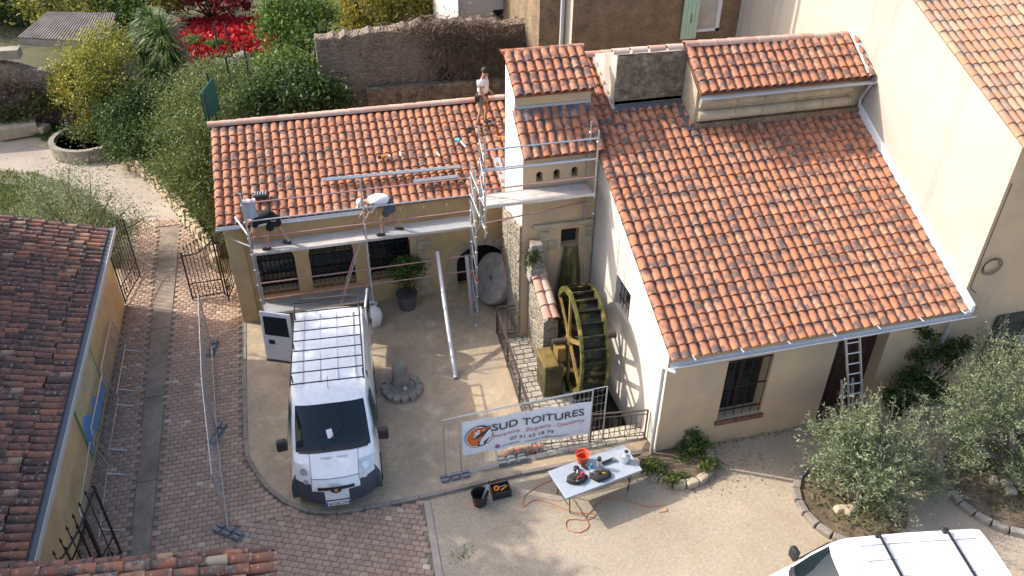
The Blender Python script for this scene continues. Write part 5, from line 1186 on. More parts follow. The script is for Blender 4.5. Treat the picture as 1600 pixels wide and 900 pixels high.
    MB().tube([(.5 + .17 * math.cos(t * .45), -1.36 + .08 * math.sin(t * .45), 1.20 + .15 * math.sin(t * .45)) for t in range(15)], .014, 6).build('steering_wheel', 'black_plastic', v, local=True)
    MB().mm((-.9, -2.35, .5), (.9, -2.30, 2.1)).build('bulkhead', 'dash_grey', v, local=True)
    if rack:
        rk = MB().rod((-.80, -1.80, 2.40), (.80, -1.80, 2.40), .016).build('roof_rack', 'iron', v, local=True)
        for sgn in (-1, 1): MB().rod((sgn * .82, -1.75, 2.40), (sgn * .80, -4.95, 2.42), .018).build('rack_side', 'iron', rk, local=True)
        for k in range(1, 9): MB().rod((-.82, -1.80 - k * .39, 2.40), (.82, -1.80 - k * .39, 2.40), .015).build('rack_bar', 'iron', rk, local=True)
        for sgn in (-1, 1):
            for y in (-2.1, -3.3, -4.5): MB().rod((sgn * .80, y, 2.40), (sgn * .80, y, 2.19), .018).build('rack_foot', 'iron', rk, local=True)
        MB().rod((-.7, -4.97, 2.45), (.7, -4.97, 2.45), .03).build('rack_roller', 'rusty_iron', rk, local=True)
    else:
        for y in (-2.55, -4.05):
            rb = MB().box((0, y, 2.29), (1.66, .05, .03)).build('roof_bar', 'iron', v, local=True)
            for sgn in (-1, 1): MB().box((sgn * .80, y, 2.24), (.07, .10, .12)).build('bar_foot', 'iron', rb, local=True)
    for k in range(4): MB().box((-.6 + k * .4, -3.3, 2.236 + .012 * (k in (1, 2))), (.05, 2.6, .008)).build('roof_rib', 'van_white', v, local=True)
    if open_doors:
        for sgn, an_ in ((-1, math.radians(100)), (1, math.radians(-78))):
            h = Vector((sgn * .97, -4.97, 0)); dd = Vector((-sgn * math.cos(an_), -abs(math.sin(an_)) if False else -math.sin(abs(an_)), 0)).normalized()
            dd = Vector((.93, -.35, 0)).normalized() if sgn > 0 else Vector((-.10, -1, 0)).normalized()
            nn = Vector((-dd.y, dd.x, 0)); pts = [h + Vector((0, 0, .45)), h + dd * .88 + Vector((0, 0, .45)), h + dd * .84 + Vector((0, 0, 2.05)), h + Vector((0, 0, 2.05))]
            dr_ = MB().extr(pts, nn * .05).build('rear_door', 'van_white', v, local=True, bevel=.015)
            for off in (-.008, .052): MB().extr([h + dd * .1 + Vector((0, 0, 1.3)) + nn * off, h + dd * .78 + Vector((0, 0, 1.3)) + nn * off, h + dd * .75 + Vector((0, 0, 1.92)) + nn * off, h + dd * .1 + Vector((0, 0, 1.92)) + nn * off], nn * .006).build('door_window', 'van_glass', dr_, local=True)
            MB().box(h + dd * .62 + nn * (.06 if sgn > 0 else -.012) + Vector((0, 0, 1.08)), (.16, .03, .12), math.atan2(dd.y, dd.x)).build('door_handle', 'black_plastic', dr_, local=True)
            MB().extr([h + Vector((0, 0, .38)), h + dd * .88 + Vector((0, 0, .38)), h + dd * .88 + Vector((0, 0, .46)), h + Vector((0, 0, .46))], nn * .055).build('door_sill', 'bumper_grey', dr_, local=True)
    return v
make_van('white panel van with black roof rack and open rear doors, parked in the yard', (-.47, 12.98, .0), math.pi - math.atan2(.28, 3.83))
a_, b_ = G(1300, 856, 1.70), G(1506, 837, 1.82); dv = Vector((b_.x - a_.x, b_.y - a_.y, 0)).normalized(); side_ = Vector((dv.y, -dv.x, 0))
fc = a_ - dv * (1.62 * .90) + side_ * (.80 * .90); fc.z = 0
make_van('white compact van with two roof bars at the bottom edge of the picture', fc, math.atan2(dv.x, -dv.y), rack=False, sc_=.90, open_doors=False, plate=False)
# ------------------------------------------------------------ things lying on the workshop roof
def on_lw(px_, py_, lift=.1):
    d = ray(px_, py_); t = (3.51 - sl_ * 20.49 - CAMH) / (d.z - sl_ * d.y); p = CAM + d * t; p.z += lift; return p
o = half_gutter('gutter_length', on_lw(505, 291, .22), on_lw(720, 270, .22), .075, 'new_zinc', None); tag(o, 'long zinc gutter length lying across the new tiles', 'gutter', 'loose gutter lengths on the workshop roof')
o = half_gutter('gutter_length', on_lw(647, 292, .20), on_lw(717, 284, .20), .075, 'new_zinc', None); tag(o, 'short zinc gutter offcut lying below the long one', 'gutter', 'loose gutter lengths on the workshop roof')
def tool_on_roof(name, label, cat, px_, py_, parts):
    p = on_lw(px_, py_, .12); t = thing(name, label, cat, p)
    for nm, a_, b_, r, m in parts: MB().rod(p + Vector(a_), p + Vector(b_), r, n=8).build(nm, m, t)
tool_on_roof('cordless_drill', 'teal cordless tool with long grey nozzle lying on the roof', 'power tool', 718, 228, [('body', (-.05, .12, .05), (.02, -.02, .05), .06, 'tool_teal'), ('handle', (-.08, .1, .04), (-.14, .0, .04), .035, 'tool_teal'), ('nozzle', (.03, -.06, .05), (.1, -.5, .06), .035, 'pvc_grey')])
tool_on_roof('work_gloves', 'orange and black work gloves on the tiles at mid roof', 'gloves', 600, 252, [('palm', (-.05, 0, .03), (.08, .02, .03), .06, 'tool_orange'), ('palm', (-.16, -.02, .02), (-.08, .0, .02), .05, 'iron'), ('cuff', (.12, .03, .02), (.2, .0, .02), .045, 'sack_white')])
tool_on_roof('black_drill', 'black cordless drill resting on tiles near the standing worker', 'power tool', 734, 211, [('body', (-.08, .02, .06), (.1, .06, .06), .05, 'black_plastic'), ('handle', (-.02, .04, .05), (-.04, -.1, .04), .035, 'black_plastic'), ('battery', (-.09, -.12, .04), (.03, -.10, .04), .045, 'iron')])
tool_on_roof('metal_snips', 'grey metal snips near the tower flashing', 'snips', 775, 200, [('blade', (-.12, .04, .05), (.08, .08, .05), .025, 'tool_steel'), ('handle', (.06, .08, .05), (.2, -.02, .05), .018, 'black_plastic'), ('handle', (.06, .06, .05), (.16, .14, .05), .018, 'black_plastic')])
tool_on_roof('mastic_tube', 'white mastic cartridge lying on the tiles', 'cartridge', 626, 248, [('tube', (0, -.1, .02), (.01, .12, .02), .028, 'white_paint'), ('nozzle', (.01, .12, .02), (.015, .2, .02), .008, 'white_paint')])
tool_on_roof('mastic_tube', 'white mastic cartridge beside the long gutter length', 'cartridge', 686, 248, [('tube', (0, -.1, .02), (-.03, .12, .02), .024, 'white_paint'), ('nozzle', (-.03, .12, .02), (-.04, .2, .02), .008, 'white_paint')])
tool_on_roof('tape_measure', 'orange tape measure on the tiles beside the tower wall', 'tape measure', 781, 222, [('case', (-.03, 0, .03), (.04, 0, .03), .05, 'tool_orange'), ('tape', (.04, 0, .02), (.12, -.03, .02), .012, 'tool_yellow')])
p = on_lw(409, 314, .14); bx_ = thing('tool_case', 'open dark tool case with silver tools on the eave tiles', 'tool case', p); MB().box(p + Vector((0, 0, .02)), (.40, .22, .10), .05).build('case_body', 'black_plastic', bx_, bevel=.01); 
for k in range(5): MB().rod(p + Vector((-.15 + k * .07, -.06, .08)), p + Vector((-.13 + k * .07, .10, .10)), .018).build('silver_tool', 'tool_steel', bx_)
# cloth thrown over the guard rail
mb = MB(); cx0 = Vector((-1.72, 19.87, 4.46))
for i in range(9):
    for j in range(9):
        a_ = j / 8; zz = cx0.z + .03 - abs(a_ - .28) * .78; yy = cx0.y + (.05 if a_ < .28 else -.035) + .02 * math.sin(i * 1.7 + j * .6); mb.v.append((cx0.x - .18 + i * .045 + .01 * math.sin(j), yy, zz))
mb.f = [(i * 9 + j, i * 9 + 9 + j, i * 9 + 10 + j, i * 9 + j + 1) for i in range(8) for j in range(8)]
o = mb.build('draped_cloth', mat('cloth_grey', (.50, .51, .55), .9, var=.1, scale=10), None, smooth=True); tag(o, 'pale grey garment draped over the scaffold rail end', 'garment')

# ------------------------------------------------------------ people
mat('skin', (.42, .235, .16), .6, var=.05, scale=20, bmp=0); flat('hair_dark', (.02, .015, .012), .7); mat('tee_white', (.76, .75, .74), .85, var=.04, scale=12, bmp=.1); mat('cloth_black', (.018, .018, .02), .9, var=.1, scale=12, bmp=.1); mat('shorts_grey', (.10, .11, .135), .9, var=.15, scale=10); mat('shorts_khaki', (.25, .205, .155), .9, var=.15, scale=10); flat('shoe_dark', (.035, .03, .028), .8); flat('leather_tan', (.30, .15, .06), .7)
def skin_mesh(name, pts, edges, rad, m, parent, root=0, sub=2):
    me = bpy.data.meshes.new(name); me.from_pydata([tuple(p) for p in pts], edges, []); me.materials.append(MATS[m]); o = link(name, me, parent, True)
    bm = bmesh.new(); bm.from_mesh(me); ly = bm.verts.layers.skin.verify(); bm.verts.ensure_lookup_table()
    for i, v in enumerate(bm.verts):
        r = rad[i]; v[ly].radius = (r, r) if not isinstance(r, tuple) else r; v[ly].use_root = (i == root)
    bm.to_mesh(me); bm.free(); me.shade_smooth()
    s_ = o.modifiers.new('skin', 'SKIN'); s_.use_smooth_shade = True; s_.branch_smoothing = .4; d_ = o.modifiers.new('sub', 'SUBSURF'); d_.levels = d_.render_levels = sub; return o
def person(label, loc, rz, J, shirt, shorts, cap=None, hair='hair_dark', cap_shape=False):
    """J: joint positions in metres, x forward, z up, feet on z = 0"""
    t = thing('person', label, 'person', loc, rz); V_ = lambda k: Vector(J[k])
    keys = ['pelvis', 'belly', 'chest', 'neck', 'jaw', 'crown']; pts = [V_(k) for k in keys]; rad = [(.13, .155), (.115, .14), (.125, .165), .06, .088, .085]; ed = [(0, 1), (1, 2), (2, 3), (3, 4), (4, 5)]
    nose = V_('jaw') * .55 + V_('crown') * .45 + Vector(J['face']) * .125; pts.append(nose); rad.append(.018); ed.append((4, 6))
    ix = {}
    def add(k, p, r, frm): ix[k] = len(pts); pts.append(Vector(p)); rad.append(r); ed.append((frm, ix[k]))
    for s in ('l', 'r'):
        add('sh' + s, J['sh' + s], .068, 2); add('el' + s, J['el' + s], .047, ix['sh' + s]); add('wr' + s, J['wr' + s], .032, ix['el' + s])
        d = (V_('wr' + s) - V_('el' + s)).normalized(); si = d.orthogonal().normalized(); pal = V_('wr' + s) + d * .07; add('pa' + s, pal, .036, ix['wr' + s])
        for f in range(5):
            if f == 4: b0 = V_('wr' + s) + d * .04 + si * .035; tip = b0 + d * .05 + si * .035; add('fb%d%s' % (f, s), b0, .012, ix['wr' + s]); add('ft%d%s' % (f, s), tip, .009, ix['fb%d%s' % (f, s)])
            else:
                off = si * (.03 - .02 * f); b0 = pal + d * .035 + off; L = (.065, .075, .07, .055)[f]; n2 = d.cross(si); tip = b0 + d * L * .7 + n2 * L * .5; add('fb%d%s' % (f, s), b0, .010, ix['pa' + s]); add('ft%d%s' % (f, s), tip, .008, ix['fb%d%s' % (f, s)])
        add('hi' + s, J['hi' + s], .095, 0); add('kn' + s, J['kn' + s], .062, ix['hi' + s]); ca = V_('kn' + s) * .62 + V_('an' + s) * .38; add('ca' + s, ca, .058, ix['kn' + s]); add('an' + s, J['an' + s], .038, ix['ca' + s]); add('to' + s, J['to' + s], .034, ix['an' + s])
    skin_mesh('body', pts, ed, rad, 'skin', t)
    sp = [V_('pelvis') * .75 + V_('belly') * .25, V_('belly'), V_('chest'), V_('chest') * .35 + V_('neck') * .65]; sr_ = [(.185, .20), (.18, .20), (.18, .215), (.10, .115)]; se = [(0, 1), (1, 2), (2, 3)]
    for s in ('l', 'r'): sp += [V_('sh' + s), V_('sh' + s) * .35 + V_('el' + s) * .65]; sr_ += [.105, .09]; k = len(sp); se += [(2, k - 2), (k - 2, k - 1)]
    skin_mesh('shirt', sp, se, sr_, shirt, t)
    hp = [V_('pelvis'), V_('pelvis') * .6 + V_('belly') * .4]; hr = [(.18, .20), (.17, .19)]; he = [(0, 1)]
    for s in ('l', 'r'): hp += [V_('hi' + s), V_('hi' + s) * .25 + V_('kn' + s) * .75]; hr += [.135, .115]; k = len(hp); he += [(0, k - 2), (k - 2, k - 1)]
    skin_mesh('shorts', hp, he, hr, shorts, t)
    for s in ('l', 'r'):
        an_, to_ = V_('an' + s), V_('to' + s); dn = (to_ - an_); dn.z = 0; dn.normalize(); heel = an_ - dn * .06; heel.z = to_.z
        skin_mesh('shoe', [heel, an_ * .5 + to_ * .5, to_ + dn * .07], [(0, 1), (1, 2)], [.045, .055, .042], 'shoe_dark', t, 0, 1)
        skin_mesh('sock', [an_, an_ * .86 + V_('ca' + s if False else 'kn' + s) * .14], [(0, 1)], [.046, .046], 'tee_white' if cap == 'tee_white' or shirt == 'cloth_black' else 'shoe_dark', t, 0, 1)
    hd_ = V_('crown'); ax = (V_('crown') - V_('jaw')).normalized(); fc_ = Vector(J['face'])
    MB().lathe([(.112, -.035), (.114, .0), (.10, .05), (.06, .088), (.01, .10)], hd_ - fc_ * .012, 14, ax).build('cap' if cap else 'hair', cap or hair, t, local=True, smooth=True)
    if cap: MB().box(hd_ + fc_ * .14 - ax * .005, (.13, .15, .012), rot=fc_.to_track_quat('X', 'Z').to_euler()).build('cap_peak', cap, t, local=True)
    for sgn in (-1, 1):
        sd = ax.cross(fc_).normalized(); c_ = V_('jaw') * .5 + hd_ * .5; MB().lathe([(.02, -.01), (.026, 0), (.015, .012)], c_ + sd * sgn * .092, 8, sd).build('ear', 'skin', t, local=True, smooth=True); MB().lathe([(.004, -.006), (.011, 0), (.004, .006)], c_ + fc_ * .082 + sd * sgn * .033 + ax * .01, 8, fc_).build('eye', 'iron', t, local=True)
    return t
bend = dict(pelvis=(-.24, 0, .95), belly=(-.08, 0, 1.06), chest=(.22, 0, 1.08), neck=(.38, 0, 1.04), jaw=(.47, 0, 1.00), crown=(.58, 0, 1.00), face=(.55, 0, -.83),
            shl=(.27, .19, 1.02), shr=(.27, -.19, 1.02), ell=(.34, .24, .76), elr=(.40, -.22, .78), wrl=(.47, .18, .54), wrr=(.55, -.14, .58),
            hil=(-.22, .10, .88), hir=(-.22, -.10, .88), knl=(.02, .12, .50), knr=(-.30, -.12, .48), anl=(.02, .12, .09), anr=(-.48, -.14, .10), tol=(.15, .13, .04), tor=(-.36, -.16, .04))
pf = G(597, 356, ZD)
person('worker in white T-shirt and cap bending over the eave from the scaffold deck', (pf.x + .02, YF + .22, ZD), math.radians(172), bend, 'tee_white', 'shorts_grey', 'tee_white')
b2_ = dict(bend); b2_.update(belly=(-.06, 0, .98), chest=(.20, 0, .92), neck=(.36, 0, .86), jaw=(.43, 0, .80), crown=(.51, 0, .73), face=(.4, 0, -.91), shl=(.26, .19, .90), shr=(.26, -.19, .90), ell=(.30, .24, .64), elr=(.34, -.22, .64), wrl=(.36, .16, .42), wrr=(.44, -.12, .46))
pf = G(418, 378, ZD)
person('worker in black shirt and shorts bent low at the workshop gutter', (pf.x + .08, YF + .22, ZD), math.radians(170), b2_, 'cloth_black', 'cloth_black')
stand = dict(pelvis=(0, 0, .94), belly=(.02, 0, 1.10), chest=(.03, 0, 1.34), neck=(.05, 0, 1.50), jaw=(.08, 0, 1.58), crown=(.10, 0, 1.69), face=(.92, 0, -.35), shl=(.02, .19, 1.41), shr=(.02, -.19, 1.41), ell=(.0, .25, 1.14), elr=(.06, -.26, 1.15), wrl=(.16, .22, .98), wrr=(.20, -.24, .96),
             hil=(0, .10, .90), hir=(0, -.10, .90), knl=(.08, .12, .50), knr=(.0, -.13, .48), anl=(.02, .13, .09), anr=(-.10, -.15, .09), tol=(.16, .14, .04), tor=(.03, -.17, .04))
pc = on_lw(757, 198, .10); pc.x = 5.2
pt_ = person('worker in white T-shirt standing on the workshop roof with a tool belt', pc, math.radians(-38), stand, 'tee_white', 'shorts_khaki')
mb = MB(); mb.tube([Vector((.17 * math.cos(t), .20 * math.sin(t), .97)) for t in [k * math.pi / 8 for k in range(17)]], .022, 6); mb.build('tool_belt', 'shoe_dark', pt_, local=True)
MB().box((-.14, .14, .86), (.10, .14, .22), .6).build('belt_pouch', 'leather_tan', pt_, local=True, bevel=.02); MB().box((-.08, -.20, .86), (.14, .08, .20), .3).build('belt_pouch', 'shoe_dark', pt_, local=True, bevel=.02)
# ------------------------------------------------------------ plants
LM = dict(
    hedge=leaf_mat('leaf_hedge', [(0, (.050, .074, .020)), (.5, (.115, .150, .040)), (.85, (.18, .205, .060)), (1, (.26, .24, .085))]),
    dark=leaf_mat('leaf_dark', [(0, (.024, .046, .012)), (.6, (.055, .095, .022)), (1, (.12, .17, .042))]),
    green=leaf_mat('leaf_green', [(0, (.045, .085, .018)), (.5, (.095, .165, .028)), (1, (.21, .27, .05))]),
    yellow=leaf_mat('leaf_yellow', [(0, (.10, .12, .022)), (.5, (.24, .21, .028)), (1, (.46, .30, .03))]),
    lime=leaf_mat('leaf_lime', [(0, (.10, .12, .022)), (.5, (.24, .24, .042)), (1, (.42, .36, .06))]),
    red=leaf_mat('leaf_red', [(0, (.07, .008, .010)), (.4, (.36, .014, .020)), (.7, (.60, .025, .03)), (1, (.80, .07, .07))], .3),
    darkred=leaf_mat('leaf_darkred', [(0, (.055, .018, .014)), (.5, (.14, .02, .018)), (1, (.42, .02, .03))]),
    olive=leaf_mat('leaf_olive', [(0, (.10, .125, .06)), (.5, (.20, .235, .115)), (.85, (.29, .33, .18)), (1, (.38, .42, .28))], .3),
    dry=leaf_mat('leaf_dry', [(0, (.10, .07, .05)), (.5, (.17, .12, .085)), (1, (.28, .21, .15))], .1),
    grass=leaf_mat('leaf_grass', [(0, (.06, .10, .02)), (.5, (.11, .17, .03)), (1, (.20, .24, .06))]),
    yucca=leaf_mat('leaf_yucca', [(0, (.035, .065, .02)), (.6, (.085, .14, .035)), (1, (.22, .27, .08))], .2))
mat('bark', (.13, .095, .068), .95, var=.3, scale=6, fine=30, bmp=.8, bdist=.02); mat('bark_grey', (.24, .20, .165), .95, var=.25, scale=6, fine=30, bmp=.8, bdist=.02)
def leaves(name, m, parent, pts, size, asp=.5, up=.35, kind=None, droop=None, rr=None):
    """pts: n x 3 leaf positions; rr: n numbers 0..1 for the colour"""
    n = len(pts); pts = np.asarray(pts, float)
    d = NP.normal(size=(n, 3)); d[:, 2] = d[:, 2] * .7 + (droop if droop is not None else up) * 1.2; d /= np.linalg.norm(d, axis=1)[:, None]
    q = NP.normal(size=(n, 3)); s = np.cross(d, q); s /= np.linalg.norm(s, axis=1)[:, None] + 1e-9
    L = size * NP.uniform(.6, 1.35, n)[:, None]; nrm = np.cross(d, s)
    a = pts; b = pts + d * L * .5 + s * L * asp * .5; c = pts + d * L + nrm * L * .12; e = pts + d * L * .5 - s * L * asp * .5
    V = np.stack([a, b, c, e], 1).reshape(-1, 3); me = bpy.data.meshes.new(name)
    me.vertices.add(4 * n); me.vertices.foreach_set('co', V.astype(np.float32).ravel()); me.loops.add(4 * n); me.loops.foreach_set('vertex_index', np.arange(4 * n, dtype=np.int32))
    me.polygons.add(n); me.polygons.foreach_set('loop_start', np.arange(0, 4 * n, 4, dtype=np.int32)); me.polygons.foreach_set('loop_total', np.full(n, 4, np.int32)); me.update(); me.validate()
    r = NP.uniform(0, 1, n) if rr is None else rr
    me.attributes.new('rnd', 'FLOAT', 'POINT').data.foreach_set('value', np.repeat(np.clip(r, 0, 1), 4).astype(np.float32)); me.materials.append(LM[m])
    o = link(name, me, parent)
    if kind: o['kind'] = kind
    return o
def cloud(blobs, n, sub=9, tight=.30, zmin=None):
    """leaf positions in clumps over the blobs [(centre, radius or (rx, ry, rz))]; returns points and clump-wise colour numbers"""
    vol = []; B_ = []
    for c, r in blobs:
        r = np.array(r if isinstance(r, (tuple, list)) else (r, r, r), float); B_.append((np.array(c, float), r)); vol.append(r.prod() ** .75)
    vol = np.array(vol) / sum(vol); P_ = []; R_ = []
    for (c, r), w_ in zip(B_, vol):
        k = max(4, int(sub)); m = max(12, int(n * w_)); dirs = NP.normal(size=(k, 3)); dirs /= np.linalg.norm(dirs, axis=1)[:, None]; dirs[:, 2] = np.abs(dirs[:, 2]) * .9 - .15
        cen = c + dirs * r * NP.uniform(.45, .95, (k, 1)); tone = NP.uniform(-.22, .22, k); ii = NP.integers(0, k, m)
        p = cen[ii] + NP.normal(size=(m, 3)) * r * tight; P_.append(p); R_.append(np.clip(NP.normal(.45, .2, m) + tone[ii], 0, 1))
    p = np.concatenate(P_); r = np.concatenate(R_)
    if zmin is not None: k = p[:, 2] > zmin; p, r = p[k], r[k]
    return p, r
def limbs(base, tips, r0, m, parent, name='trunk', fork=.35, wob=.12):
    mb = MB(); base = Vector(base)
    for t in tips:
        t = Vector(t); mid = base + (t - base) * fork; mid.z += (t.z - base.z) * .12; k = (t - base).length
        pts = spline([base, mid + Vector((random.uniform(-wob, wob), random.uniform(-wob, wob), 0)), base * .3 + t * .7 + Vector((random.uniform(-wob, wob), random.uniform(-wob, wob), 0)), t], 4)
        mb.tube(pts, [max(.006, r0 * (1 - .93 * i / (len(pts) - 1))) for i in range(len(pts))], 6)
    return mb.build(name, m, parent, smooth=True)
def Bp(x, y, Y, r): return (tuple(PY(x, y, Y)), r)
def tree(name, label, cat, base, blobs, lm, n, size, trunk_r=.12, asp=.5, bark='bark', sub=15, tight=.22, up=.3, group=None, ntips=12):
    random.seed(len(label)); t = thing(name, label, cat, base, 0, group); p, r = cloud(blobs, n, sub, tight, zmin=base[2] + .05)
    leaves('crown', lm, t, p, size, asp, up, rr=r); tips = [p[i] for i in NP.integers(0, len(p), ntips)]; limbs(base, tips, trunk_r, bark, t); return t
# terrace behind, its retaining wall and the bank
struct(MB().prism([(-80, 37.0), (-9.8, 37.0), (-6, 36.0), (1, 34.6), (9, 34.4), (9, 110), (-80, 110)], 0, 1.6).build('terrace', 'garden_soil'))
struct(MB().prism([(-2.75, 24.4), (-3.3, 24.4), (-4.3, 27.2), (-6.1, 31.2), (-7.0, 33.4), (-9.6, 37.8), (-9.6, 38.4), (9, 38.4), (9, 24.4)], 0, .25).build('planted_bank', 'garden_soil'))
rw = thing('terrace_wall', 'dark creeper-grown rubble terrace wall under a concrete coping, far back', 'wall', (-16, 38, 0)); uneven_wall('masonry', (-26, 36.6, 0), 16.4, (1, 0, 0), [(0, 3.0), (.85, 3.05), (1, 2.3)], .5, 'rubble', rw, 50, .12)
MB().box((-18.2, 36.85, 3.22), (15, .55, .36), -.012).build('coping', 'concrete', rw)
p, r = cloud([((x, 36.45, z), (1.1, .2, .9)) for x, z in ((-22, 2.2), (-19.5, 2.4), (-17, 2.2), (-15, 1.2), (-13.2, 2.0), (-11.5, 1.6), (-12, .7), (-10.5, .8))], 6500, 10, .35, .05); leaves('creeper', 'dry', rw, p, .13, .6, -.2, rr=r)
p, r = cloud([((x, 36.2, z), (.7, .25, .6)) for x, z in ((-16, .8), (-13.5, .6), (-11.5, .7), (-10.2, 1.1))], 1800, 8, .35, .02); leaves('ivy', 'hedge', rw, p, .12, .6, rr=r)
# corrugated shed
mat('shed_sheet', (.24, .205, .185), .9, var=.2, scale=2.0)
shd = thing('garden_shed', 'low garden shed with sloping corrugated grey roof, far back', 'shed', (-10.5, 40, 1.6)); sa_, sb2, sc2, sd2 = G(28, 60, 2.9), G(170, 68, 2.9), G(182, 22, 3.5), G(75, 20, 3.5)
for k in range(30):
    f0, f1 = k / 30, (k + .55) / 30; a0, a1, b0, b1 = sa_.lerp(sb2, f0), sa_.lerp(sb2, f1), sd2.lerp(sc2, f0), sd2.lerp(sc2, f1); MB().extr([a0, a1, b1, b0], (0, 0, .06)).build('roof_rib', 'shed_sheet', shd)
MB().extr([sa_, sb2, sc2, sd2], (0, 0, .03)).build('roof_sheet', 'shed_sheet', shd); MB().extr([sa_ - Vector((0, 0, .3)), sb2 - Vector((0, 0, .3)), sb2, sa_], (0, .1, 0)).build('front_wall', 'grey_stone', shd)
# low rough stone edging of the bank along the path
be = thing('bank_edging', 'low rough stone edging between garden path and hedge bank', 'stone edging', (-4.6, 27, 0)); ep = resample(spline([Vector((-3.25, 23.6, 0)), Vector((-3.75, 25.2, 0)), Vector((-4.45, 27.1, 0)), Vector((-5.3, 29.2, 0)), Vector((-6.2, 31.0, 0)), Vector((-7.2, 32.2, 0))], 8), .42)
for i, (a_, b_) in enumerate(zip(ep, ep[1:])):
    d = b_ - a_
    for k in range(2): MB().box((a_ + b_) / 2 + Vector((random.uniform(-.05, .05), 0, .17 + k * .30)), (d.length * random.uniform(.85, 1.0), .32 - .06 * k, .28 + random.uniform(-.04, .04)), math.atan2(d.y, d.x) + random.uniform(-.12, .12), taper=.85).build('edging_stone', 'pale_stone', be, bevel=.04)
# hedge bank, big shrubs
t = thing('hedge_shrub', 'sprawling grey-green shrub bank between garden path and workshop', 'shrub', (-3.9, 27, .2))
p, r = cloud([Bp(322, 335, 25.2, .75), Bp(312, 300, 26, 1.0), Bp(296, 262, 27.2, 1.2), Bp(285, 215, 29, 1.35), Bp(262, 270, 28.8, .9), Bp(312, 225, 27.4, 1.3), Bp(322, 265, 26, 1.0), Bp(300, 175, 31, 1.4), Bp(335, 185, 28.5, 1.2), Bp(365, 180, 27.6, 1.1), Bp(330, 160, 30, 1.2), (( -3.2, 25.2, .6), .7), ((-3.6, 26.6, .9), 1.0), ((-4.6, 29, .9), 1.1)], 30000, 26, .21, .2); leaves('crown', 'hedge', t, p, .095, .5, rr=r); limbs((-3.9, 27, .2), [p[i] for i in NP.integers(0, len(p), 18)], .05, 'bark', t)
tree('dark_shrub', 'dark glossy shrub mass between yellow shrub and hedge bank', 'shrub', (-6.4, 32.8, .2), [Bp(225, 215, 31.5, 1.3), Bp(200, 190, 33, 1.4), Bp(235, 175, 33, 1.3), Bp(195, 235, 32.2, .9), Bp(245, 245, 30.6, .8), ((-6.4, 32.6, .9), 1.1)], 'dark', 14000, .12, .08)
tree('yellow_shrub', 'bushy shrub turning yellow above the round planter', 'shrub', (-8.0, 34.6, .2), [Bp(160, 100, 36, 1.5), Bp(130, 120, 36.5, 1.3), Bp(185, 140, 35, 1.4), Bp(150, 160, 35, 1.4), Bp(110, 145, 36, .9), Bp(190, 90, 36, 1.2), Bp(170, 70, 37, 1.1)], 'lime', 14000, .12, .09)
tree('golden_shrub', 'small golden-leaved shrub at the front of the yellowing one', 'shrub', (-9.2, 34.6, .2), [Bp(120, 138, 35.6, .8), Bp(140, 98, 36.6, .7), Bp(112, 110, 36.3, .5)], 'yellow', 2600, .14, .05)
# spiky cordyline
ct = thing('cordyline', 'multi-headed spiky cordyline above the hedge bank', 'cordyline', (-6.0, 35, .2)); sv = []
for i, (x, y, Y, L) in enumerate(((255, 55, 36, 1.5), (232, 52, 36.5, 1.2), (222, 85, 36, 1.2), (262, 80, 35.5, 1.4), (245, 115, 35, 1.3), (275, 100, 35.4, 1.0), (235, 30, 37, 1.0))):
    c = PY(x, y, Y); MB().tube([(-6.0 + (c.x + 6) * .1, 35, .2), (c.x * .6 - 2.4, 35.2, 1.4), c], [.13, .10, .06], 8).build('stem', 'bark', ct); n = 190; d = NP.normal(size=(n, 3)); d[:, 2] = np.abs(d[:, 2]) * 1.0 - .25; d /= np.linalg.norm(d, axis=1)[:, None]; mb = MB()
    for q in d:
        q = Vector(q); s = q.cross(Vector((0, 0, 1))).normalized() * .028; L_ = L * random.uniform(.65, 1.0); mid = c + q * L_ * .55; tip = c + q * L_ + Vector((0, 0, -.28 * L_)); mb.add([c - s * .5, c + s * .5, mid + s, mid - s, tip], [(0, 1, 2, 3), (3, 2, 4)])
    o = mb.build('leaf_head', LM['yucca'], ct); a = o.data.attributes.new('rnd', 'FLOAT', 'POINT'); a.data.foreach_set('value', np.repeat(NP.uniform(0, 1, n), 5).astype(np.float32))
# trees
tree('leafy_tree', 'bright green leafy tree behind the workshop roof end', 'tree', (-.2, 28.5, .2), [Bp(440, 60, 31, 1.0), Bp(470, 40, 31, 1.1), Bp(496, 75, 30, .85), Bp(448, 105, 29.6, 1.0), Bp(485, 112, 29, .85), Bp(418, 98, 30.5, .55), Bp(450, 12, 32, 1.05), Bp(492, 22, 32, .9), Bp(425, 30, 32, .7)], 'green', 9500, .15, .16, group=None)
tree('ivy_mound', 'dark ivy-covered mound against the rubble garden wall', 'shrub', (1.0, 27.2, .2), [Bp(480, 150, 27.4, 1.1), Bp(440, 160, 27.2, 1.1), Bp(510, 150, 27.3, .9), Bp(455, 135, 28, 1.1), Bp(525, 165, 27.2, .7), Bp(405, 165, 27.4, .9)], 'dark', 8000, .15, .07)
for i, (x, y, Y, r_) in enumerate(((560, 8, 38, 1.5), (610, -5, 39, 1.7), (660, 5, 38.5, 1.4), (700, -8, 38, 1.3))):
    c = PY(x, y, Y); tree('autumn_tree', ['yellow autumn tree at the garden wall, nearest the green tree', 'yellow-green autumn tree second from the green tree', 'golden autumn tree behind the middle of the garden wall', 'golden autumn tree against the whitewashed house'][i], 'tree', (c.x, Y, 1.6), [((c.x, Y, c.z), r_), ((c.x - .9, Y - .3, c.z - .8), r_ * .8), ((c.x + .8, Y, c.z - .9), r_ * .8), ((c.x, Y - .2, c.z + 1.2), r_)], ['yellow', 'lime', 'yellow', 'yellow'][i], 4200, .17, .10, group='autumn trees behind the garden wall')
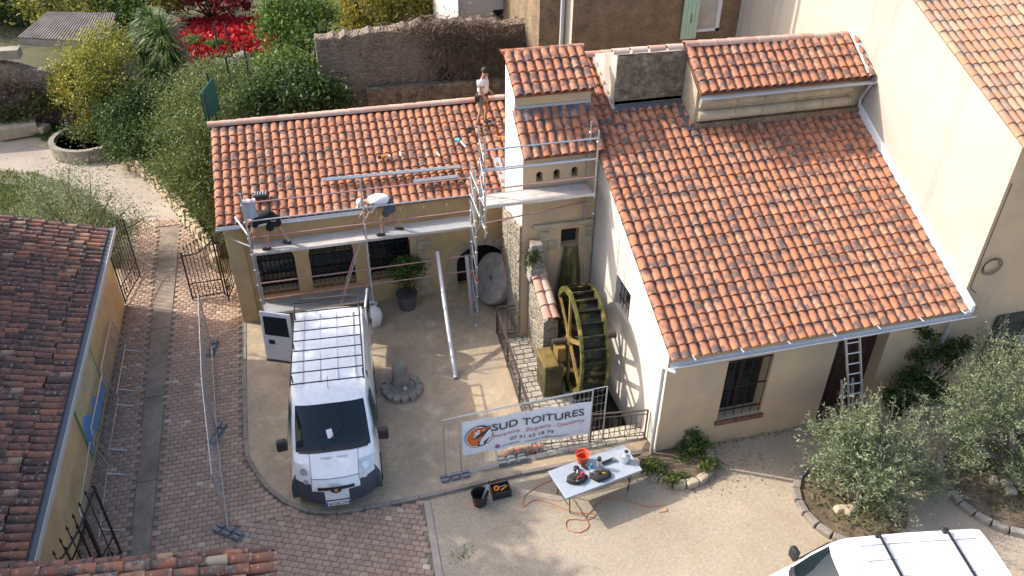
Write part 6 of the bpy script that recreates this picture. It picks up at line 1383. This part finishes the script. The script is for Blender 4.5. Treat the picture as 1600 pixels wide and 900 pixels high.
tree('thin_tree', 'thin multi-stemmed tree with pale yellow-green leaves by the shed', 'tree', G(118, 62, 1.6), [Bp(70, 20, 44, 1.5), Bp(110, 12, 44, 1.6), Bp(140, 25, 43, 1.2), Bp(90, 45, 43, .8), Bp(60, -5, 45, 1.5)], 'lime', 4200, .19, .12, ntips=8)
tree('leafy_tree', 'green bushy tree between the shed and the cordyline', 'tree', G(195, 40, 1.6), [Bp(180, 10, 44, 1.4), Bp(200, 30, 43, 1.2), Bp(215, 0, 44, 1.3)], 'green', 3600, .19, .10)
for i, (x, y, Y) in enumerate(((10, 30, 46), (-5, 0, 48))):
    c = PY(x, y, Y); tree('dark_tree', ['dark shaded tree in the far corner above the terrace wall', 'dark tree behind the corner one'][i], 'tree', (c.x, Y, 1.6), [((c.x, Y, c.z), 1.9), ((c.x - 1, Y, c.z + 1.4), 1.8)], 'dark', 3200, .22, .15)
# red creeper carpet
rc = thing('red_creeper', 'bright red creeper carpeting the terrace behind the cordyline', 'creeper', G(330, 60, 1.6)); p, r = cloud([(tuple(G(x, y, 1.65)), (1.4, 1.0, .16)) for x, y in ((300, 70), (330, 72), (358, 68), (312, 56), (345, 55), (375, 58), (298, 58), (325, 44), (365, 42), (350, 78))], 15000, 14, .42, 1.61); leaves('foliage', 'red', rc, p, .20, .8, .8, rr=r); limbs(G(330, 60, 1.61), [p[i] for i in NP.integers(0, len(p), 8)], .02, 'bark', rc)
tree('red_shrub', 'dark red shrub rising behind the red creeper', 'shrub', G(330, 30, 1.6), [Bp(290, 5, 44, 1.0), Bp(330, 2, 45, 1.1), Bp(360, 5, 44, 1.0), Bp(380, 12, 44, .6)], 'darkred', 4200, .18, .06)
tree('lime_shrub', 'pale green shrub standing left of the red shrub', 'shrub', G(262, 20, 1.6), [Bp(250, 5, 44, 1.2), Bp(275, -5, 45, 1.3)], 'lime', 2400, .18, .06)
for i, (x, y) in enumerate(((302, 75), (338, 80))):
    c = G(x, y, 1.6); tree('round_bush', ['small round green bush below the red creeper', 'second round green bush below the red creeper, by the fence post'][i], 'bush', (c.x, c.y, 1.6), [((c.x, c.y, 1.9), (.55, .45, .3))], 'grass', 900, .10, .02, group='bushes edging the red creeper', ntips=5)
for i, (x, y, z) in enumerate(((352, 98, 2.6), (340, 95, 2.6), (366, 92, 2.8), (376, 84, 3.0), (330, 105, 2.4))):
    c = G(x, y, z); o = MB().box((c.x, c.y, z * .5), (.75, .55, z + .1), .3 * i, taper=.8).build('boulder', 'grey_stone', None, bevel=.1); tag(o, ['pale boulder on the bank at the fence posts', 'grey boulder beside the pale one', 'grey boulder under the leafy tree edge', 'flat stone at the end of the red creeper', 'boulder nearest the hedge bank'][i], 'boulder', 'boulders on the bank')
tree('rough_scrub', 'brownish scrub on the bank between boulders and ivy mound', 'scrub', (-2.6, 30.5, .2), [Bp(350, 140, 30.5, 1.1), Bp(390, 140, 30, 1.0), Bp(320, 125, 33, 1.1), Bp(365, 115, 32.5, .9), Bp(300, 120, 34, 1.0), Bp(420, 165, 28.6, .8), Bp(375, 170, 28.4, .8)], 'hedge', 9000, .10, .04)
# green wire fence posts
for i, (x0, y0, x1, y1) in enumerate(((319, 145, 329, 195), (324, 113, 333, 158), (354, 88, 362, 135), (381, 66, 388, 110), (331, 38, 343, 82), (352, 38, 361, 84))):
    a_ = PY(x1, y1, (25.6, 26.8, 30, 32, 37, 37)[i]); b_ = PY(x0, y0, a_.y); b_.x = a_.x - .02; o = MB().rod((a_.x, a_.y, min(a_.z, .3) if i < 4 else 1.6), (b_.x, a_.y, b_.z), .035).build('fence_post', flat('post_green', (.015, .035, .028), .6), None); tag(o, ['dark green fence post touching the workshop ridge end', 'dark green post holding the green mesh panel', 'dark green fence post on the bank by the pale boulder', 'dark green fence post at the leafy tree', 'dark fence post in front of the red creeper, left one', 'dark fence post in front of the red creeper, right one'][i], 'fence post', 'dark green wire fence posts')
a_, b_ = PY(321, 190, 25.7), PY(330, 120, 26.8); o = MB().extr([(a_.x, 25.7, a_.z), (b_.x + .05, 26.8, a_.z - .1), (b_.x + .05, 26.8, b_.z), (a_.x, 25.7, b_.z - .1)], (.02, 0, 0)).build('mesh_screen', flat('mesh_green', (.03, .12, .10), .6), None); tag(o, 'green mesh screen between two posts at the workshop end', 'screen')
# dry creeper over the garden wall
p, r = cloud([((PY(x, 48, 27.9).x, 27.8, z), (1.0, .3, .35)) for x, z in ((650, 5.95), (690, 6.0), (730, 5.9), (770, 5.7), (705, 5.3), (745, 5.0), (790, 5.1))], 4200, 14, .4); leaves('dry_creeper', 'dry', gw, p, .26, .08, -.4, rr=r)
p, r = cloud([((PY(x, 90, 27.9).x, 27.85, z), (.7, .12, 1.0)) for x, z in ((690, 4.8), (735, 4.4), (775, 4.4), (720, 3.6))], 2600, 12, .4); leaves('dry_creeper', 'dry', gw, p, .30, .06, -1.2, rr=r)
# round planter
pc_ = G(143, 232); pl = thing('round_planter', 'round low concrete planter with straggly plants beside the path', 'planter', (pc_.x, pc_.y, 0)); n = 30; mb = MB()
for rr_, z in ((1.45, 0), (1.45, .55), (1.25, .55), (1.25, .1)):
    for k in range(n): t_ = 2 * math.pi * k / n; mb.v.append((pc_.x + rr_ * math.cos(t_), pc_.y + rr_ * math.sin(t_), z))
mb.f = [(i * n + k, i * n + (k + 1) % n, (i + 1) * n + (k + 1) % n, (i + 1) * n + k) for i in range(3) for k in range(n)]; mb.build('rim', 'concrete', pl); MB().lathe([(.01, 0), (1.26, .0)], (pc_.x, pc_.y, .4), 24).build('soil', 'soil', pl)
p, r = cloud([((pc_.x + dx, pc_.y + dy, .7), (.5, .4, .5)) for dx, dy in ((.5, .3), (-.4, .2), (.2, -.5), (.9, -.2))], 1500, 8, .4, .4); leaves('plants', 'hedge', pl, p, .12, .4, rr=r, kind='stuff'); p, r = cloud([((pc_.x + .1, pc_.y + .2, 1.0), (.3, .3, .6))], 350, 6, .4, .4); leaves('plants', 'yellow', pl, p, .12, .4, rr=r, kind='stuff')
o = MB().box(G(28, 200, .3), (1.5, 1.0, .5), .2).build('stone_slab', 'pale_stone', None, bevel=.05); tag(o, 'pale flat stone slab beside the garden path, far back', 'stone slab')
o = MB().box(G(55, 200, .2), (1.2, .5, .35), -.5).build('stone_step', 'pale_stone', None, bevel=.05); tag(o, 'narrow stone step next to the pale slab', 'stone step')
# grass
def grass(label_name, polyg, n, size): 
    xs = [q[0] for q in polyg]; ys = [q[1] for q in polyg]; P_ = NP.uniform((min(xs), min(ys)), (max(xs), max(ys)), (n * 2, 2)); k = np.array([inside(q, polyg) for q in P_]); P_ = P_[k][:n]; o = leaves('grass', 'grass', None, np.c_[P_, np.full(len(P_), .01)], size, .16, 1.6); o['kind'] = 'stuff'; o['label'] = label_name; o['category'] = 'grass'; return o
gp = lambda L_: [(G(x, y).x, G(x, y).y) for x, y in L_]
struct(MB().prism(gp([(0, 262), (60, 272), (130, 300), (190, 345), (190, 420), (0, 420)]) , .0, .008).build('lawn', 'garden_soil'))
grass('rough lawn beside the garden path behind the old outbuilding', gp([(-60, 262), (60, 272), (130, 300), (190, 345), (170, 380), (-60, 380)]), 9000, .16); grass('grass strip under the terrace wall', gp([(-40, 195), (25, 205), (45, 212), (95, 230), (110, 205), (85, 185), (-40, 180)]), 4500, .20)
# sparse olive behind the old roof
ob_ = Vector((-7.6, 25.6, 0)); ot = thing('young_olive', 'sparse young olive tree behind the old outbuilding roof', 'tree', ob_); tips = [PY(x, y, Y) for x, y, Y in ((60, 290, 27), (85, 262, 27.5), (110, 250, 27), (140, 270, 26), (175, 300, 25.6), (205, 320, 25.2), (228, 338, 25), (200, 370, 24.6), (150, 300, 25.5), (110, 300, 26), (60, 320, 26.5), (40, 300, 27), (180, 345, 25), (130, 330, 25), (95, 275, 26.5), (215, 355, 24.8), (190, 390, 24.3), (30, 330, 26))]
random.seed(9); limbs(ob_, tips, .075, 'bark_grey', ot, wob=.2); pp = []
for tpt in tips:
    m_ = 800; u = NP.uniform(.45, 1.05, m_)[:, None]; pp.append(np.array(ob_ + Vector((0, 0, .5))) * (1 - u) + np.array(tpt) * u + NP.normal(size=(m_, 3)) * .26)
leaves('crown', 'olive', ot, np.concatenate(pp), .085, .28)
# olives in ringed beds
def olive(label, base, blobs, n, seed, ringc, ringr, a0, a1, ringlabel):
    random.seed(seed); t = thing('olive_tree', label, 'olive tree', base, 0, 'bushy olive trees in ringed beds'); p, r = cloud(blobs, n, 18, .25, .25)
    # fine shoots: leaves strung along outward twigs
    cen = np.mean([b[0] for b in blobs], axis=0); k = 420; ii = NP.integers(0, len(p), k); mb = MB(); lp = []
    for i in ii:
        a_ = p[i]; d = a_ - cen + np.array([0, 0, .5]); d /= np.linalg.norm(d); d = d + NP.normal(size=3) * .3; d /= np.linalg.norm(d); L_ = NP.uniform(.3, .75); mb.rod(a_, a_ + d * L_, .006, .003, n=3, caps=False); u = NP.uniform(0, 1, 22)[:, None]; lp.append(a_ + d * L_ * u + NP.normal(size=(22, 3)) * .025)
    allp = np.concatenate([p] + lp); rr_ = np.concatenate([r, np.clip(NP.normal(.65, .18, len(lp) * 22), 0, 1)]); leaves('crown', 'olive', t, allp, .080, .27, .3, rr=rr_); mb.build('twigs', 'bark_grey', t, kind='stuff'); limbs(base, [p[i] for i in NP.integers(0, len(p), 22)], .13, 'bark_grey', t, wob=.2)
    rg = thing('bed_ring', ringlabel, 'planting bed', (ringc[0], ringc[1], 0), 0, 'ringed olive beds'); MB().lathe([(ringr - .05, 0), (ringr - .05, .07), (.01, .10)], (ringc[0], ringc[1], 0), 28).build('bed_soil', 'soil', rg); m_ = int((a1 - a0) * ringr / .36)
    for q in range(m_):
        t_ = a0 + (a1 - a0) * (q + .5) / m_; MB().box((ringc[0] + ringr * math.cos(t_), ringc[1] + ringr * math.sin(t_), .07), (.17, .335, .16 + random.uniform(-.02, .02)), t_).build('border_stone', 'grey_stone', rg, bevel=.02)
    px_ = NP.normal(size=(700, 2)) * ringr * .42; px_ = px_[np.hypot(px_[:, 0], px_[:, 1]) < ringr - .15]; leaves('ground_cover', 'hedge', rg, np.c_[px_[:, 0] + ringc[0], px_[:, 1] + ringc[1], np.full(len(px_), .1)], .09, .5, .6, kind='stuff')
    for q in range(4): MB().box((ringc[0] + random.uniform(-.5, .3), ringc[1] + random.uniform(-.3, .4), .14), (.3, .22, .16), q, taper=.7).build('bed_rock', 'pale_stone', rg, bevel=.04)
r1 = (G(1258, 790) + G(1305, 848)) / 2; rc1 = (r1.x + 1.05, r1.y + .35)
olive('bushy grey-green olive tree, the smaller one before the door', (rc1[0] + .1, rc1[1] + .1, .05), [Bp(1330, 700, 10.6, 0.68), Bp(1300, 740, 10.2, 0.54), Bp(1370, 720, 10.4, 0.68), Bp(1345, 760, 9.8, 0.59), Bp(1420, 730, 10.4, 0.54), Bp(1300, 690, 10.7, 0.45), Bp(1380, 780, 9.7, 0.45), Bp(1440, 760, 10, 0.45), Bp(1350, 665, 11, 0.45), Bp(1400, 690, 10.8, 0.54)], 14500, 4, rc1, 1.25, math.radians(100), math.radians(300), 'stone-ringed bed under the smaller olive tree')
rc2 = (G(1560, 770).x + .35, G(1560, 770).y + .15)
olive('larger bushy olive tree at the picture edge before the dark green shutter', (rc2[0] + .3, rc2[1] + .2, .05), [Bp(1520, 620, 11.2, 0.72), Bp(1570, 600, 11.2, 0.72), Bp(1480, 660, 10.9, 0.63), Bp(1550, 670, 10.6, 0.72), Bp(1600, 650, 10.6, 0.72), Bp(1500, 710, 10.3, 0.54), Bp(1580, 730, 10.0, 0.54), Bp(1610, 580, 11.4, 0.72), Bp(1560, 560, 11.8, 0.45), Bp(1640, 640, 10.8, 0.81), Bp(1610, 720, 10, 0.63)], 18000, 5, rc2, 1.5, math.radians(120), math.radians(300), 'stone-ringed bed under the larger olive tree')
# corner shrub bed, climber by the door, plants on the workshop front and the race wall
sb0 = G(1062, 735); bd = thing('corner_bed', 'stone-edged bed at the mill house corner under the leafy shrub', 'planting bed', (sb0.x, sb0.y, 0)); 
for k in range(9): t_ = math.radians(190 + k * 21); MB().box((sb0.x + .02 + .85 * math.cos(t_), sb0.y + .35 + .85 * math.sin(t_), .08), (.2, .30, .2), t_).build('border_stone', 'pale_stone', bd, bevel=.04)
MB().lathe([(.82, 0), (.8, .08), (.01, .12)], (sb0.x, sb0.y + .35, 0), 20).build('bed_soil', 'soil', bd)
tree('leafy_shrub', 'leafy green rose shrub at the mill house front corner', 'shrub', (sb0.x + .1, sb0.y + .4, .1), [Bp(1085, 700, sb0.y + .45, .38), Bp(1060, 715, sb0.y + .4, .36), Bp(1100, 720, sb0.y + .3, .32), Bp(1045, 735, sb0.y + .2, .3), Bp(1075, 735, sb0.y + .1, .32), Bp(1020, 730, sb0.y + .3, .28), Bp(1080, 680, sb0.y + .6, .22), Bp(1030, 750, sb0.y, .22)], 'green', 3800, .085, .03)
tree('low_weeds', 'low dark weeds spilling from the corner bed beside the railing', 'weeds', (sb0.x - .7, sb0.y + .1, .05), [((sb0.x - .75, sb0.y + .1, .22), (.3, .3, .2)), ((sb0.x - .35, sb0.y - .35, .18), (.35, .2, .15)), ((sb0.x + .6, sb0.y - .1, .2), (.3, .25, .15))], 'hedge', 1500, .08, .01, ntips=6)
tree('wall_climber', 'dark climbing rose on the wall between door and tall house', 'climber', (13.6, 12.5, 0), [Bp(1440, 560, 12.6, .35), Bp(1430, 600, 12.4, .45), Bp(1450, 530, 12.7, .25), Bp(1480, 560, 12.5, .4), Bp(1500, 545, 12.5, .35), Bp(1410, 620, 12.3, .4), Bp(1460, 610, 12.2, .45), Bp(1435, 515, 12.75, .15), Bp(1390, 625, 12.2, .25)], 'dark', 5200, .085, .04)
c = PY(632, 418, 20.3); tree('potted_bush', 'green leafy bush in a dark tub before the third arched window', 'bush', (c.x, 20.3, .06), [((c.x, 20.3, c.z), .38), ((c.x - .25, 20.25, c.z - .15), .3), ((c.x + .28, 20.25, c.z - .12), .32), ((c.x, 20.25, c.z - .45), .3)], 'green', 1700, .10, .03); pb = bpy.data.objects[[o.name for o in bpy.data.objects if o.name.startswith('potted_bush')][-1]]; MB().lathe([(.24, 0), (.31, .5), (.33, .52), (.28, .5)], (c.x, 20.25, .062), 16).build('tub', 'lead', pb)
for i, (x, y, Y, r_, nm) in enumerate(((797, 358, 20.2, .22, 'tuft of greenery hanging at the tower and workshop corner'), (836, 404, 17.55, .2, 'fern tuft growing from the stones above the race wall'))):
    c = PY(x, y, Y); t = thing('wall_fern', nm, 'fern', c); p, r = cloud([(tuple(c), (r_, r_ * .8, r_ * 1.3))], 420, 6, .4); leaves('fronds', 'dark', t, p, .12, .25, -.5, rr=r)
# litter on the sand
lt = np.c_[NP.normal(8.6, .9, 500), NP.normal(12.0, .35, 500), np.full(500, .012)]; o = leaves('leaf_litter', 'dry', None, lt, .05, .5, .0, kind='stuff'); o['label'] = 'dry leaf litter on the ground before the mill house'; o['category'] = 'leaf litter'
c = G(725, 868); lt = np.c_[NP.normal(c.x, .16, 120), NP.normal(c.y, .12, 120), np.full(120, .012)]; tw_ = leaves('sprig_leaves', 'olive', None, lt, .07, .3, .0, kind='stuff'); tw_['label'] = 'fallen olive leaves on the sand'; tw_['category'] = 'leaves'
# weeds along the kerb and the wall feet
kp = []
for q in resample(kc, .05):
    if random.random() < .55: kp.append((q.x + random.gauss(0, .05), q.y - .07 + random.gauss(0, .03), .02))
for k in range(260): kp.append((-5.95 + abs(random.gauss(0, .06)), random.uniform(12, 22.3), .03))
for k in range(240): kp.append((random.uniform(7.4, 11), 12.86 - abs(random.gauss(0, .08)), .01))
o = leaves('kerb_weeds', 'hedge', None, np.array(kp), .07, .3, 1.2, kind='stuff'); o['label'] = 'small weeds along the kerb and wall feet'; o['category'] = 'weeds'
# pebbles
n = 3600; X_ = NP.uniform(1.3, 15, n); Y_ = NP.uniform(7.5, 13.0, n); pb = MB()
for x, y in zip(X_, Y_):
    s = random.uniform(.004, .013); pb.add([(x - s, y, .0), (x, y - s, 0), (x + s, y, 0), (x, y + s, 0), (x, y, s * 1.1)], [(0, 1, 4), (1, 2, 4), (2, 3, 4), (3, 0, 4)])
o = pb.build('pebbles', mat('pebble', (.47, .41, .33), .9, var=.2, scale=15), None); o['kind'] = 'stuff'; o['label'] = 'small pebbles scattered over the sand'; o['category'] = 'gravel'

# trees beside the neighbouring house, outside the picture, whose loose crowns break the edge of its shade
for i, (y, z) in enumerate(((14.5, 8.9), (17.2, 9.5), (19.8, 9.3), (22.0, 9.0))):
    tree('tall_tree', ('nearest tall tree beside the neighbouring house outside the picture', 'second tall tree beside the neighbouring house outside the picture', 'third tall tree beside the neighbouring house outside the picture', 'furthest tall tree beside the neighbouring house outside the picture')[i], 'tree', (-10.4, y, 0), [((-10.4, y, z), (1.5, 1.6, 1.5)), ((-10.6, y + .8, z - 1.3), 1.2), ((-10.3, y - .9, z + .9), 1.1), ((-10.5, y, z + 1.7), .9)], 'green', 2600, .24, .2, group='trees beside the neighbouring house')
